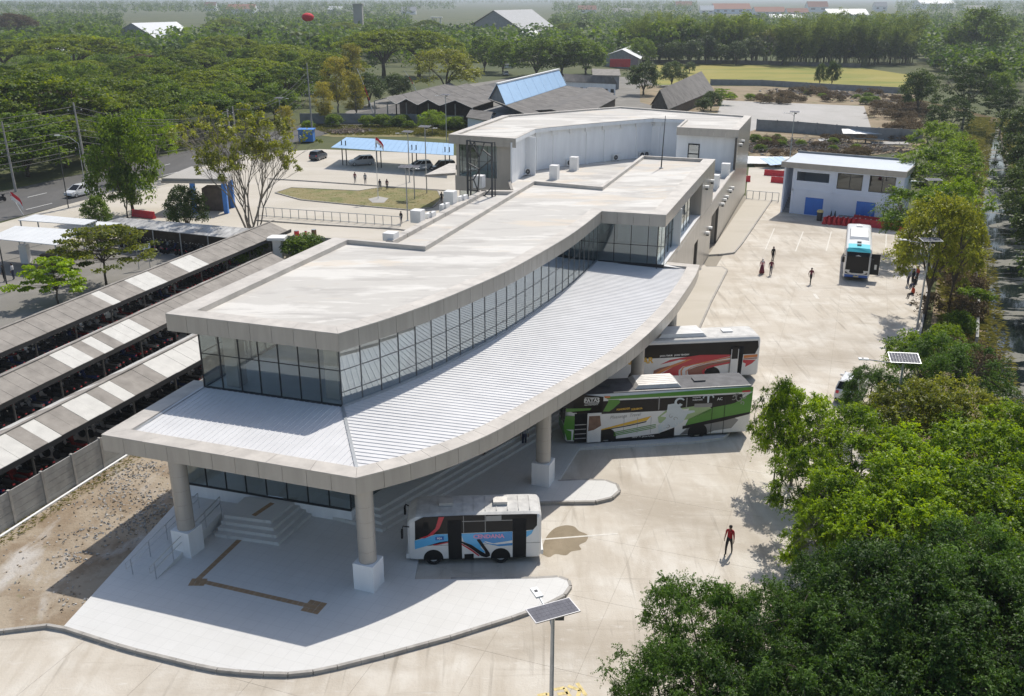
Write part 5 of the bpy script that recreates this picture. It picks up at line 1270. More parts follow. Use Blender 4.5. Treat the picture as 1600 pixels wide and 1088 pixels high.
make_car('silver car under the right half of the blue carport roof', CS, G3(655, 266), math.radians(200), group=None)
make_car('dark van at the right end under the blue carport', CBK, G3(692, 268), math.radians(200), True, cat='van')
make_car('white car half hidden under the lime trees beside the yard', CWH, G3(1330, 617), math.radians(60))
make_car('white car parked far off near the grey warehouse yard', CWH, G3(795, 107), math.radians(10))
make_car('white pickup-like car among the trees below the blue shed', CWH, G3(790, 118), math.radians(100))
mb_ = link('motorbike', BIKES[0]); mb_.location = G(2, 316, .01); mb_.rotation_euler = (0, 0, math.radians(70)); tag(mb_, 'black motorbike riding on the asphalt road at the picture edge', 'motorbike')

# ================================================================ LAMPS, POLES, WIRES
def solar_lamp(base, h, label, aim=0.0, tilt=14, panel_rz=0.0, arm=1.6, big=False, group='solar street lamps', psize=(1.65, .98)):
    t = thing('solar_lamp', label, 'street lamp', base, 0, group)
    p = MB(); p.tube([(0, 0, 0), (0, 0, h * .6), (0, 0, h)], [.085, .075, .06], M['galv'], 10); p.box((0, 0, .02), (.4, .4, .04), M['galv']); link('pole', p.data('pole'), t)
    a = MB(); d = Vector((math.cos(aim), math.sin(aim), 0)); z = h - .7
    a.tube([(0, 0, z), d * .3 + Vector((0, 0, z + .45)), d * arm + Vector((0, 0, z + .62))], .03, M['galv'], 6); ao = link('arm', a.data('arm'), t)
    l = MB(); Rz = Matrix.Rotation(aim, 4, 'Z'); l.box(d * (arm + .2) + Vector((0, 0, z + .64)), (.55, .26, .07), M['white'], M=Rz); l.box(d * (arm + .25) + Vector((0, 0, z + .685)), (.10, .10, .02), M['dark_steel'], M=Rz); link('lamp_head', l.data('lamp_head'), ao)
    R_ = Matrix.Translation((0, 0, h + .12)) @ Matrix.Rotation(panel_rz, 4, 'Z') @ Matrix.Rotation(math.radians(tilt), 4, 'X')
    f = MB(); w, dp = psize
    f.box((0, 0, 0), (w, dp, .04), M['alloy'] if big else M['galv']); po = link('solar_panel', f.data('solar_panel', M=R_), t)
    c = MB(); nx, ny = (10, 4); gx, gy = (w - .06) / nx, (dp - .06) / ny
    for i in range(nx):
        for j in range(ny): c.box((-w / 2 + .03 + gx * (i + .5), -dp / 2 + .03 + gy * (j + .5), .022), (gx * .95, gy * .95, .006), CELL)
    if big:
        for i in range(nx):
            for j in range(ny):
                cc2 = MB(); cc2.box((-w / 2 + .03 + gx * (i + .5), -dp / 2 + .03 + gy * (j + .5), .022), (gx * .965, gy * .965, .006), CELL); link('solar_cell', cc2.data('solar_cell', M=R_), po)
    else: link('cell_sheet', c.data('cell_sheet', M=R_), po)
    bx = MB(); bx.box((.22, .05, h - .15), (.30, .22, .16), M['dark_steel']); link('controller_box', bx.data('controller_box'), t)
    return t
CELL = mat('solar_cell_grey', (.15, .15, .17), .7, var=.12, scale=3, spec=.12)
lp = G(864, 955, 7.6)
solar_lamp((lp.x, lp.y, 0), 7.5, 'solar street lamp in front with a large grey panel and white lamp head', aim=math.radians(112), tilt=0, panel_rz=math.radians(24), arm=1.15, big=True, psize=(1.62, .82))
lamps = [((640, 285), 207, 'solar lamp left of a pair before the blue carport', 200), ((667, 303), 199, 'tallest solar lamp before the right half of the blue carport', -20), ((637, 345), 262, 'solar lamp on the near edge of the car park by the narrow roof', -20), ((648, 312), 262, 'solar lamp behind the one at the near edge of the car park', 20), ((441, 215), 154, 'solar lamp far left among trees beyond the bare tree', 10), ((698, 232), 149, 'solar lamp above the corner of the rear roof', 180), ((1233, 260), 176, 'thin solar lamp before the grey concrete lot', 180)]
for (bx_, by_), ty, lab, aim in lamps:
    base = G(bx_, by_); 
    lo, hi = 2, 14
    for _ in range(30):
        mid = (lo + hi) / 2; dz = mid - CAM_H; zc = base.y * _c - dz * _s; yc = base.y * _s + dz * _c
        if 544 - FPX * yc / zc > ty: lo = mid
        else: hi = mid
    solar_lamp(base, min(lo, 10), lab, math.radians(aim), 8, math.radians(-20), 1.4)
solar_lamp(G(1432, 517), 7.8, 'solar lamp at the yard edge beside the dark tree trunks', math.radians(160), 5, 0, 1.9)
q = G(1413, 560, 7.4); solar_lamp((q.x, q.y, 0), 7.3, 'solar lamp rising out of the tree tops beside the yard', math.radians(172), 16, math.radians(-8), 2.0)
q = G(1459, 281, 7.4); solar_lamp((q.x, q.y, 0), 7.3, 'solar lamp among the yellowish trees by the blue doors', math.radians(178), 4, 0, 2.0)

def util_pole(px, py, h, label, lean=0.0, arms=True):
    t = thing('utility_pole', label, 'utility pole', G(px, py), 0, 'utility poles along the road')
    p = MB(); p.tube([(0, 0, 0), (lean * .5, 0, h * .5), (lean, 0, h)], [.20, .16, .11], M['kerb'], 8); link('pole', p.data('pole'), t)
    if arms:
        for z in (h * .92, h * .72, h * .55):
            c = MB(); c.box((lean * z / h, 0, z), (1.9, .10, .10), M['dark_steel'], rz=.4); co = link('crossarm', c.data('crossarm'), t)
            i_ = MB()
            for k in (-.8, 0, .8): i_.lathe([(.05, z + .05), (.07, z + .15), (.04, z + .22)], M['white'], (lean * z / h + k * .92, k * .39, 0), 6)
            link('insulator', i_.data('insulator'), co)
    return t
PL = [(145, 318, 13.5, 'concrete utility pole by the white car, hung with many wires', -.5), (25, 300, 10, 'utility pole at the left edge of the picture among trees', -.2), (366, 262, 9.5, 'left of two thin poles rising behind the bare tree', -.2), (374, 256, 9.5, 'right of two thin poles rising behind the bare tree', -.2), (488, 207, 14, 'tall grey pole left of the yellowing trees', -.1)]
for px, py, h, l, le in PL: util_pole(px, py, h, l, le)
lt = thing('street_lamp', 'curved street lamp on the pole by the white car', 'street lamp', G(137, 316)); p = MB(); p.tube([(0, 0, 8.0), (-1.2, 0, 8.9), (-2.4, 0, 9.1)], .05, M['galv'], 6); p.tube([(0, 0, 0), (0, 0, 8)], .05, M['galv'], 6); link('arm', p.data('arm'), lt); p = MB(); p.box((-2.7, 0, 9.1), (.7, .25, .12), M['white']); link('lamp_head', p.data('lamp_head'), lt)
for px, py, h, lab in ((107, 325, 9, 'thin dark pole left of the white car'), (158, 330, 9, 'thin dark pole right of the white car'), (1, 375, 7, 'thin dark pole left of the white kiosk'), (13, 457, 8.5, 'thin dark pole before the white kiosk')):
    t = thing('thin_pole', lab, 'pole', G(px, py)); p = MB(); p.tube([(0, 0, 0), (0, 0, h)], [.07, .05], M['dark_steel'], 6); link('pole', p.data('pole'), t)
wires = MB()
A = G(145, 318); 
def wire(p0, p1, sag):
    p0, p1 = Vector(p0), Vector(p1); pts = []
    for i in range(9):
        f = i / 8; q = p0.lerp(p1, f); q.z -= sag * 4 * f * (1 - f); pts.append(q)
    wires.tube(pts, .035, M['dark_steel'], 4, cap=False)
for k, z in enumerate((13, 12.2, 11.4, 10.0, 9.2, 8.4, 7.4, 6.8)):
    wire((A.x - .4, A.y, z), (A.x - 34, A.y - 38, z - 1.0), 1.0); wire((A.x - .4, A.y, z), (G(366, 262).x, G(366, 262).y, min(z - 2, 9.2)), 1.6)
    if k % 2 == 0: wire((G(374, 256).x, G(374, 256).y, min(z - 2, 9)), (G(488, 207).x, G(488, 207).y, min(z, 12.5)), 2.0)
tag(wires.build('overhead_wires'), 'dark overhead wires slung between the roadside poles', 'wires')
# balloon and striped poles
bt = thing('advertising_balloon', 'red balloon floating above the trees on a thin line', 'balloon', G(481, 150)); bo = G(481, 27, 22) - G(481, 150); 
q = G(478, 160); qb = G(481, 27, 21); bt.location = (qb.x, qb.y, 0); b_ = MB(); b_.ball((0, 0, 21), (1.9, 1.9, 1.25), M['red_cloth'], 14, 8); link('balloon', b_.data('balloon', True), bt); b_ = MB(); b_.tube([(0, 0, 0), (.3, 0, 10), (0, 0, 20)], .03, M['white'], 4); link('line', b_.data('line'), bt)
for px, py, h, lab in ((584, 182, 11, 'leaning red and white barrier pole before the zigzag roofs'), (650, 142, 6, 'leaning white pole between the dark trees')):
    t = thing('striped_pole', lab, 'pole', G(px, py)); n_ = 6
    for k in range(n_):
        p = MB(); f = lambda s: Vector((-3.4 * s * (1 + .5 * s) / 1.5, 0, h * s)); p.tube([f(k / n_), f((k + 1) / n_)], [.14 - .015 * k, .125 - .015 * k], M['red_cloth'] if (k in (2, 3)) else M['white'], 6); link('band', p.data('band'), t)

# ================================================================ KIOSKS, GATE, PATCHED SHED, WALLS
def slab_roof(t, quad, z0s, th, m, name='roof'):
    v = [(q.x, q.y, z) for q, z in zip(quad, z0s)]; p = MB(); p.add(v + [(x, y, z + th) for x, y, z in v], [(3, 2, 1, 0), (4, 5, 6, 7), (0, 1, 5, 4), (1, 2, 6, 5), (2, 3, 7, 6), (3, 0, 4, 7)], m); p.build(name, t)
def canopy_thing(name, label, cat, corners_px, zs, m, legs=True, strips=0, group=None):
    qs = [G2(x, y, z) for (x, y), z in zip(corners_px, zs)]
    t = thing(name, label, cat, (qs[0].x, qs[0].y, 0), 0, group)
    n = strips or 1
    for i in range(n):
        f0, f1 = i / n + .001, (i + 1) / n - .001
        quad = [qs[0].lerp(qs[1], f0), qs[0].lerp(qs[1], f1), qs[3].lerp(qs[2], f1), qs[3].lerp(qs[2], f0)]
        zz = [zs[0] + (zs[1] - zs[0]) * f0, zs[0] + (zs[1] - zs[0]) * f1, zs[3] + (zs[2] - zs[3]) * f1, zs[3] + (zs[2] - zs[3]) * f0]
        slab_roof(t, quad, zz, .07, m, 'roof_sheet' if strips else 'roof')
    if legs:
        ctr = sum(qs, Vector((0, 0))) / 4
        for q, z in zip(qs, zs):
            q2 = q.lerp(ctr, .06); p = MB(); p.bar((q2.x, q2.y, 0), (q2.x, q2.y, z), .12, M['galv']); p.build('post', t)
    return t, qs
kt, kq = canopy_thing('kiosk', 'open white roofed kiosk with a counter beside the road, nearest of the white roofs', 'kiosk', ((-20, 373), (88, 384), (132, 361), (24, 354)), (3.0, 3.0, 3.3, 3.3), M['white_roof'], strips=10)
p = MB(); c_ = sum(kq, Vector((0, 0))) / 4; p.box((c_.x + 1.5, c_.y, .55), (2.6, .8, 1.1), M['brown_wall']); p.box((c_.x - 1.8, c_.y + .6, 1.0), (.8, .8, 2.0), M['white']); p.build('counter', kt)
p = MB(); p.box((c_.x + 2.9, c_.y - 1.3, 1.0), (1.0, .8, 2.0), M['brown_wall']); p.build('cabinet', kt)
k2, _ = canopy_thing('kiosk', 'long white roof behind the kiosk, edging the road', 'kiosk', ((28, 345), (132, 352.5), (152, 345), (55, 336)), (3.2, 3.2, 3.4, 3.4), M['white_roof'], strips=9)
k3, _ = canopy_thing('kiosk', 'small white roof between the long white roof and the patched shed', 'kiosk', ((148, 353.5), (182, 352), (190, 349.5), (152, 347)), (2.9, 2.9, 3.0, 3.0), M['white_roof'], strips=3)
pt, pq = canopy_thing('motorbike_shed', 'shed with a patched, weathered zinc roof across the end of the yard', 'parking shed', ((155, 351), (368, 374), (391, 358), (188, 341)), (2.6, 2.6, 2.9, 2.9), M['patch_roof'], strips=20)
bike_row(pq[0] + Vector((1, .8)), pq[1] + Vector((-.5, .8)), .65, 'motorbike parked in the shade under the patched zinc roof', 'motorbikes under the patched shed', math.pi / 2)
for f in (.2, .4, .6, .8):
    q = pq[0].lerp(pq[1], f); p = MB(); p.bar((q.x, q.y + .2, 0), (q.x, q.y + .2, 2.6), .1, M['galv']); p.build('post', pt)
p = MB(); p.seg(pq[3], pq[2], .1, 0, 2.6, M['brown_wall']); p.build('added_back_wall', pt)  # brown wall added so the space under the roof looks dark
sg_q = pq[0].lerp(pq[1], .22); p = MB(); p.box((sg_q.x, sg_q.y - .1, 2.2), (1.8, .05, .5), M['guard_wall'], rz=-.25); p.build('sign_board', pt)
# sign lying over the far shed, barrels, pillar
t = thing('sign_board', 'small pale sign board standing by the farthest motorbike shed', 'sign', G(226, 420)); p = MB(); p.box((0, 0, 2.3), (1.7, .06, .6), M['guard_wall'], rz=.5); link('board', p.data('board'), t); p = MB(); p.bar((-.5, -.2, 0), (-.5, -.2, 2.1), .06, M['galv']); p.bar((.5, .25, 0), (.5, .25, 2.1), .06, M['galv']); link('leg', p.data('leg'), t)
t = thing('gate_post', 'pale gate canopy on blue posts beside the road', 'gate', G(365, 330)); gp = G(365, 330)
gq = [G2(x, y, 4.2) for x, y in ((253, 283), (352, 284), (362, 276), (300, 264))]
p = MB(); p.add([(q.x, q.y, 4.2 + dz) for dz in (0, .35) for q in gq], [(3, 2, 1, 0), (4, 5, 6, 7), (0, 1, 5, 4), (1, 2, 6, 5), (2, 3, 7, 6), (3, 0, 4, 7)], M['lot']); p.build('roof', t)
fm = MB(); 
for i in range(4):
    a, b = gq[i], gq[(i + 1) % 4]; fm.bar((a.x, a.y, 4.1), (b.x, b.y, 4.1), .3, M['lot'], .3)
fm.build('fascia', t)
for q in (gq[1], gq[2], gq[0].lerp(gq[1], .5)): p = MB(); p.box((q.x - .3, q.y + .2, 2.05), (.55, .55, 4.1), M['blue_post']); p.build('post', t)
q = gq[0].lerp(gq[2], .75); p = MB(); p.box((q.x, q.y, 1.5), (3.0, 2.5, 3.0), M['brown_wall']); p.build('booth', t)
# dark wall at the shed end with barrels on it
da, db = G2(390, 392), G2(520, 400)
t = thing('panel_wall', 'dark precast wall behind the bushes at the end of the motorbike sheds', 'wall', (da.x, da.y, 0))
for i in range(9):
    a, b = da.lerp(db, i / 9), da.lerp(db, (i + 1) / 9)
    for k in range(4): p = MB(); p.seg(a + (b - a) * .02, b - (b - a) * .02, .07, k * .5, k * .5 + .48, M['grey_wall']); p.build('plank', t)
    p = MB(); p.box((a.x, a.y, 1.05), (.16, .16, 2.1), M['grey_wall']); p.build('post', t)
t = thing('white_pillar', 'square white pillar with a flat wide cap at the end of the sheds', 'pillar', G(436, 405)); p = MB(); p.box((0, 0, 1.1), (.9, .9, 2.2), M['white']); link('shaft', p.data('shaft'), t); p = MB(); p.box((0, 0, 2.35), (1.9, 1.6, .3), M['white']); link('cap', p.data('cap'), t)
def barrel(px, py, m, lab, r=.3, h=.85):
    t = thing('barrel', lab, 'barrel', G(px, py)); p = MB(); p.lathe([(r * .92, 0), (r, .05), (r, h * .33), (r * 1.05, h * .36), (r, h * .4), (r, h * .66), (r * 1.05, h * .7), (r, h * .74), (r * .95, h)], m, n=14); link('drum', p.data('drum'), t); p = MB(); p.lathe([(r * .9, h), (r * .9, h + .03)], M['galv'], n=14); link('lid', p.data('lid'), t)
barrel(464, 372, M['red_plastic'], 'red barrel standing beyond the dark wall'); barrel(491, 370, mat('rust_drum', (.16, .10, .05), .8, var=.3), 'rusty brown drum right of the red barrel')
barrel(478, 370, M['red_cloth'], 'small red bollard between the two drums', .14, .7)

# red water-filled barriers
def barrier_mesh():
    b = MB(); L, H = 1.35, .95
    pr = [(-.26, 0), (-.26, .16), (-.13, .42), (-.10, .9), (.10, .9), (.13, .42), (.26, .16), (.26, 0)]
    for x0, x1 in ((-L / 2, -L / 2 + .25), (-L / 2 + .25, L / 2 - .25), (L / 2 - .25, L / 2)):
        s_ = 1 if x0 == -L / 2 or x1 == L / 2 else .86
        v = [(x0, y * s_, z) for y, z in pr] + [(x1, y * s_, z) for y, z in pr]; n = len(pr)
        b.add(v, [(i, i + 1, n + i + 1, n + i) for i in range(n - 1)] + [tuple(reversed(range(n))), tuple(range(n, 2 * n))], M['red_plastic'])
    b.lathe([(.07, .9), (.07, .96)], M['white'], (0, 0, 0), 8)
    return b.data('plastic_barrier')
BAR = barrier_mesh()
def barriers(p0, p1, n, label, group, z=0, jit=.05, rot=0):
    a, b = G2(*p0), G2(*p1); t = (b - a).normalized()
    for i in range(n):
        q = a.lerp(b, (i + .5) / n); o = link('plastic_barrier', BAR); o.location = (q.x, q.y, z); o.rotation_euler = (0, 0, math.atan2(t.y, t.x) + rot + rnd.uniform(-jit, jit)); tag(o, label, 'barrier', group)
barriers((1287, 349), (1340, 353), 7, 'red plastic barrier in the left run standing crosswise before the white wall', 'red barriers in the left run', 0, .1, 1.2)
barriers((1338, 352), (1408, 361), 8, 'red plastic barrier in the right run before the white wall', 'red barriers in the right run')
barriers((1338, 347), (1410, 356), 9, 'red plastic barrier in the back row behind the right run', 'red barriers in the back row')
barriers((1196, 274), (1224, 276), 3, 'red plastic barrier in the upper row left of the blue doors', 'red barriers by the side road')
barriers((1206, 285), (1228, 287), 2, 'red plastic barrier in the lower row left of the blue doors', 'red barriers by the side road')
barriers((1160, 284), (1170, 284), 1, 'single dark red barrier just beyond the beige side wall', None)
barriers((209, 338), (241, 342), 3, 'red plastic barrier between the roadside trees and the patched shed', 'red barriers by the road trees')

# two-storey guard building with blue doors
ga, gb_ = G2(1233, 333), G2(1420, 353.5)
gd = (gb_ - ga).normalized(); gn = Vector((-gd.y, gd.x)); gl_ = 13.6; gw = 6.0
gt = thing('guard_building', 'two storey pale blue building with two blue doors and a sloping grey roof', 'building', (ga.x, ga.y, 0))
def gq_(s, o): return ga + gd * s + gn * o
sx = 1.1                                                     # outside stair on the left, then the block
p = MB(); 
for i in range(12): p.prism([tuple(gq_(-.9, .2 + i * .42)), tuple(gq_(0.0, .2 + i * .42)), tuple(gq_(0.0, .2 + i * .42 + .42)), tuple(gq_(-.9, .2 + i * .42 + .42))], i * .27, i * .27 + .27, M['grey_wall'])
p.build('outside_stair', gt)
p = MB(); p.prism([tuple(gq_(-1.15, -.1)), tuple(gq_(-.95, -.1)), tuple(gq_(-.95, gw)), tuple(gq_(-1.15, gw))], 0, 6.1, M['guard_wall']); p.build('fin_wall', gt)
wins = ((.5, 4.6, 4.35, 5.5), (5.6, 8.7, 3.75, 5.75), (9.5, 12.6, 3.75, 5.8)); doors = ((1.9, 4.2, 0.05, 2.3), (8.3, 10.6, .05, 2.45))
cuts = sorted({0, gl_} | {w[0] for w in wins} | {w[1] for w in wins} | {d[0] for d in doors} | {d[1] for d in doors})
p = MB()
def front_wall(s0, s1, z0, z1, m=M['guard_wall']): p.prism([tuple(gq_(s0, 0)), tuple(gq_(s1, 0)), tuple(gq_(s1, .2)), tuple(gq_(s0, .2))], z0, z1, m)
for s0, s1 in zip(cuts, cuts[1:]):
    mid = (s0 + s1) / 2; holes = sorted([(z0, z1) for a, b, z0, z1 in wins + doors if a < mid < b]); z = 0
    for z0, z1 in holes:
        if z0 > z + .01: front_wall(s0, s1, z, z0)
        z = z1
    front_wall(s0, s1, z, 6.1)
p.prism([tuple(gq_(0, .2)), tuple(gq_(.2, .2)), tuple(gq_(.2, gw)), tuple(gq_(0, gw))], 0, 6.3, M['guard_wall']); p.prism([tuple(gq_(gl_ - .2, .2)), tuple(gq_(gl_, .2)), tuple(gq_(gl_, gw)), tuple(gq_(gl_ - .2, gw))], 0, 6.3, M['guard_wall']); p.prism([tuple(gq_(.2, gw - .2)), tuple(gq_(gl_ - .2, gw - .2)), tuple(gq_(gl_ - .2, gw)), tuple(gq_(.2, gw))], 0, 6.3, M['guard_wall'])
p.prism([tuple(gq_(.2, .2)), tuple(gq_(gl_ - .2, .2)), tuple(gq_(gl_ - .2, gw - .2)), tuple(gq_(.2, gw - .2))], 3.0, 3.15, M['lot'])
p.build('wall', gt)
for s0, s1, z0, z1 in ((-.02, gl_ + .02, 3.0, 3.22), (5.0, 5.35, 0, 6.08), (0, .3, 0, 6.08), (13.2, 13.58, 0, 6.08)):
    p = MB(); p.prism([tuple(gq_(s0, -.06)), tuple(gq_(s1, -.06)), tuple(gq_(s1, -.003)), tuple(gq_(s0, -.003))], z0, z1, M['guard_wall']); p.build('pilaster', gt)
for s0, s1, z0, z1 in wins[1:]:
    f = MB()
    for a, b, c, d in ((s0, s1, z0, z0 + .08), (s0, s1, z1 - .08, z1), (s0, s0 + .08, z0, z1), (s1 - .08, s1, z0, z1), ((s0 + s1) / 2 - .04, (s0 + s1) / 2 + .04, z0, z1)): f.prism([tuple(gq_(a, .06)), tuple(gq_(b, .06)), tuple(gq_(b, .14)), tuple(gq_(a, .14))], c, d, M['frame'])
    fo_ = f.build('window', gt)
    for h0, h1 in ((s0, (s0 + s1) / 2), ((s0 + s1) / 2, s1)): g = MB(); g.prism([tuple(gq_(h0, .095)), tuple(gq_(h1, .095)), tuple(gq_(h1, .115)), tuple(gq_(h0, .115))], z0, z1, M['glass_dark']); g.build('pane', fo_)
for s0, s1, z0, z1 in doors:
    f = MB(); f.prism([tuple(gq_(s0, .07)), tuple(gq_(s1, .07)), tuple(gq_(s1, .13)), tuple(gq_(s0, .13))], z0, z1, M['blue_door']); do = f.build('door', gt)
    for h0, h1 in ((s0 + .08, (s0 + s1) / 2 - .03), ((s0 + s1) / 2 + .03, s1 - .08)):
        g = MB(); g.prism([tuple(gq_(h0, .03)), tuple(gq_(h1, .03)), tuple(gq_(h1, .068)), tuple(gq_(h0, .068))], z0 + .08, z1 - .08, M['blue_door']); g.build('door_leaf', do)
f = MB(); f.prism([tuple(gq_(-1.4, -1.0)), tuple(gq_(gl_ + .3, -1.0)), tuple(gq_(gl_ + .3, -.85)), tuple(gq_(-1.4, -.85))], 6.05, 6.75, M['acp']); f.prism([tuple(gq_(-1.4, -.85)), tuple(gq_(-1.25, -.85)), tuple(gq_(-1.25, gw + .5)), tuple(gq_(-1.4, gw + .5))], 6.05, 6.75, M['acp']); f.prism([tuple(gq_(gl_ + .15, -.85)), tuple(gq_(gl_ + .3, -.85)), tuple(gq_(gl_ + .3, gw + .5)), tuple(gq_(gl_ + .15, gw + .5))], 6.05, 6.75, M['acp']); f.prism([tuple(gq_(-1.25, gw + .3)), tuple(gq_(gl_ + .15, gw + .3)), tuple(gq_(gl_ + .15, gw + .5)), tuple(gq_(-1.25, gw + .5))], 6.05, 7.2, M['grey_wall']); f.build('parapet', gt)
r = MB(); a_, b_, c_2, d_ = gq_(-1.25, -.85), gq_(gl_ + .15, -.85), gq_(gl_ + .15, gw + .3), gq_(-1.25, gw + .3); r.add([(a_.x, a_.y, 6.5), (b_.x, b_.y, 6.5), (c_2.x, c_2.y, 6.95), (d_.x, d_.y, 6.95)], [(0, 1, 2, 3)], M['zinc_blue']); r.face([(q.x, q.y, 6.1) for q in (d_, c_2, b_, a_)], M['ceil_in']); r.build('roof', gt)
# bin, pots, bench before it
t = thing('litter_bin', 'dark litter bin with a yellow lid before the left blue door', 'bin', G(1280, 345)); p = MB(); p.lathe([(.34, 0), (.38, 1.1)], M['dark_steel'], n=12); link('body', p.data('body'), t); p = MB(); p.lathe([(.42, 1.1), (.40, 1.3), (.2, 1.42)], M['paint_y'], n=12); link('lid', p.data('lid'), t)
for px, lab in ((1298, 'left of two dark traffic cones by the white wall'), (1304, 'right of two dark traffic cones by the white wall')):
    t = thing('traffic_cone', lab, 'traffic cone', G(px, 341)); p = MB(); p.lathe([(.16, .04), (.03, .95)], M['dark_steel'], n=10); link('cone', p.data('cone'), t); p = MB(); p.box((0, 0, .02), (.45, .45, .04), M['dark_steel']); link('base', p.data('base'), t)
t = thing('bench', 'row of dark waiting chairs against the pale wall between the blue doors', 'bench', G(1325, 344), math.atan2(gd.y, gd.x))
for k in range(5):
    p = MB(); p.box((-1 + k * .55, .2, .45), (.48, .45, .05), M['grey_wall']); p.box((-1 + k * .55, .44, .72), (.48, .05, .5), M['grey_wall']); link('seat', p.data('seat'), t)
p = MB(); p.bar((-1.3, .2, .4), (1.5, .2, .4), .06, M['galv']); p.bar((-1.1, .2, 0), (-1.1, .2, .4), .06, M['galv']); p.bar((1.3, .2, 0), (1.3, .2, .4), .06, M['galv']); link('leg', p.data('leg'), t)
# ================================================================ PEOPLE
SKIN = mat('skin', (.26, .135, .085), .6, var=.05)
def body_mesh(pose):
    """one skinned figure, 1.7 m, facing +y"""
    V, E_, R, Lb = [], [], [], []
    def v(p, r, l): V.append(Vector(p)); R.append(r); Lb.append(l); return len(V) - 1
    walk = {'stand': 0, 'walk': 1, 'sit': 0}[pose]; dz = 0
    pel = v((0, 0, .94), (.145, .105), 2); ab = v((0, .0, 1.10), (.135, .10), 1); ch = v((0, .0, 1.28), (.165, .11), 1); nb = v((0, 0, 1.42), (.085, .075), 1); nk = v((0, .01, 1.49), (.05, .055), 0); hd = v((0, .03, 1.59), (.072, .092), 0); ht = v((0, .015, 1.655), (.062, .078), 0)
    for a, b in ((pel, ab), (ab, ch), (ch, nb), (nb, nk), (nk, hd), (hd, ht)): E_.append((a, b))
    tips = []
    for s in (1, -1):
        sw = s * walk
        sh = v((s * .17, 0, 1.385), (.062, .065), 1); el = v((s * .235, -.02 - .10 * sw, 1.12), (.042, .042), 1); wr = v((s * .25, .06 - .04 * sw, .89), (.028, .03), 0); ha = v((s * .25, .085 - .03 * sw, .82), (.036, .018), 0)
        for a, b in ((nb, sh), (sh, el), (el, wr), (wr, ha)): E_.append((a, b))
        if pose == 'sit': hip = v((s * .09, .02, .90), (.09, .09), 2); kn = v((s * .11, .42, .86), (.065, .065), 2); an = v((s * .11, .44, .46), (.045, .045), 2); to = v((s * .12, .60, .41), (.04, .03), 3)
        else: hip = v((s * .085, .01, .88), (.088, .092), 2); kn = v((s * .095, .03 + .16 * sw, .50), (.06, .062), 2); an = v((s * .10, -.03 + .22 * sw, .10), (.042, .045), 2); to = v((s * .12, .11 + .22 * sw, .035), (.042, .03), 3)
        for a, b in ((pel, hip), (hip, kn), (kn, an), (an, to)): E_.append((a, b))
        tips.append((V[wr], V[ha], s))
    me = bpy.data.meshes.new('figure'); me.from_pydata([tuple(p) for p in V], E_, [])
    o = bpy.data.objects.new('figure', me); COL.objects.link(o)
    o.modifiers.new('skin', 'SKIN'); ss = o.modifiers.new('sub', 'SUBSURF'); ss.levels = 1; ss.render_levels = 1
    if not me.skin_vertices: me.attributes.new
    for i, d in enumerate(me.skin_vertices[0].data): d.radius = R[i]; d.use_root = (i == 0)
    dg = bpy.context.evaluated_depsgraph_get(); m2 = bpy.data.meshes.new_from_object(o.evaluated_get(dg)); bpy.data.objects.remove(o)
    b = MB(); vs = [tuple(q.co) for q in m2.vertices]
    slots = [SLOT[0], SLOT[1], SLOT[2], SLOT[3]]
    for m in slots: b.mi(m)
    base = 0; b.v += vs
    for p in m2.polygons:
        c = p.center; best = None
        for a, e in E_:
            A, B_ = V[a], V[e]; ab_ = B_ - A; t = max(0, min(1, (c - A).dot(ab_) / ab_.length_squared)); d = (c - A - ab_ * t).length
            if best is None or d < best[0]: best = (d, Lb[a] if t < .5 else Lb[e])
        b.f.append(tuple(p.vertices)); b.m.append(best[1])
    for w, h, s in tips:                                   # thumb and four bent fingers on each hand
        d = (h - w).normalized()
        for k in range(4):
            p0 = h + Vector((0, -.03 + .02 * k, -.005)); ln = (.06, .075, .072, .058)[k]
            p1 = p0 + d * ln * .55 + Vector((-s * .004, 0, 0)); p2 = p1 + d * ln * .45 + Vector((-s * .02, .004, 0)); b.tube([p0, p1, p2], [.011, .010, .008], SLOT[0], 5)
        p0 = w.lerp(h, .5) + Vector((0, .02, 0)); b.tube([p0, p0 + Vector((-s * .005, .035, -.03)), p0 + Vector((-s * .01, .04, -.062))], [.013, .012, .009], SLOT[0], 5)
    b.ball((0, .118, 1.585), (.014, .022, .022), SLOT[0], 6, 4)
    for s in (1, -1): b.ball((s * .078, .02, 1.585), (.012, .024, .034), SLOT[0], 6, 4)
    return b.data('body', True)
SLOT = [SKIN, mat('shirt', (.5, .5, .5), .8, var=.08), mat('trousers', (.03, .03, .04), .8, var=.08), mat('shoes', (.02, .02, .02), .6, var=0)]
BODY = {k: body_mesh(k) for k in ('stand', 'walk', 'sit')}
def hair_mesh(scarf=False):
    b = MB(); b.ball((0, .002, 1.635), (.088, .105, .075), HAIRM, 12, 6); b.ball((0, -.035, 1.585), (.082, .07, .085), HAIRM, 10, 5)
    if scarf: b.lathe([(.19, 1.32), (.12, 1.44), (.10, 1.5)], HAIRM, (0, 0, 0), 12)
    return b.data('hair', True)
HAIRM = mat('hair_black', (.012, .010, .009), .6, var=0)
HAIR = {False: hair_mesh(False), True: hair_mesh(True)}
eb = MB()
for s in (1, -1): eb.ball((s * .03, .112, 1.605), (.012, .008, .008), HAIRM, 6, 4)
eb.box((0, .122, 1.545), (.045, .008, .010), PBR); EYES = eb.data('face')
_cloth = {}
def cloth(nm, c):
    if nm not in _cloth: _cloth[nm] = mat('cloth_' + nm, c, .85, var=.08, scale=8)
    return _cloth[nm]
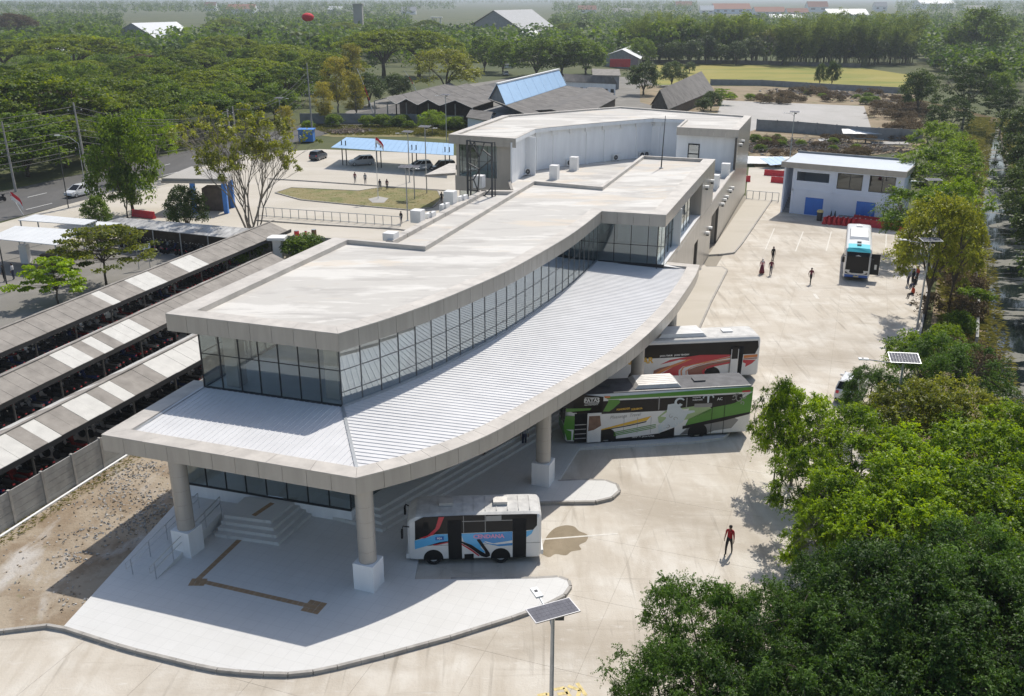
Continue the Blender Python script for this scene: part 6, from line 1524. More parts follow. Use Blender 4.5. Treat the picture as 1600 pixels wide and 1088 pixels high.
def person(px, py, label, top, bottom, pose='stand', facing=0, h=1.68, scarf=None, z=0, group=None, skirt=None):
    t = thing('person', label, 'person', G(px, py, z), facing, group); t.scale = (h / 1.7,) * 3
    o = link('body', BODY[pose], t)
    for i, m in ((1, top), (2, bottom)): o.material_slots[i].link = 'OBJECT'; o.material_slots[i].material = m
    hr = link('headscarf' if scarf else 'hair', HAIR[bool(scarf)], t)
    if scarf: hr.material_slots[0].link = 'OBJECT'; hr.material_slots[0].material = scarf
    link('face', EYES, t)
    if skirt: b = MB(); b.lathe([(.30, .12), (.22, .6), (.155, .98)], skirt, n=14); link('skirt', b.data('skirt', True), t)
    return t
cR, cB, cN, cW, cG, cM, cP = cloth('red', (.30, .012, .02)), cloth('black', (.02, .02, .022)), cloth('navy', (.03, .035, .07)), cloth('white', (.6, .6, .6)), cloth('grey', (.22, .23, .26)), cloth('maroon', (.16, .03, .05)), cloth('pink', (.45, .18, .22))
person(1138, 866, 'person in a dark red shirt and black trousers walking across the yard in front', cR, cB, 'walk', math.radians(150), 1.68)
person(1266, 444, 'lone person in dark clothes walking on the yard left of the turquoise coach', cM, cB, 'walk', math.radians(190), 1.65)
person(1207, 409, 'person in black at the back of the group of three on the yard', cB, cB, 'stand', math.radians(200), 1.66)
person(1204, 430, 'person in dark clothes on the right of the group of three on the yard', cM, cN, 'walk', math.radians(170), 1.62)
person(1190, 428, 'person in a pale headscarf and maroon skirt in the group of three on the yard', cP, cM, 'stand', math.radians(170), 1.6, cW, skirt=cM)
person(819, 700, 'person in a grey shirt and dark trousers under the canopy by the beige column', cG, cN, 'stand', math.radians(200), 1.7)
person(755, 725, 'person in black clothes standing on the steps, half hidden by the canopy edge', cB, cB, 'walk', math.radians(120), 1.65)
person(555, 286, 'person in a pink top walking left of the others in the car park', cM, cN, 'walk', math.radians(190), 1.65)
person(571, 288, 'person in grey clothes second from the left in the car park', cG, cN, 'walk', math.radians(190), 1.7)
person(594, 298, 'person in dark clothes nearest the flagpole in the car park', cN, cG, 'walk', math.radians(170), 1.7)
person(605, 297, 'person in a dark coat rightmost of the four in the car park', cM, cB, 'stand', math.radians(170), 1.62, cB)
person(690, 318, 'left person of a couple in black by the white roof post', cB, cB, 'stand', math.radians(150), 1.62)
person(695, 318, 'right person of a couple in black by the white roof post', cN, cB, 'stand', math.radians(150), 1.62)
person(627, 350, 'person in dark clothes standing at the end of the pipe fence', cB, cN, 'stand', math.radians(150), 1.6)
for px, py, lab, a, b_, pz in ((1418, 447, 'person in a blue grey shirt standing under the trees by the yard edge', cG, cN, 'stand'), (1425, 445, 'person in black standing behind the blue grey shirt under the trees', cB, cB, 'stand'), (1432, 441, 'person in a red shirt standing among those under the trees', cloth('brick', (.40, .06, .04)), cB, 'stand'), (1427, 458, 'person in dark clothes sitting on the yard wall under the trees', cB, cN, 'sit'), (1424, 473, 'person in an orange and black jacket sitting at the yard edge', cloth('orange', (.48, .07, .025)), cB, 'sit')): person(px, py, lab, a, b_, pz, math.radians(100), 1.66)
person(22, 437, 'person in a white shirt standing inside the white kiosk', cW, cN, 'stand', math.radians(90), 1.7); person(8, 440, 'person in dark clothes at the counter of the white kiosk', cB, cB, 'stand', math.radians(90), 1.7)

# planting strip, low wall and dark bed along the yard edge
strip = [Vector((5.6, 14)), Vector((17.5, 40)), Vector((36.0, 76.5)), Vector((43.6, 93)), Vector((54, 117)), Vector((58, 117)), Vector((50, 96)), Vector((41, 77)), Vector((30, 55)), Vector((19, 30)), Vector((12, 14))]
sheet('planting_strip', strip, .008, M['dry'])
kw = [Vector((16.8, 38)), Vector((35.2, 76.5)), Vector((42.8, 93)), Vector((48, 104))]
t = thing('yard_edge_wall', 'low pale wall edging the yard under the row of trees', 'wall', (kw[0].x, kw[0].y, 0)); p = MB()
for a, b_ in zip(kw, kw[1:]): p.seg(a, b_, .2, 0, .45, M['kerb'])
p.build('coping', t)
cwl = [Vector((37.8, 72)), Vector((44.5, 86)), Vector((47.4, 93)), Vector((51.0, 100))]
t = thing('canal_wall', 'pale low retaining wall between the tree trunks and the canal', 'wall', (cwl[0].x, cwl[0].y, 0)); p = MB()
for a, b_ in zip(cwl, cwl[1:]): p.seg(a, b_, .22, -.3, .7, M['precast'])
p.build('coping', t)

# ================================================================ BACKGROUND BUILDINGS
def gable(name, label, cat, rpx, rz_, epx, ez, mroof, mwall, wall_inset=.4, sheets=1, gable_wall=None, mirror=True, windows=0, group=None, walls=True, th=.12):
    """gabled building: ridge seen through two photo points at height rz_, near eave through two at ez; the far slope mirrors the near one"""
    r0, r1 = G2(*rpx[0], rz_), G2(*rpx[1], rz_); e0, e1 = G2(*epx[0], ez), G2(*epx[1], ez)
    f0, f1 = r0 * 2 - e0, r1 * 2 - e1
    t = thing(name, label, cat, (e0.x, e0.y, 0), 0, group)
    for a0, a1 in ((e0, e1), (f0, f1)):
        for i in range(sheets):
            q = [a0.lerp(a1, i / sheets + (.0015 if sheets > 1 else 0)), a0.lerp(a1, (i + 1) / sheets - (.0015 if sheets > 1 else 0)), r0.lerp(r1, (i + 1) / sheets), r0.lerp(r1, i / sheets)]
            v = [(q[0].x, q[0].y, ez), (q[1].x, q[1].y, ez), (q[2].x, q[2].y, rz_), (q[3].x, q[3].y, rz_)]
            p = MB(); p.add(v + [(x, y, z + th) for x, y, z in v], [(3, 2, 1, 0), (4, 5, 6, 7), (0, 1, 5, 4), (1, 2, 6, 5), (2, 3, 7, 6), (3, 0, 4, 7)], mroof); p.build('roof' if sheets == 1 else 'roof_sheet', t)
    if walls:
        d = (e1 - e0).normalized() * wall_inset; c0, c1 = (e0 + f0) / 2, (e1 + f1) / 2
        w = [e0.lerp(f0, .06) + d, e1.lerp(f1, .06) - d, e1.lerp(f1, .94) - d, e0.lerp(f0, .94) + d]
        p = MB(); p.prism([tuple(x) for x in w], 0, ez, mwall, cap=False)
        for a, b_, m_ in ((w[0], w[3], gable_wall), (w[1], w[2], gable_wall)):
            mid = (a + b_) / 2; p.face([(a.x, a.y, ez), (b_.x, b_.y, ez), (mid.x, mid.y, rz_ - .05)], m_ or mwall)
        p.build('wall', t)
        for k in range(windows):
            a, b_ = w[0], w[1]; c = a.lerp(b_, (k + .5) / windows); q = b_ - a; nn = Vector((q.y, -q.x)).normalized() * .04
            p = MB(); p.box((c.x + nn.x, c.y + nn.y, ez * .5), (min(1.4, q.length / windows * .5), .08, ez * .36), M['frame'], rz=math.atan2(q.y, q.x)); p.build('window', t)
    return t
gable('storage_shed', 'large shed with a plain white roof far off among the left trees', 'shed', ((205, 36.5), (276, 34.5)), 13, ((256, 68), (314, 62)), 4, M['white_roof'], M['grey_wall'])
w_ = gable('warehouse', 'big grey gabled warehouse in the far middle with a dull brown roof', 'warehouse', ((771, 16.5), (831, 15)), 18.5, ((822, 51), (872, 47)), 5.6, M['grey_roof'], M['grey_wall'], 1.0)
for px, py in ((774, 33), (787, 39), (797, 40), (762, 38), (750, 42)):
    c = G(px, 58, 0); zz = CAM_H - (py + 3) / 1567 * c.y; p = MB(); p.box((c.x, c.y - 2, zz), (3.4, .5, 3.2), M['frame'], rz=-.3); p.build('window', w_)
h_ = gable('house', 'house with a pale gable roof and a red front panel beyond the dry field', 'house', ((972, 78), (985, 72)), 7, ((1001, 93), (1006, 86)), 4, M['white_roof'], M['grey_wall'])
q = G(969, 97, 3); p = MB(); p.box((q.x, q.y, 2.6), (8, .4, 3.0), M['red_plastic'], rz=-.15); p.build('front_panel', h_)
gable('house', 'small white gabled house beside the grey warehouse', 'house', ((812, 49), (830, 44)), 8, ((832, 58), (845, 52)), 5, M['white_roof'], M['white_wall'])
BG = [(lab, ((x0, yr), (x1, yr)), 0, ((x0 - 2, ye), (x1 + 2, ye)), 0, m1, m2, w_) for lab, x0, x1, yr, ye, m1, m2, w_ in (
    ('long pale blue building with a red tiled roof at the far right', 1118, 1172, 5, 13, 'red_roof', 'guard_wall', 5), ('white house at the left end of the far pale blue building', 1096, 1114, 8, 15, 'white_roof', 'white_wall', 2),
    ('far house with a brown roof just right of the pale blue building', 1182, 1226, 10, 17, 'red_roof', 'white_wall', 4), ('long white roofed hall far off on the right', 1296, 1356, 13, 21, 'white_roof', 'white_wall', 0),
    ('far house with an orange red tiled roof above the white hall', 1264, 1292, 2, 10, 'red_roof', 'white_wall', 2), ('lower far house with a brown red roof above the bamboo', 1232, 1262, 12, 18, 'red_roof', 'white_wall', 2),
    ('far low shed with a white roof just above the bamboo', 1206, 1252, 21, 26, 'white_roof', 'white_wall', 0), ('far house with a dark roof and white front, right of the long white hall', 1368, 1384, 3, 9, 'grey_roof', 'white_wall', 2),
    ('far white roofed building at the top right', 1440, 1490, 0, 5, 'white_roof', 'white_wall', 0), ('far house with a pale roof right of the white topped building', 1510, 1540, 8, 13, 'lot', 'white_wall', 2),
    ('small far house with a red roof at the top left', 322, 336, 3, 8, 'red_roof', 'white_wall', 1), ('cluster of far white walled houses at the top left', 356, 396, 6, 13, 'red_roof', 'white_wall', 4),
    ('far building with a white roof left of the slim tower', 514, 534, 9, 14, 'white_roof', 'grey_wall', 1), ('small far house with a grey roof between trees right of centre', 1058, 1080, 2, 8, 'red_roof', 'white_wall', 1),
    ('far white house left of the grey warehouse', 628, 648, 10, 16, 'grey_roof', 'white_wall', 2), ('far house with a red roof right of the grey warehouse', 905, 930, 8, 14, 'red_roof', 'white_wall', 2), ('far pale house in the middle of the far wood', 960, 984, 12, 18, 'lot', 'white_wall', 2), ('far house with a red roof at the far right edge', 1570, 1600, 38, 45, 'red_roof', 'white_wall', 2))]
for lab, r_, z1, e_, z0, m1, m2, wn_ in BG:               # each stands where its foot is seen, a few pixels under its eave
    yf = e_[0][1] + (9 if e_[0][1] < 15 else 7); D_ = G(800, yf).y; sl = lambda y: (y + 3) / 1567
    X_ = lambda px: (px - 800) / FPX * (D_ * _c + 9); wd = max(6, (X_(r_[1][0]) - X_(r_[0][0])) * .35); ze = max(3, CAM_H - sl(e_[0][1]) * D_); zr = max(ze + 2, CAM_H - sl(r_[0][1]) * (D_ + wd))
    t = thing('house', lab, 'house', (X_(r_[0][0]), D_, 0)); x0, x1 = X_(e_[0][0]), X_(e_[1][0]); y0, y1, ym_ = D_, D_ + 2 * wd, D_ + wd
    p = MB(); p.add([(x0, y0 - .5, ze - .3), (x1, y0 - .5, ze - .3), (x1, ym_, zr), (x0, ym_, zr), (x0, y1 + .5, ze - .3), (x1, y1 + .5, ze - .3)], [(0, 1, 2, 3), (3, 2, 5, 4)], M[m1]); p.build('roof', t)
    p = MB(); p.prism([(x0 + .5, y0), (x1 - .5, y0), (x1 - .5, y1), (x0 + .5, y1)], 0, ze - .4, M[m2], cap=False)
    for x in (x0 + .5, x1 - .5): p.face([(x, y0, ze - .4), (x, y1, ze - .4), (x, ym_, zr - .4)], M[m2])
    p.build('wall', t)
    for k in range(wn_): p = MB(); p.box((x0 + (x1 - x0) * (k + .5) / wn_, y0 - .1, ze * .6), ((x1 - x0) / wn_ * .4, .2, ze * .3), M['frame']); p.build('window', t)
# white open frame tower
t = thing('lookout_tower', 'small open white tower with a flat top on a pinkish building', 'tower', G(683, 62)); s_ = 1.0
p = MB(); p.box((0, 0, 4), (16, 9, 8), mat('pink_wall', (.40, .27, .24), .8), rz=.1); link('base', p.data('base'), t)
for x in (-2.6, 2.6):
    for y in (-2, 2): p = MB(); p.box((x, y, 11), (.7, .7, 6), M['white']); link('post', p.data('post'), t)
p = MB(); p.box((0, 0, 9.6), (6.4, 5.4, .5), M['white']); link('deck', p.data('deck'), t); p = MB(); p.box((0, 0, 14.2), (8, 6.6, .5), M['white']); link('roof', p.data('roof'), t)
for px, w2, h2, lab, m_ in ((562, 6, 22, 'slim pale tower rising out of the far trees', 'lot'), ): 
    t = thing('tower', lab, 'tower', G(px, 60)); p = MB(); p.box((0, 0, h2 / 2), (w2, w2, h2), M[m_]); link('shaft', p.data('shaft'), t); p = MB(); p.box((0, 0, h2 + .4), (w2 + 1, w2 + 1, .8), M[m_]); link('cap', p.data('cap'), t)
# old market with zigzag roofs, blue A-frame and low roofs
t = thing('market_hall', 'old market hall with four dark gabled roofs in a zigzag row', 'market hall', G(640, 190)); 
apx = [(604.7, 153.5), (634.5, 154.7), (669, 156), (711, 157)]; val = [(585, 158), (619, 163), (652.5, 164.2), (687, 165.4), (738, 169)]
back = (G2(760, 132, 5.4) - G2(669, 156, 5.4))
for k in range(4):
    a = G2(*apx[k], 5.4); l, r = G2(*val[k], 4.6), G2(*val[k + 1], 4.6)
    for e_ in (l, r):
        n_ = 5
        for i in range(n_):
            b0, b1 = back * (i / n_ + .002), back * ((i + 1) / n_ - .002)
            v = [(e_ + b0, 4.6), (e_ + b1, 4.6), (a + b1, 5.4), (a + b0, 5.4)]; v = [(q.x, q.y, z) for q, z in v]
            p = MB(); p.add(v + [(x, y, z + .12) for x, y, z in v], [(3, 2, 1, 0), (4, 5, 6, 7), (0, 1, 5, 4), (1, 2, 6, 5), (2, 3, 7, 6), (3, 0, 4, 7)], M['old_roof']); p.build('roof_sheet', t)
    for e_ in (l, a, r): p = MB(); p.bar((e_.x, e_.y, 0), (e_.x, e_.y, 4.6), .25, M['kerb']); p.build('post', t)
    for e_ in (l, r): p = MB(); p.bar((e_.x, e_.y, 4.62), (a.x, a.y, 5.42), .3, M['lot'], .12); p.build('barge_board', t)
    p = MB(); bq = back * .35; p.seg(l + bq, r + bq, .2, 0, 4.5, M['brown_wall']); p.build('wall', t)
t = thing('blue_roofed_hall', 'hall with a tall steep pale blue upper roof above wide dark lower roofs', 'hall', G(800, 190))
UZ, EZ = 9.3, 5.6
u0, u1, e0, e1 = G2(776, 132, UZ), G2(873, 109, UZ), G2(790, 165, EZ), G2(885, 134, EZ); f0, f1 = u0 * 2 - e0, u1 * 2 - e1
for a0, a1, nm in ((e0, e1, 0), (f0, f1, 1)):
    for i in range(8):
        q = [a0.lerp(a1, i / 8 + .001), a0.lerp(a1, (i + 1) / 8 - .001), u0.lerp(u1, (i + 1) / 8 - .001), u0.lerp(u1, i / 8 + .001)]; v = [(x.x, x.y, z) for x, z in zip(q, (EZ, EZ, UZ, UZ))]
        p = MB(); p.add(v + [(x, y, z + .12) for x, y, z in v], [(3, 2, 1, 0), (4, 5, 6, 7), (0, 1, 5, 4), (1, 2, 6, 5), (2, 3, 7, 6), (3, 0, 4, 7)], M['blue_roof']); p.build('roof_sheet', t)
p = MB(); p.bar((u0.x, u0.y, UZ + .1), (u1.x, u1.y, UZ + .1), .7, M['white'], .3); p.build('ridge_cap', t); p = MB(); dd_ = (u1 - u0).normalized() * .8; p.face([(e0.x + dd_.x, e0.y + dd_.y, EZ), (f0.x + dd_.x, f0.y + dd_.y, EZ), (u0.x + dd_.x, u0.y + dd_.y, UZ - .1)], M['grey_wall']); p.build('gable_wall', t)
ax = (e1 - e0).normalized(); nx_ = Vector((ax.y, -ax.x)); 
def skirt(a, b_, o0, o1, z1, z0, n_=6, m_='old_roof'):
    for i in range(n_):
        q = [a.lerp(b_, i / n_ + .001) + o0 * (1 - i / n_) + o1 * (i / n_), a.lerp(b_, (i + 1) / n_ - .001) + o0 * (1 - (i + 1) / n_) + o1 * ((i + 1) / n_), a.lerp(b_, (i + 1) / n_ - .001), a.lerp(b_, i / n_ + .001)]
        v = [(x.x, x.y, z) for x, z in zip(q, (z0, z0, z1, z1))]; p = MB(); p.add(v + [(x, y, z + .12) for x, y, z in v], [(3, 2, 1, 0), (4, 5, 6, 7), (0, 1, 5, 4), (1, 2, 6, 5), (2, 3, 7, 6), (3, 0, 4, 7)], M[m_]); p.build('roof_sheet', t)
skirt(e0, e1, nx_ * 11 - ax * 8, nx_ * 11 + ax * 8, EZ - .1, 3.2, 8); skirt(f0, e0, nx_ * 11 - ax * 8, nx_ * 11 - ax * 8, EZ - .1, 3.2, 4); 
p = MB(); p.prism([tuple(x) for x in (e0 + nx_ * 10 - ax * 7, e1 + nx_ * 10 + ax * 7, f1 - nx_ * 2 + ax * 7, f0 - nx_ * 2 - ax * 7)], 0, 3.2, M['grey_wall']); p.build('wall', t)
gable('old_hall', 'low dark roofed hall just right of the blue roof', 'hall', ((862, 172), (942, 138)), 5.0, ((905, 186), (965, 153)), 4, M['old_roof'], M['brown_wall'], sheets=6)
gable('steep_hall', 'hall with a tall steep dark grey roof like a tent', 'hall', ((1031, 141), (1096, 112)), 6.4, ((1044, 172), (1116, 142)), 2.4, M['old_roof'], M['brown_wall'], sheets=6)
gable('old_hall', 'long low dark roof over white columns behind the blue hall', 'hall', ((880, 116), (958, 121)), 6, ((884, 128), (965, 132)), 4.2, M['old_roof'], M['white_wall'], sheets=5, windows=8)
gable('old_hall', 'small grey roofed hall left of the red walled house', 'hall', ((925, 108), (968, 109)), 5.5, ((926, 118), (970, 119)), 4, M['fibre'], M['grey_wall'], sheets=3)
gable('old_hall', 'pale low hut at the right end of the zigzag roofs', 'hall', ((735, 172), (770, 176)), 4.2, ((728, 184), (765, 190)), 3.2, M['old_roof'], M['guard_wall'], sheets=3)
# walls in the middle distance
def long_wall(label, pts, h, m, step=3.0, name='boundary_wall'):
    pts = [G2(*p) for p in pts]; t = thing(name, label, 'wall', (pts[0].x, pts[0].y, 0))
    r = resample(pts, step)
    for a, b_ in zip(r, r[1:]):
        d = (b_ - a).normalized() * .1; p = MB(); p.seg(a + d, b_ - d, .12, 0, h, M[m]); p.build('panel', t)
        p = MB(); p.box((a.x, a.y, h / 2 + .05), (.22, .22, h + .1), M[m]); p.build('post', t)
long_wall('bluish grey wall behind the rubble, before the grey concrete lot', ((1182, 204), (1250, 208), (1345, 217), (1442, 222)), 2.3, 'grey_wall', 4)
long_wall('low grey wall along the near side of the playing field', ((1110, 133), (1190, 134), (1300, 141), (1416, 147)), 1.8, 'grey_wall', 7)
long_wall('grey wall with weeds before the zigzag roofed market', ((470, 193), (540, 193), (640, 194), (725, 197)), 2.2, 'grey_wall', 4)
long_wall('low dark wall at the far end of the playing field', ((1000, 99), (1200, 101), (1345, 106)), 1.5, 'old_roof', 14)
sheet('playing_field', GP([(1010, 98), (1345, 106), (1440, 120), (1430, 146), (1300, 140), (1190, 133), (1020, 133)]), .01, M['field'])
sheet('dry_ground', GP([(1000, 134), (1190, 135), (1430, 148), (1450, 230), (1240, 262), (1180, 262), (1150, 200), (1000, 160)]), .004, M['dry'])
sheet('concrete_lot', GP([(1128, 157), (1350, 166), (1362, 203), (1300, 205), (1182, 202), (1160, 210), (1120, 180)]), .014, M['lot'])
sheet('old_market_yard', GP([(540, 175), (610, 150), (730, 132), (800, 122), (900, 116), (1000, 122), (1120, 150), (1120, 180), (900, 190), (720, 192), (540, 190)]), .002, M['shedyard'])
sheet('weedy_ground', GP([(470, 193), (725, 197), (735, 222), (640, 214), (520, 214), (460, 207)]), .003, M['verge'])
sheet('side_road', GP([(1165, 310), (1222, 316), (1232, 262), (1190, 262), (1170, 262)]), .006, M['court'])
# blue tarpaulin stall and scrap sheets
t = thing('market_stall', 'small stall under a bright blue cover at the far edge of the car park', 'stall', G(480, 222)); p = MB(); p.box((0, 0, 1.3), (2.8, 2.2, 2.2), M['blue_post']); link('cover', p.data('cover'), t); p = MB(); p.prism([(-1.6, -1.3), (1.6, -1.3), (1.6, 1.3), (-1.6, 1.3)], 2.4, 2.55, M['blue_post']); link('roof', p.data('roof'), t)
def scrap(px, py, w, d, m, rz, tilt, lab, z=.7):
    t = thing('scrap_sheet', lab, 'sheet metal', G(px, py), rz); p = MB(); R_ = Matrix.Translation((0, 0, z)) @ Matrix.Rotation(tilt, 4, 'X'); n_ = 8
    for i in range(n_): p.box((-w / 2 + w / n_ * (i + .5), 0, .02 * (i % 2)), (w / n_ * .98, d, .04), m)
    link('sheet', p.data('sheet', M=R_), t); p = MB(); p.bar((0, 0, 0), (0, 0, z), .3, M['brown_wall']); link('prop', p.data('prop'), t)
scrap(1345, 217, 7.5, 2.2, M['white_roof'], -.15, .3, 'white propped sheet roof among the rubble', 1.4); scrap(1352, 224, 6.5, 2.6, M['blue_roof'], -.3, -.2, 'pale blue metal sheet leaning among the rubble', .8); scrap(1302, 222, 6, 1.6, M['white_roof'], .1, .1, 'white sheet lying on the rubble left of the propped roof', .4); scrap(1390, 226, 7, 2.0, M['lot'], -.1, .1, 'grey white sheet lying right of the blue one', .3)
scrap(1199, 258, 8.5, 4.0, M['white_roof'], -.1, .15, 'crumpled white sheets in the heap left of the blue doors', .8); scrap(1212, 262, 4.5, 3.0, M['blue_roof'], .4, .25, 'pale blue sheet on the heap left of the blue doors', 1.1)
# ================================================================ VEGETATION
def leaf_data(name, pts, nrm, size, tint, m, aspect=.55, seed=0):
    r = np.random.default_rng(seed); N = len(pts)
    nrm = nrm / np.maximum(np.linalg.norm(nrm, axis=1, keepdims=True), 1e-6)
    t = np.cross(nrm, r.normal(size=(N, 3))); t /= np.maximum(np.linalg.norm(t, axis=1, keepdims=True), 1e-6); b = np.cross(nrm, t)
    s = size[:, None] * .5
    v = np.stack([pts - t * s, pts + b * s * aspect + nrm * s * .25, pts + t * s, pts - b * s * aspect + nrm * s * .25], 1).reshape(-1, 3)
    me = bpy.data.meshes.new(name); me.vertices.add(4 * N); me.vertices.foreach_set('co', v.astype(np.float32).ravel())
    me.loops.add(4 * N); me.loops.foreach_set('vertex_index', np.arange(4 * N, dtype=np.int32))
    me.polygons.add(N); me.polygons.foreach_set('loop_start', np.arange(0, 4 * N, 4, dtype=np.int32))
    me.materials.append(m)
    at = me.attributes.new('tint', 'FLOAT', 'FACE'); at.data.foreach_set('value', np.clip(tint, 0, 1).astype(np.float32))
    me.update(calc_edges=True); return me
def clump_points(r, cen, rad, n):
    """leaf positions and facing for each clump: mostly near the clump's surface"""
    K = len(cen); d = r.normal(size=(K, n, 3)); d /= np.linalg.norm(d, axis=2, keepdims=True); d[..., 2] = np.where(d[..., 2] < -.35, -d[..., 2], d[..., 2])
    q = r.random((K, n, 1)) ** .45
    p = cen[:, None, :] + d * q * rad[:, None, :]
    nn = d * .55 + np.array([0, 0, .55]) + r.normal(size=(K, n, 3)) * .55
    ct = r.normal(size=(K, 1)) * .20; t = .5 + ct + r.normal(size=(K, n)) * .16
    return p.reshape(-1, 3), nn.reshape(-1, 3), t.reshape(-1)
def twig_points(r, cen, rad, n):
    """leaves set along drooping twigs that leave each clump"""
    K = len(cen); T_ = max(2, n // 13); L_ = 13
    d = r.normal(size=(K, T_, 3)); d /= np.linalg.norm(d, axis=2, keepdims=True); d[..., 2] = np.where(d[..., 2] < -.2, -d[..., 2], d[..., 2])
    s0 = cen[:, None, :] + d * rad[:, None, :] * (.15 + .4 * r.random((K, T_, 1))); ln = rad[:, None, :1] * (.5 + .7 * r.random((K, T_, 1)))
    f = np.linspace(0, 1, L_)[None, None, :, None]
    p = s0[:, :, None, :] + d[:, :, None, :] * ln[:, :, None, :] * f + np.array([0, 0, -.45]) * ln[:, :, None, :] * f ** 2 + r.normal(size=(K, T_, L_, 3)) * .045
    nn = np.array([0, 0, .7]) + d[:, :, None, :] * .45 + r.normal(size=(K, T_, L_, 3)) * .5
    t = .42 + r.normal(size=(K, 1, 1)) * .12 + r.normal(size=(K, T_, 1)) * .13 + .18 * f[..., 0] + r.normal(size=(K, T_, L_)) * .12
    return p.reshape(-1, 3), nn.reshape(-1, 3), t.reshape(-1)
def envelope(kind, r, K, R, H, zt):
    """clump centres (K,3) in a crown of radius R from height zt to H"""
    out = []
    lob = r.random(5) * 6.283; amp = .10 + r.random(5) * .12
    def edge(a): return R * (1 + sum(amp[i] * math.sin((i + 2) * a + lob[i]) for i in range(5)) * .8)
    while len(out) < K:
        a = r.random() * 6.283; f = math.sqrt(r.random()); e = edge(a)
        if kind == 'umbrella':
            z = zt + (H - zt) * (.35 + .60 * (1 - f ** 2.2)) * (.86 + .14 * r.random()); out.append((e * f * math.cos(a), e * f * math.sin(a), z))
        elif kind == 'layers':
            k = int(r.random() * 4); fz = (k + .5) / 4; rr = e * (1 - .55 * fz) * (.35 + .65 * f); out.append((rr * math.cos(a), rr * math.sin(a), zt + (H - zt) * fz + r.normal() * .12))
        elif kind == 'cone':
            fz = r.random() ** 1.3; rr = e * (1 - fz) * (.5 + .5 * f); out.append((rr * math.cos(a), rr * math.sin(a), zt + (H - zt) * fz))
        elif kind == 'column':
            fz = r.random(); rr = e * (.55 + .45 * math.sin(math.pi * min(1, fz * .9 + .1))) * f; out.append((rr * math.cos(a), rr * math.sin(a), zt + (H - zt) * fz))
        else:                                            # dome: more of the clumps near the outside, upper half fuller
            u = r.random() * 1.25 - .25; u = min(u, .98); q = (.62 + .38 * r.random() ** .5); c_ = math.sqrt(max(0, 1 - u * u)) * q
            z = zt + (H - zt) * (.30 + .66 * u * q if u > 0 else .30 + .9 * u * q); out.append((e * c_ * math.cos(a), e * c_ * math.sin(a), z))
    return np.array(out)
PROTO = {}
def proto(key, kind, seed, H, R, zt, K, n, leaf, crad, mleaf, mbark, tr=.22, limbs=6, flat=.65, aspect=.55, stems=1, lean=.0, up=.0, twig=False):
    r = np.random.default_rng(seed); cen = envelope(kind, r, K, R, H - crad * .4, zt)
    rad = np.stack([np.full(K, crad), np.full(K, crad), np.full(K, crad * flat)], 1) * (.65 + .7 * r.random((K, 1)))
    p, nn, t = (twig_points if twig else clump_points)(r, cen, rad, n)
    if up: nn[:, 2] += up
    crown = leaf_data('crown', p, nn, leaf * (.7 + .6 * r.random(len(p))), t, mleaf, aspect, seed)
    b = MB(); rp = random.Random(seed)
    tops = []
    for s in range(stems):
        bx, by = (0, 0) if stems == 1 else (rp.uniform(-.5, .5), rp.uniform(-.5, .5)); fork = zt * rp.uniform(.65, .95) if zt > 1 else zt * .6
        b.tube([(bx, by, -.1), (bx + lean * .3 + rp.uniform(-.1, .1), by + rp.uniform(-.1, .1), fork * .5), (bx + lean + rp.uniform(-.15, .15), by + rp.uniform(-.15, .15), fork)], [tr * 1.25, tr, tr * .85], mbark, 8); tops.append(Vector((bx + lean, by, fork)))
    lim = []
    for i in range(limbs):
        a = 6.283 * i / limbs + rp.uniform(-.4, .4); o = tops[i % stems]; e = R * rp.uniform(.45, .7); zz = zt + (H - zt) * (rp.uniform(.35, .6) if kind != 'umbrella' else rp.uniform(.4, .62))
        m1 = o + (Vector((math.cos(a) * e * .35, math.sin(a) * e * .35, (zz - o.z) * .55))); m2 = Vector((math.cos(a) * e, math.sin(a) * e, zz)); lim.append((m1, m2)); b.tube([o, m1, m2], [tr * .62, tr * .42, tr * .22], mbark, 6, cap=False)
    if kind in ('cone', 'column', 'layers'): b.tube([tops[0], (0, 0, H * .95)], [tr * .7, tr * .12], mbark, 6, cap=False)
    for c in cen[::max(1, K // 70)]:
        c = Vector(c); q = min((m for l in lim for m in (l[0], l[1], l[0].lerp(l[1], .5))), key=lambda m: (m - c).length)
        if kind in ('cone', 'column', 'layers'): q = Vector((0, 0, max(tops[0].z, min(H * .9, c.z - .3))))
        b.tube([q, q.lerp(c, .5) + Vector((0, 0, .1)), c], [tr * .18, tr * .12, tr * .05], mbark, 4, cap=False)
    PROTO[key] = (b.data('trunk', True), crown, H)
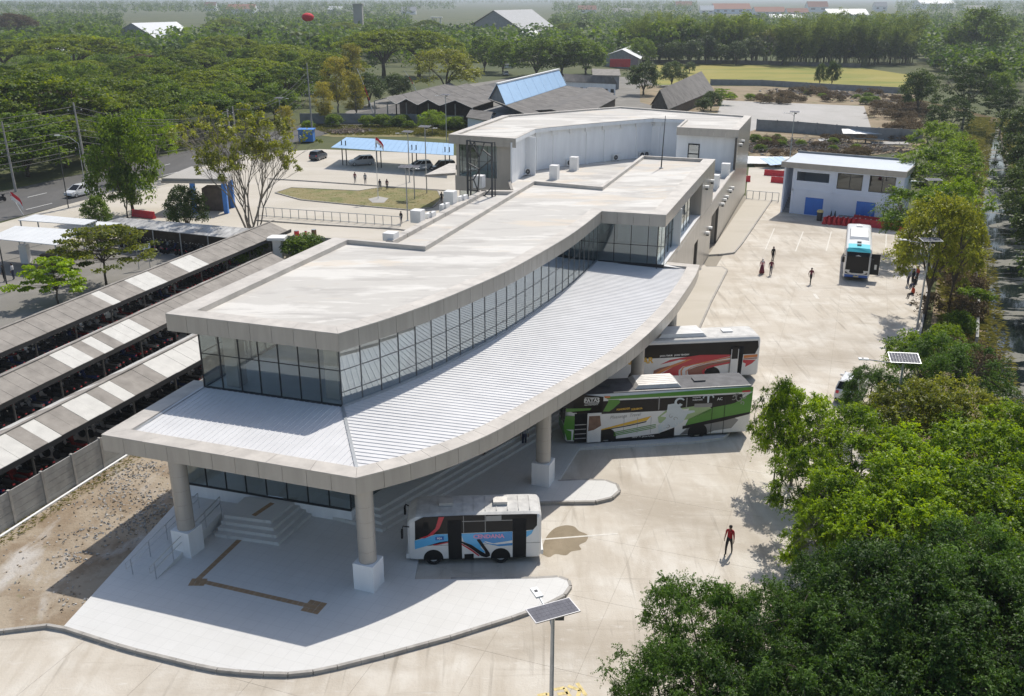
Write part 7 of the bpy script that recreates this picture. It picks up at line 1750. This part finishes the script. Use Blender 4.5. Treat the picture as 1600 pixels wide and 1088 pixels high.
def proto_bare(key, seed, H, R, leafy, mleaf, mbark):
    """leafless spreading tree: branching twigs, a few leaves at the tips"""
    rp = random.Random(seed); r = np.random.default_rng(seed); b = MB(); tips = []
    def grow(p, d, L, rad, lv):
        q = p + d * L * .5 + Vector((rp.uniform(-.06, .06), rp.uniform(-.06, .06), 0)) * L; e = q + (d + Vector((rp.uniform(-.12, .12), rp.uniform(-.12, .12), .06))).normalized() * L * .5
        b.tube([p, q, e], [rad, rad * .82, rad * .66], mbark, 6 if lv < 3 else 3, cap=False)
        if lv >= 6: tips.append(e); return
        for _ in range(3 if lv < 5 else 2):
            nd = (d + Vector((rp.uniform(-1, 1), rp.uniform(-1, 1), rp.uniform(-.25, .55))) * .62).normalized(); grow(e, nd, L * rp.uniform(.66, .84), rad * .60, lv + 1)
    for k in range(4):
        a = k * 1.57 + rp.uniform(-.4, .4); grow(Vector((math.cos(a) * .15, math.sin(a) * .15, -.1)), Vector((math.cos(a) * .38, math.sin(a) * .38, 1)).normalized(), H * .30, .10, 1)
    side = [t for t in tips if rp.random() < leafy * .45]
    if side:
        cen = np.array([tuple(t) for t in side]); p, nn, t = clump_points(r, cen, np.full((len(cen), 3), .42), 26); crown = leaf_data('crown', p, nn, .26 * (.7 + .6 * r.random(len(p))), t, mleaf, .6, seed)
    PROTO[key] = (b.data('trunk'), crown, H)
def proto_bamboo(key, seed, H, R, mleaf):
    rp = random.Random(seed); r = np.random.default_rng(seed); b = MB(); cen = []; mb_ = mat('bamboo_culm', (.16, .17, .06), .6, var=.2)
    for i in range(22):
        a = rp.uniform(0, 6.283); e = R * rp.uniform(.2, 1) ; h = H * rp.uniform(.7, 1); o = Vector((math.cos(a) * R * .25 * rp.random(), math.sin(a) * R * .25 * rp.random(), 0)); pts = [o + Vector((math.cos(a) * e * f ** 2.4, math.sin(a) * e * f ** 2.4, h * (f - .10 * f ** 4))) for f in (0, .3, .6, .8, 1)]
        b.tube(pts, [.07, .06, .045, .03, .01], mb_, 4, cap=False)
        for f in np.linspace(.25, 1, 11): cen.append(tuple(o + Vector((math.cos(a) * e * f ** 2.4 + rp.uniform(-.4, .4), math.sin(a) * e * f ** 2.4 + rp.uniform(-.4, .4), h * (f - .10 * f ** 4)))))
    cen = np.array(cen); p, nn, t = clump_points(r, cen, np.tile([[.95, .95, .75]], (len(cen), 1)), 22); PROTO[key] = (b.data('trunk'), leaf_data('crown', p, nn, .55 * (.7 + .6 * r.random(len(p))), t, mleaf, .28, seed), H)

for i in range(3): proto(f'near_dark{i}', 'dome', 21 + i, 8.0, 4.4, 2.2, 95, 340, .17, .80, M['leaf_near'], M['bark'], .2, 7, .85, .40, twig=True)
for i in range(3): proto(f'lime{i}', 'dome', 31 + i, 7.6, 4.1, 2.2, 85, 270, .20, .78, M['leaf_lime'], M['bark_pale'], .16, 6, .7, .45, twig=True)
for i in range(2): proto(f'olive{i}', 'dome', 41 + i, 8.5, 4.2, 2.6, 90, 200, .23, .85, M['leaf_olive'], M['bark'], .2, 6, .7, .45, twig=True)
for i in range(2): proto(f'rain{i}', 'umbrella', 51 + i, 14.0, 11.0, 5.5, 330, 44, .50, 1.5, M['leaf_rain'], M['bark'], .5, 8, .42, .7)
for i in range(3): proto(f'mid{i}', 'dome', 61 + i, 11.0, 5.2, 1.4, 150, 52, .46, 1.25, M['leaf_mid'], M['bark'], .28, 6, .7, .6)
for i in range(2): proto(f'yellow{i}', 'column', 71 + i, 12.0, 3.6, 2.6, 140, 40, .40, 1.0, M['leaf_yellow'], M['bark_pale'], .2, 5, .9, .5)
for i in range(2): proto(f'dark{i}', 'dome', 81 + i, 9.0, 4.0, 1.4, 150, 44, .40, 1.1, M['leaf_dark'], M['bark'], .25, 5, .8, .6)
for i in range(2): proto(f'far{i}', 'dome', 91 + i, 11.0, 5.4, .6, 90, 34, .8, 1.5, M['leaf_mid'], M['bark'], .3, 4, .7, .65)
proto('ketapang0', 'layers', 101, 5.4, 3.6, 1.9, 80, 70, .30, .75, M['leaf_lime'], M['bark'], .10, 6, .22, .7); proto('ketapang1', 'layers', 103, 5.8, 4.6, 2.4, 95, 60, .28, .8, M['leaf_olive'], M['bark'], .10, 6, .22, .7)
proto('cypress', 'cone', 111, 12, 2.6, .8, 130, 40, .42, .8, M['leaf_dark'], M['bark'], .2, 3, 1.0, .5)
proto('acacia', 'dome', 121, 13, 6.8, 4.5, 120, 80, .36, 1.5, M['leaf_dark'], M['bark_pale'], .28, 7, .34, .6)
proto('brown', 'umbrella', 131, 12, 8, 4, 220, 40, .45, 1.4, M['leaf_brown'], M['bark'], .4, 8, .5, .6)
proto('bush', 'dome', 141, 2.4, 1.7, .2, 60, 60, .22, .55, M['leaf_mid'], M['bark'], .05, 5, .8, .55); proto('bush_lime', 'dome', 143, 1.8, 1.6, .2, 50, 60, .20, .5, M['leaf_lime'], M['bark'], .05, 5, .7, .5); proto('bush_dry', 'dome', 145, 1.8, 2.2, .1, 60, 44, .24, .6, M['leaf_brown'], M['bark'], .05, 5, .7, .35)
proto_bare('bare0', 151, 9.5, 5, .34, M['leaf_olive'], M['bark_pale']); proto_bare('bare1', 157, 9.5, 5, .95, M['leaf_olive'], M['bark_pale'])
proto_bamboo('bamboo0', 161, 14, 5.5, M['leaf_bamboo']); proto_bamboo('bamboo1', 163, 13, 5, M['leaf_bamboo'])
_tr = random.Random(77)
def plant(key, x, y, h, label, group=None, wide=1.0, name='tree', cat='tree', rz=None):
    tm, cm, H = PROTO[key]; s = h / H
    t = thing(name, label, cat, (x, y, 0), _tr.uniform(0, 6.28) if rz is None else rz, group); t.scale = (s * wide, s * wide, s)
    link('trunk', tm, t); link('crown', cm, t); return t
def plant_px(key, px, py, h, label, group=None, frac=.68, wide=1.0, **kw):
    q = G(px, py, h * frac); return plant(key, q.x, q.y, h, label, group, wide, **kw)

def rise(px, yf, yt):
    q = G(px, yf); lo, hi = 1, 30
    for _ in range(30):
        m = (lo + hi) / 2
        if 544 - FPX * (q.y * _s + (m - CAM_H) * _c) / (q.y * _c - (m - CAM_H) * _s) > yt: lo = m
        else: hi = m
    return lo
def plant_span(key, px, yf, yt, label, group=None, wide=1.0, **kw): q = G2(px, yf); return plant(key, q.x, q.y, rise(px, yf, yt), label, group, wide, **kw)
def on_road(q): d = (q - RF0).dot(E1); t = (q - RF0).dot(E2); return -3 < d < 18 and -80 < t < 235
# --- the row along the yard edge, nearest first
def plant_at(key, px, py, ztop_frac, h, label, group=None, wide=1.0, **kw): return plant_px(key, px, py, h, label, group, ztop_frac, wide, **kw)
ORD = ('first', 'second', 'third', 'fourth', 'fifth', 'sixth', 'seventh')
for row, pts in (('bottom', ((1050, 1070, 5.8, .66), (1160, 1090, 6.0, .8), (1265, 1100, 6.4, .8), (1370, 1080, 6.6, .85), (1480, 1060, 6.8, .9), (1590, 1000, 7.6, .9))), ('upper', ((1105, 975, 6.4, .64), (1205, 985, 6.2, .66), (1300, 1000, 7.4, .75), (1330, 915, 6.6, .55), (1400, 945, 8.0, .8), (1500, 930, 8.2, .8), (1575, 905, 7.8, .75)))):
    for i, (px, py, h, w) in enumerate(pts): plant_px(f'near_dark{(i + len(row)) % 3}', px, py, h, f'dark glossy tree, {ORD[i]} from the left in the {row} row at the bottom right', 'dark trees at the bottom right', wide=w)
for row, pts in (('back', ((1248, 655, 6.2, .66), (1335, 690, 6.6, .8), (1430, 735, 7.0, .9), (1530, 715, 7.0, .9), (1595, 680, 6.4, .8))), ('front', ((1262, 745, 5.8, .62), (1296, 828, 5.4, .62), (1350, 775, 6.6, .8), (1430, 820, 6.8, .85), (1530, 800, 7.0, .9), (1590, 780, 7.0, .8)))):
    for i, (px, py, h, w) in enumerate(pts): plant_px(f'lime{i % 3}', px, py, h, f'lime green tree, {ORD[i]} from the left in the {row} row of lime trees', 'lime trees along the yard edge', wide=w)
plant_px('lime1', 1224, 612, 7.0, 'slender lime green tree whose leafy top leans out over the open yard', frac=.86, wide=.34)
plant_px('olive0', 1425, 650, 6.8, 'olive green tree with a brownish underside behind the lime trees', wide=.85); plant_px('olive1', 1490, 640, 6.8, 'olive green tree nearest the canal behind the lime trees', wide=.8)
plant_px('near_dark1', 1485, 570, 7.0, 'dark green tree by the canal behind the lamp in the tree tops', wide=.8); plant_px('near_dark2', 1362, 606, 5.0, 'small dark green tree left of the lamp in the tree tops', wide=.7)
plant_px('lime2', 1445, 550, 5.8, 'yellowish green tree top before the dark tree trunks', wide=.85)
for i, (px, py, h, w, l) in enumerate(((1466, 362, 11.5, .6, 'tall olive tree with dark trunks beside the street lamp at the yard edge'), (1502, 372, 10, .42, 'olive tree with bare brown twigs on the canal side of the dark trunks'), (1446, 322, 8.6, .95, 'bright yellowish tree right of the turquoise coach'), (1492, 312, 8.4, .75, 'yellowish green tree behind the lamp by the blue doors'), (1462, 264, 9.0, 1.1, 'yellowish green tree behind the right end of the blue doored building'), (1500, 238, 8, .85, 'yellowish green tree at the bend of the canal'), (1468, 212, 8, .95, 'small yellowish tree nearest the bluish grey wall'))):
    plant_px('olive%d' % (i % 2) if i < 2 else 'lime%d' % (i % 3), px, py, h, l, 'yellowish trees along the canal' if i > 1 else None, wide=w)
plant_px('dark0', 1440, 128, 11, 'dark rounded tree at the near corner of the playing field', wide=.8)
plant_px('acacia', 1515, 128, 14, 'tall dark tree with flat layered branches over the canal bend', wide=.8, frac=.7); plant_px('acacia', 1485, 180, 10, 'lower dark layered tree in front of the tall layered one', wide=.8, frac=.6); plant_px('acacia', 1570, 165, 10, 'dark layered tree right of the tall layered one', wide=.7, frac=.6)
for i, (px, py, h) in enumerate(((1612, 225, 9), (1622, 270, 8.5), (1640, 330, 8), (1660, 400, 7.5), (1600, 185, 9), (1625, 300, 7))): plant_px(f'dark{i % 2}', px, py, h, 'dark tree on the far bank of the canal at the right edge', 'dark trees on the far canal bank', wide=.9)
for i, (px, py) in enumerate(((1488, 470), (1498, 500), (1508, 545), (1478, 520), (1500, 430))): plant_px('bush' if i % 2 else 'bush_dry', px, py, 2.4, 'bush on the near canal bank below the tree trunks', 'bushes on the canal bank', name='bush', cat='bush', wide=.8)
for px, py in ((1522, 455), (1503, 268), (1510, 240)): plant_px('bush_lime', px, py, 1.6, 'bright green low bush at the water edge of the canal', 'bright bushes at the water edge', name='bush', cat='bush', wide=1.0)

# --- left, near the road and sheds
plant_span('mid0', 208, 335, 168, 'tall bright green tree by the white car on the road', wide=.6); plant_px('lime0', 236, 205, 11, 'bright yellow green crown just behind the tall tree by the white car', wide=.65); plant_px('mid1', 190, 275, 8.0, 'darker lower tree left of the tall bright green one', wide=.45)
plant_span('bare0', 390, 362, 166, 'nearly leafless tree with pale spreading branches beside the gate', rz=.3, wide=.9); plant('bare1', *G2(400, 366), 12, 'thin yellow leaved tree mixed with the leafless one beside the gate', rz=1.3, wide=.8)
plant_px('dark1', 288, 312, 6.2, 'dark green tree under the pale gate canopy', wide=.75); plant_px('mid0', 148, 322, 4.6, 'low green tree at the foot of the utility pole', wide=.7); 
plant('ketapang1', *G2(167, 449), 6.4, 'thin trunked layered tree standing behind the farthest motorbike shed', rz=.5); plant('ketapang0', *G2(92, 476), 4.6, 'small bright layered tree left of the thin trunked one', rz=1.5)
for px, py, s, l in ((475, 378, 2.6, 'green bush by the corner of the main roof and the dark wall'), (390, 378, 2.0, 'green shrub at the end of the patched shed'), (366, 402, 1.3, 'yellow green creeper bush on the end of the farthest shed')): plant_px('bush_lime' if s < 2 else 'bush', px, py, s, l, name='bush', cat='bush', wide=1.3)
for px, yf, yt, k, w, l in ((-20, 283, 172, 'mid0', 1.35, 'dark green tree cut by the left edge at the road'), (44, 276, 168, 'mid2', 1.35, 'dark green tree at the far kerb near the left edge'), (104, 262, 176, 'rain1', .95, 'dark green tree at the far kerb behind the white car'), (156, 254, 176, 'mid1', 1.35, 'spreading tree at the far kerb behind the utility pole'), (70, 238, 108, 'rain0', 1.15, 'broad yellow green rain tree, largest of the near crowns on the left'), (-30, 230, 112, 'rain1', 1.1, 'broad rain tree cut by the left edge'), (170, 226, 138, 'rain1', 1.1, 'broad rain tree right of the largest near crown'), (232, 238, 166, 'mid0', 1.4, 'round green tree at the far kerb above the bright tree'), (285, 226, 160, 'rain0', 1.0, 'broad rain tree in the middle of the left wood'), (335, 214, 142, 'mid2', 1.5, 'green tree at the far kerb left of the twin thin poles'), (250, 200, 128, 'rain1', 1.2, 'broad rain tree behind the one in the middle of the left wood'), (385, 200, 138, 'rain0', .9, 'broad rain tree behind the twin thin poles'), (430, 188, 128, 'mid1', 1.2, 'green tree at the far kerb near the tall grey pole'), (330, 180, 105, 'rain1', 1.2, 'broad rain tree below the cypresses'), (450, 165, 100, 'rain0', 1.1, 'broad rain tree left of the yellowing trees'), (400, 160, 88, 'rain1', 1.2, 'broad rain tree right of the cypresses'), (140, 190, 118, 'rain0', 1.2, 'broad rain tree before the great flat dark one'), (20, 180, 98, 'rain1', 1.2, 'broad rain tree at the left edge in the third row'), (120, 128, 50, 'rain0', 1.45, 'great flat dark rain tree through whose limbs a white building shows'), (10, 122, 58, 'rain1', 1.3, 'great rain tree at the left edge beside the flat dark one'), (230, 132, 82, 'brown', 1.3, 'brownish dry crowned tree below the plain white roof'), (300, 130, 74, 'rain1', 1.2, 'broad rain tree below the plain white roof, right of the brown one'), (350, 112, 52, 'rain0', 1.2, 'broad rain tree right of the plain white roof'), (440, 130, 66, 'rain1', 1.2, 'broad rain tree below the red balloon'), (25, 70, 18, 'brown', 1.0, 'far brownish tree at the top left corner')): plant_span(k, px, yf, yt, l, None, w)
gable('house', 'white building glimpsed beneath the great flat rain tree', 'house', ((70, 70), (185, 66)), 7, ((70, 82), (188, 78)), 4.5, M['white_roof'], M['white_wall'])
plant_px('cypress', 391, 80, 14, 'dark pointed cypress, the taller of two', frac=.5, wide=.8); plant_px('cypress', 402, 90, 9, 'dark pointed cypress, the shorter of two', frac=.5, wide=.8)
for i, (px, py, h, w) in enumerate(((525, 118, 13, .9), (548, 95, 14, .9), (505, 150, 9, .8), (555, 140, 10, .8), (445, 185, 7, .8))): plant_px(f'yellow{i % 2}', px, py, h, 'yellowing feathery tree in the clump left of the zigzag roofs', 'yellowing trees left of the market', wide=w * 1.1)
for px, py, h, k, l in ((575, 130, 9, 'dark1', 'dark tree at the end of the zigzag roofs'), (675, 184, 5, 'lime1', 'small bright green tree before the zigzag roofs'), (885, 45, 12, 'rain1', 'flat crowned tree right of the warehouse'), (1007, 112, 10, 'dark0', 'dark columnar tree before the dry field'), (1051, 108, 8, 'dark1', 'dark round tree at the edge of the playing field'), (1078, 102, 4.5, 'dark0', 'small dark tree right of the round one on the playing field'), (1000, 72, 12, 'mid2', 'green tree right of the red walled house'), (1205, 65, 14, 'bare0', 'dry brown twiggy tree left of the bamboo'), (1535, 38, 24, 'mid0', 'very tall hazy tree at the top right'), (1570, 40, 18, 'mid1', 'hazy round tree right of the very tall one'), (1128, 146, 4.5, 'ketapang0', 'little palm like tree by the grey lot'), (1112, 152, 5, 'dark1', 'dark shrubby tree at the end of the steep roof'), (1100, 160, 4, 'dark0', 'small dark tree at the foot of the steep roof'), (620, 128, 8, 'dark0', 'dark tree trunked by the white pole behind the zigzag roofs'), (520, 60, 13, 'mid0', 'rounded green tree right of the red balloon'), (488, 62, 12, 'dark0', 'dark tree right below the red balloon')): plant_px(k, px, py, h, l, frac=.66)
def plant_foot(key, px, py, h, label, group, wide=1.0): q = G2(px, py); plant(key, q.x, q.y, h, label, group, wide)
for px, yf, yt, k, w, l in ((600, 122, 42, 'rain0', 1.1, 'left part of the big dark tree behind the zigzag roofs'), (655, 120, 44, 'rain1', 1.1, 'big dark green tree behind the zigzag roofs'), (697, 158, 72, 'olive0', 1.25, 'thin crowned tree with slanting stems over the zigzag roofs'), (757, 112, 52, 'mid2', 1.0, 'green tree left of the grey warehouse front'), (786, 116, 58, 'mid1', .9, 'green tree before the grey warehouse'), (838, 120, 56, 'mid0', 1.3, 'left of three round green trees below the warehouse'), (878, 118, 53, 'mid1', 1.3, 'middle of three round green trees below the warehouse'), (915, 117, 58, 'mid2', 1.2, 'right of three round green trees below the warehouse'), (1280, 136, 97, 'dark1', .5, 'left of the slender twin trees on the field wall'), (1299, 137, 92, 'dark0', .55, 'right of the slender twin trees on the field wall')): plant_span(k, px, yf, yt, l, None, w)
for i, px in enumerate(range(1215, 1420, 12)): plant_foot(f'bamboo{i % 2}', px, 97 + (i * 5 % 7), 15 + (i * 7 % 10), 'pale green bamboo clump in the thicket beyond the playing field', 'bamboo beyond the playing field', .8 + .1 * (i * 3 % 5))
for i, px in enumerate(range(985, 1200, 15)): plant_foot(f'bamboo{i % 2}' if i % 3 else 'far1', px, 94 + (i * 3 % 5), 17 + i * 5 % 7, 'bluish green bamboo and trees at the left of the thicket beyond the field', 'thicket left of the bamboo', .9)
for i, px in enumerate(range(1030, 1430, 24)):
    if not 1196 < px < 1212: plant_foot(f'dark{i % 2}', px, 100 + (i % 3), 9 + i % 4, 'dark tree at the foot of the bamboo thicket', 'dark trees under the bamboo', 1.0)
# --- loose woods: individual trees scattered over the wooded areas of the photograph
KEEP1 = [(190, 26), (325, 26), (325, 66), (190, 66)]; KEEP2 = [(710, 8), (865, 8), (865, 56), (710, 56)]
def wood(poly, n, keys, h0, h1, label, group, seed, gap=6.0, z=8):
    rs = random.Random(seed); P_ = [tuple(q) for q in GP(poly, z)]; xs_ = [p[0] for p in P_]; ys_ = [p[1] for p in P_]; got = []; tries = 0
    while len(got) < n and tries < 6000:
        tries += 1; px = rs.uniform(min(q[0] for q in poly), max(q[0] for q in poly)); py = rs.uniform(min(q[1] for q in poly), max(q[1] for q in poly))
        if not inside((px, py), poly) or inside((px, py), KEEP1) or inside((px, py), KEEP2): continue
        q = G2(px, py, z)
        if on_road(q): continue
        g_ = gap * max(1, q.y / 260)
        if any((q - o).length < g_ for o in got): continue
        got.append(q); plant(rs.choice(keys), q.x, q.y, rs.uniform(h0, h1), label, group, rs.uniform(.85, 1.2))
wood([(0, 128), (190, 128), (340, 118), (500, 108), (520, 140), (490, 165), (330, 205), (0, 232)], 60, ['mid0', 'mid1', 'mid2', 'rain0', 'rain1'], 8, 12, 'green tree in the dense wood across the road on the left', 'trees of the left wood', 5, 5, 0)
wood([(0, 30), (80, 32), (200, 34), (340, 32), (470, 38), (560, 45), (590, 30), (720, 35), (720, 60), (560, 80), (430, 95), (330, 62), (200, 50), (100, 60), (0, 70)], 34, ['far0', 'far1', 'mid0', 'rain1'], 9, 14, 'hazy green tree in the far wood behind the white roof and balloon', 'far trees on the left', 6, 6, 7)
wood([(860, 30), (1000, 25), (1215, 40), (1215, 55), (1030, 62), (960, 70), (880, 60)], 22, ['far0', 'far1', 'mid1', 'mid2'], 10, 15, 'hazy tree in the far wood between the warehouse and the bamboo', 'far trees in the middle', 8, 6.5, 7)
wood([(1420, 55), (1500, 40), (1600, 40), (1600, 130), (1560, 120), (1450, 90)], 14, ['far0', 'far1', 'mid1', 'mid2'], 8, 13, 'hazy tree in the far wood at the top right', 'far trees at the top right', 9, 9, 7)
# dry scrub and heaps in the middle distance
for i in range(46):
    px, py = _tr.uniform(1140, 1420), _tr.uniform(136, 158)
    if i > 24: px, py = _tr.uniform(1375, 1440), _tr.uniform(150, 200)
    plant_px('bush_dry' if _tr.random() < .75 else 'bush', px, py, _tr.uniform(1.2, 2.4), 'dry brown scrub bush on the rough ground before the playing field', 'scrub on the rough ground', name='bush', cat='bush', frac=.5, wide=1.2)
for i in range(26): plant_px('bush_dry' if _tr.random() < .6 else 'bush', _tr.uniform(1180, 1420), _tr.uniform(212, 240), _tr.uniform(1.0, 2.0), 'dry scrub bush on the rubble behind the blue doored building', 'scrub on the rubble', name='bush', cat='bush', frac=.5)
for i in range(14): plant_px('bush', _tr.uniform(480, 730), _tr.uniform(186, 196), _tr.uniform(1.6, 3.0), 'green weedy bush along the wall before the market', 'bushes along the market wall', name='bush', cat='bush', frac=.5)
# rubble and sticks: nobody could count them
def heap(name, label, spots, n, mats_, seed, smin=.06, smax=.22, stick=0.0):
    rs = random.Random(seed); b = MB()
    for _ in range(n):
        (px, py, sp) = rs.choice(spots); c = G2(px, py); x, y = c.x + rs.gauss(0, sp), c.y + rs.gauss(0, sp * .8); s = rs.uniform(smin, smax); m = rs.choice(mats_)
        if rs.random() < stick: b.bar((x, y, rs.uniform(0, .7)), (x + rs.gauss(0, 1.3), y + rs.gauss(0, 1.3), rs.uniform(0, .9)), .07, m)
        else:
            R_ = Matrix.Rotation(rs.uniform(0, 6.28), 4, Vector((rs.uniform(-1, 1), rs.uniform(-1, 1), 1)).normalized()); v = [R_ @ Vector((sx * s * rs.uniform(.5, 1), sy * s * rs.uniform(.5, 1), sz * s * .5 * rs.uniform(.6, 1))) + Vector((x, y, s * .25)) for sz in (-1, 1) for sx, sy in ((-1, -1), (1, -1), (1, 1), (-1, 1))]
            b.add(v, [(3, 2, 1, 0), (4, 5, 6, 7), (0, 1, 5, 4), (1, 2, 6, 5), (2, 3, 7, 6), (3, 0, 4, 7)], m)
    tag(b.build(name), label, 'rubble', kind='stuff')
STN = [mat('rubble_pale', (.42, .40, .37), .95, var=.2), mat('rubble_grey', (.24, .23, .215), .95, var=.2), mat('rubble_tan', (.31, .25, .18), .95, var=.2)]
WOOD_ = [mat('dead_branch', (.17, .12, .085), .95, var=.3), mat('dead_branch_grey', (.24, .21, .18), .95, var=.2)]
heap('rubble', 'scattered broken stones on the bare soil', [(225, 735, .9), (200, 770, 1.2), (165, 745, .8), (240, 800, 1.2), (120, 790, 1.5), (215, 850, 1.0), (110, 940, .6), (130, 850, 2.0), (60, 900, 2.0), (270, 760, .9), (180, 740, .6)], 520, STN[2:] * 2 + STN[:1] * 2, 3, .02, .08)
heap('rubble', 'pale band of crushed rubble along the middle of the bare soil', [(225, 728, .5), (205, 745, .6), (245, 800, .7), (190, 765, .6), (170, 790, .8), (215, 820, .7), (140, 830, .8), (112, 872, .5), (235, 775, .7)], 900, STN[:1] * 3 + STN[1:], 13, .02, .08)
heap('rubble', 'heap of broken branches and debris behind the blue doored building', [(1215, 226, 3), (1245, 232, 3), (1290, 232, 4), (1330, 236, 4), (1190, 236, 2.5), (1385, 234, 4), (1270, 226, 4)], 1300, WOOD_ + STN[1:2], 4, .1, .45, .65)
heap('rubble', 'pile of brown debris on the weedy ground behind the carport', [(545, 207, 1.6), (555, 206, 1.4), (535, 208, 1.2)], 380, WOOD_ + STN[2:], 5, .12, .5, .4)
heap('rubble', 'grey brush and debris on the rough ground before the field', [(1275, 146, 5), (1310, 148, 5), (1380, 160, 4), (1410, 175, 3), (1240, 145, 4), (1350, 150, 5)], 900, WOOD_ + STN[:2], 6, .15, .5, .6)
# grass tufts on banks, soil and verges
def tufts(name, label, polys, n, seed, h=.35):
    r = np.random.default_rng(seed); rs = random.Random(seed); pts = []
    while len(pts) < n:
        poly = rs.choice(polys); x = rs.uniform(min(p[0] for p in poly), max(p[0] for p in poly)); y = rs.uniform(min(p[1] for p in poly), max(p[1] for p in poly))
        if inside((x, y), [tuple(p) for p in poly]): pts.append((x, y, h * .35))
    p = np.array(pts); nn = r.normal(size=p.shape); nn[:, 2] *= .25
    tag(link(name, leaf_data(name, p, nn, h * (.6 + .9 * r.random(n)), .5 + r.normal(size=n) * .25, M['grass_blade'], .22, seed)), label, 'grass', kind='stuff')
bank = [CANL[i] + Vector((-3.0, 1.2)) for i in range(3, 10)] + [CANL[i] + Vector((.9, -.4)) for i in range(9, 2, -1)]
bank2 = [CANR[i] + Vector((-.6, .3)) for i in range(3, 10)] + [CANR[i] + Vector((6, -2.4)) for i in range(9, 2, -1)]
tufts('grass', 'rough green grass on both canal banks', [bank, bank2], 34000, 3, .7)
edge = [CANL[i] + Vector((.2, 0)) for i in range(2, 10)] + [CANL[i] + Vector((2.4, -.8)) for i in range(9, 1, -1)]
r_w = np.random.default_rng(8); tufts('water_weeds', 'green weeds floating along the near edge of the canal water', [edge], 5000, 8, .5); bpy.data.objects['water_weeds'].location.z = -1.0
tufts('grass', 'thin weeds on the bare soil by the precast wall', [[tuple(wb), tuple(wa), tuple(wa + Vector((1.1, -.5))), tuple(wb + Vector((1.1, -.5)))]], 700, 4, .22)
tufts('grass', 'sparse dry grass on the car park median', [[tuple(p) for p in med]], 1500, 5, .22)
tufts('grass', 'dry weeds on the ground behind the carport', [GP([(470, 195), (725, 199), (735, 218), (640, 212), (520, 212)])], 9000, 6, .5)
# far-off wood up to the horizon, one mass
r_ = np.random.default_rng(12); cen = []; rad = []
rs = random.Random(12)
while len(cen) < 9000:
    y = 430 * math.exp(rs.random() ** 1.1 * 2.75); x = rs.uniform(-.62, .62) * y
    px = 800 + FPX * x / (y * _c + CAM_H * _s); py = 544 - FPX * (y * _s - CAM_H * _c) / (y * _c + CAM_H * _s)
    if inside((px, py), [(1000, 95), (1440, 100), (1440, 60), (1000, 60)]) or inside((px, py), KEEP2) or inside((px, py), [(1090, 3), (1400, 3), (1400, 33), (1090, 33)]) or inside((px, py), [(320, 2), (400, 2), (400, 15), (320, 15)]) or inside((px, py), KEEP1) or inside((px, py), [(640, 20), (720, 20), (720, 60), (640, 60)]): continue
    s_ = rs.uniform(4, 7); h = rs.uniform(6, 12) if y < 1500 else rs.uniform(12, 21); cen.append((x, y, h * .5)); rad.append((s_, s_, h * .55))
far_c, far_r = cen, rad
def mass(name, label, polys, n, h0, h1, s0, s1, leafs, per, seed, z=5, mat_='leaf_mid', avoid=()):
    rs = random.Random(seed); cen = []; rad = []; r = np.random.default_rng(seed)
    while len(cen) < n:
        poly = rs.choice(polys); px = rs.uniform(min(q[0] for q in poly), max(q[0] for q in poly)); py = rs.uniform(min(q[1] for q in poly), max(q[1] for q in poly))
        if not inside((px, py), poly) or any(inside((px, py), k) for k in (KEEP1, KEEP2, *avoid)): continue
        q = G2(px, py, z)
        if on_road(q): continue
        h = rs.uniform(h0, h1); s_ = rs.uniform(s0, s1); cen.append((q.x, q.y, h * .5)); rad.append((s_, s_, h * .55))
    p, nn, t = clump_points(r, np.array(cen), np.array(rad), per)
    tag(link(name, leaf_data(name, p, nn, leafs * (.7 + .6 * r.random(len(p))), t, M[mat_], .75, seed)), label, 'wood', kind='stuff')
mass('far_wood', 'hazy crowns of the far wood behind the left trees', [[(0, 28), (200, 30), (480, 36), (690, 30), (690, 62), (560, 80), (430, 92), (330, 70), (100, 62), (0, 72)], [(860, 22), (1215, 34), (1215, 62), (1030, 66), (960, 72), (880, 62)], [(1420, 50), (1600, 36), (1600, 120), (1560, 120), (1450, 90)]], 620, 6, 11, 3.5, 6, 1.3, 90, 21)
mass('far_wood', 'green trees merging between the market roofs and the warehouse', [[(520, 70), (700, 66), (760, 100), (730, 112), (560, 132)], [(880, 70), (1010, 70), (1010, 98), (930, 100)]], 90, 6, 11, 3, 5, .8, 110, 25, z=0)
mass('undergrowth', 'dense green growth filling the wood between the left trees', [[(0, 120), (200, 124), (500, 104), (530, 140), (500, 165), (300, 222), (-20, 262)], [(0, 88), (190, 92), (330, 92), (520, 84), (520, 108), (200, 126), (0, 124)]], 520, 4, 8, 3, 5, .55, 110, 22, z=0)
p, nn, t = clump_points(r_, np.array(far_c), np.array(far_r), 22)
tag(link('far_wood', leaf_data('far_wood', p, nn, 2.4 * (.7 + .6 * r_.random(len(p))), t, M['leaf_mid'], .8, 4)), 'hazy far-off wood stretching to the horizon', 'wood', kind='stuff')

# ================================================================ HAZE
hm = bpy.data.materials.new('haze_air'); hm.use_nodes = True; nt = hm.node_tree
for n_ in list(nt.nodes):
    if n_.type == 'BSDF_PRINCIPLED': nt.nodes.remove(n_)
vol = nt.nodes.new('ShaderNodeVolumePrincipled'); vol.inputs['Color'].default_value = (.78, .86, .95, 1); vol.inputs['Density'].default_value = .00019; vol.inputs['Anisotropy'].default_value = .25
nt.links.new(vol.outputs[0], nt.nodes['Material Output'].inputs['Volume'])
hb = MB(); hb.box((0, 6800, 13.0), (16000, 14400, 31.0), hm); tag(hb.build('haze'), kind='stuff')
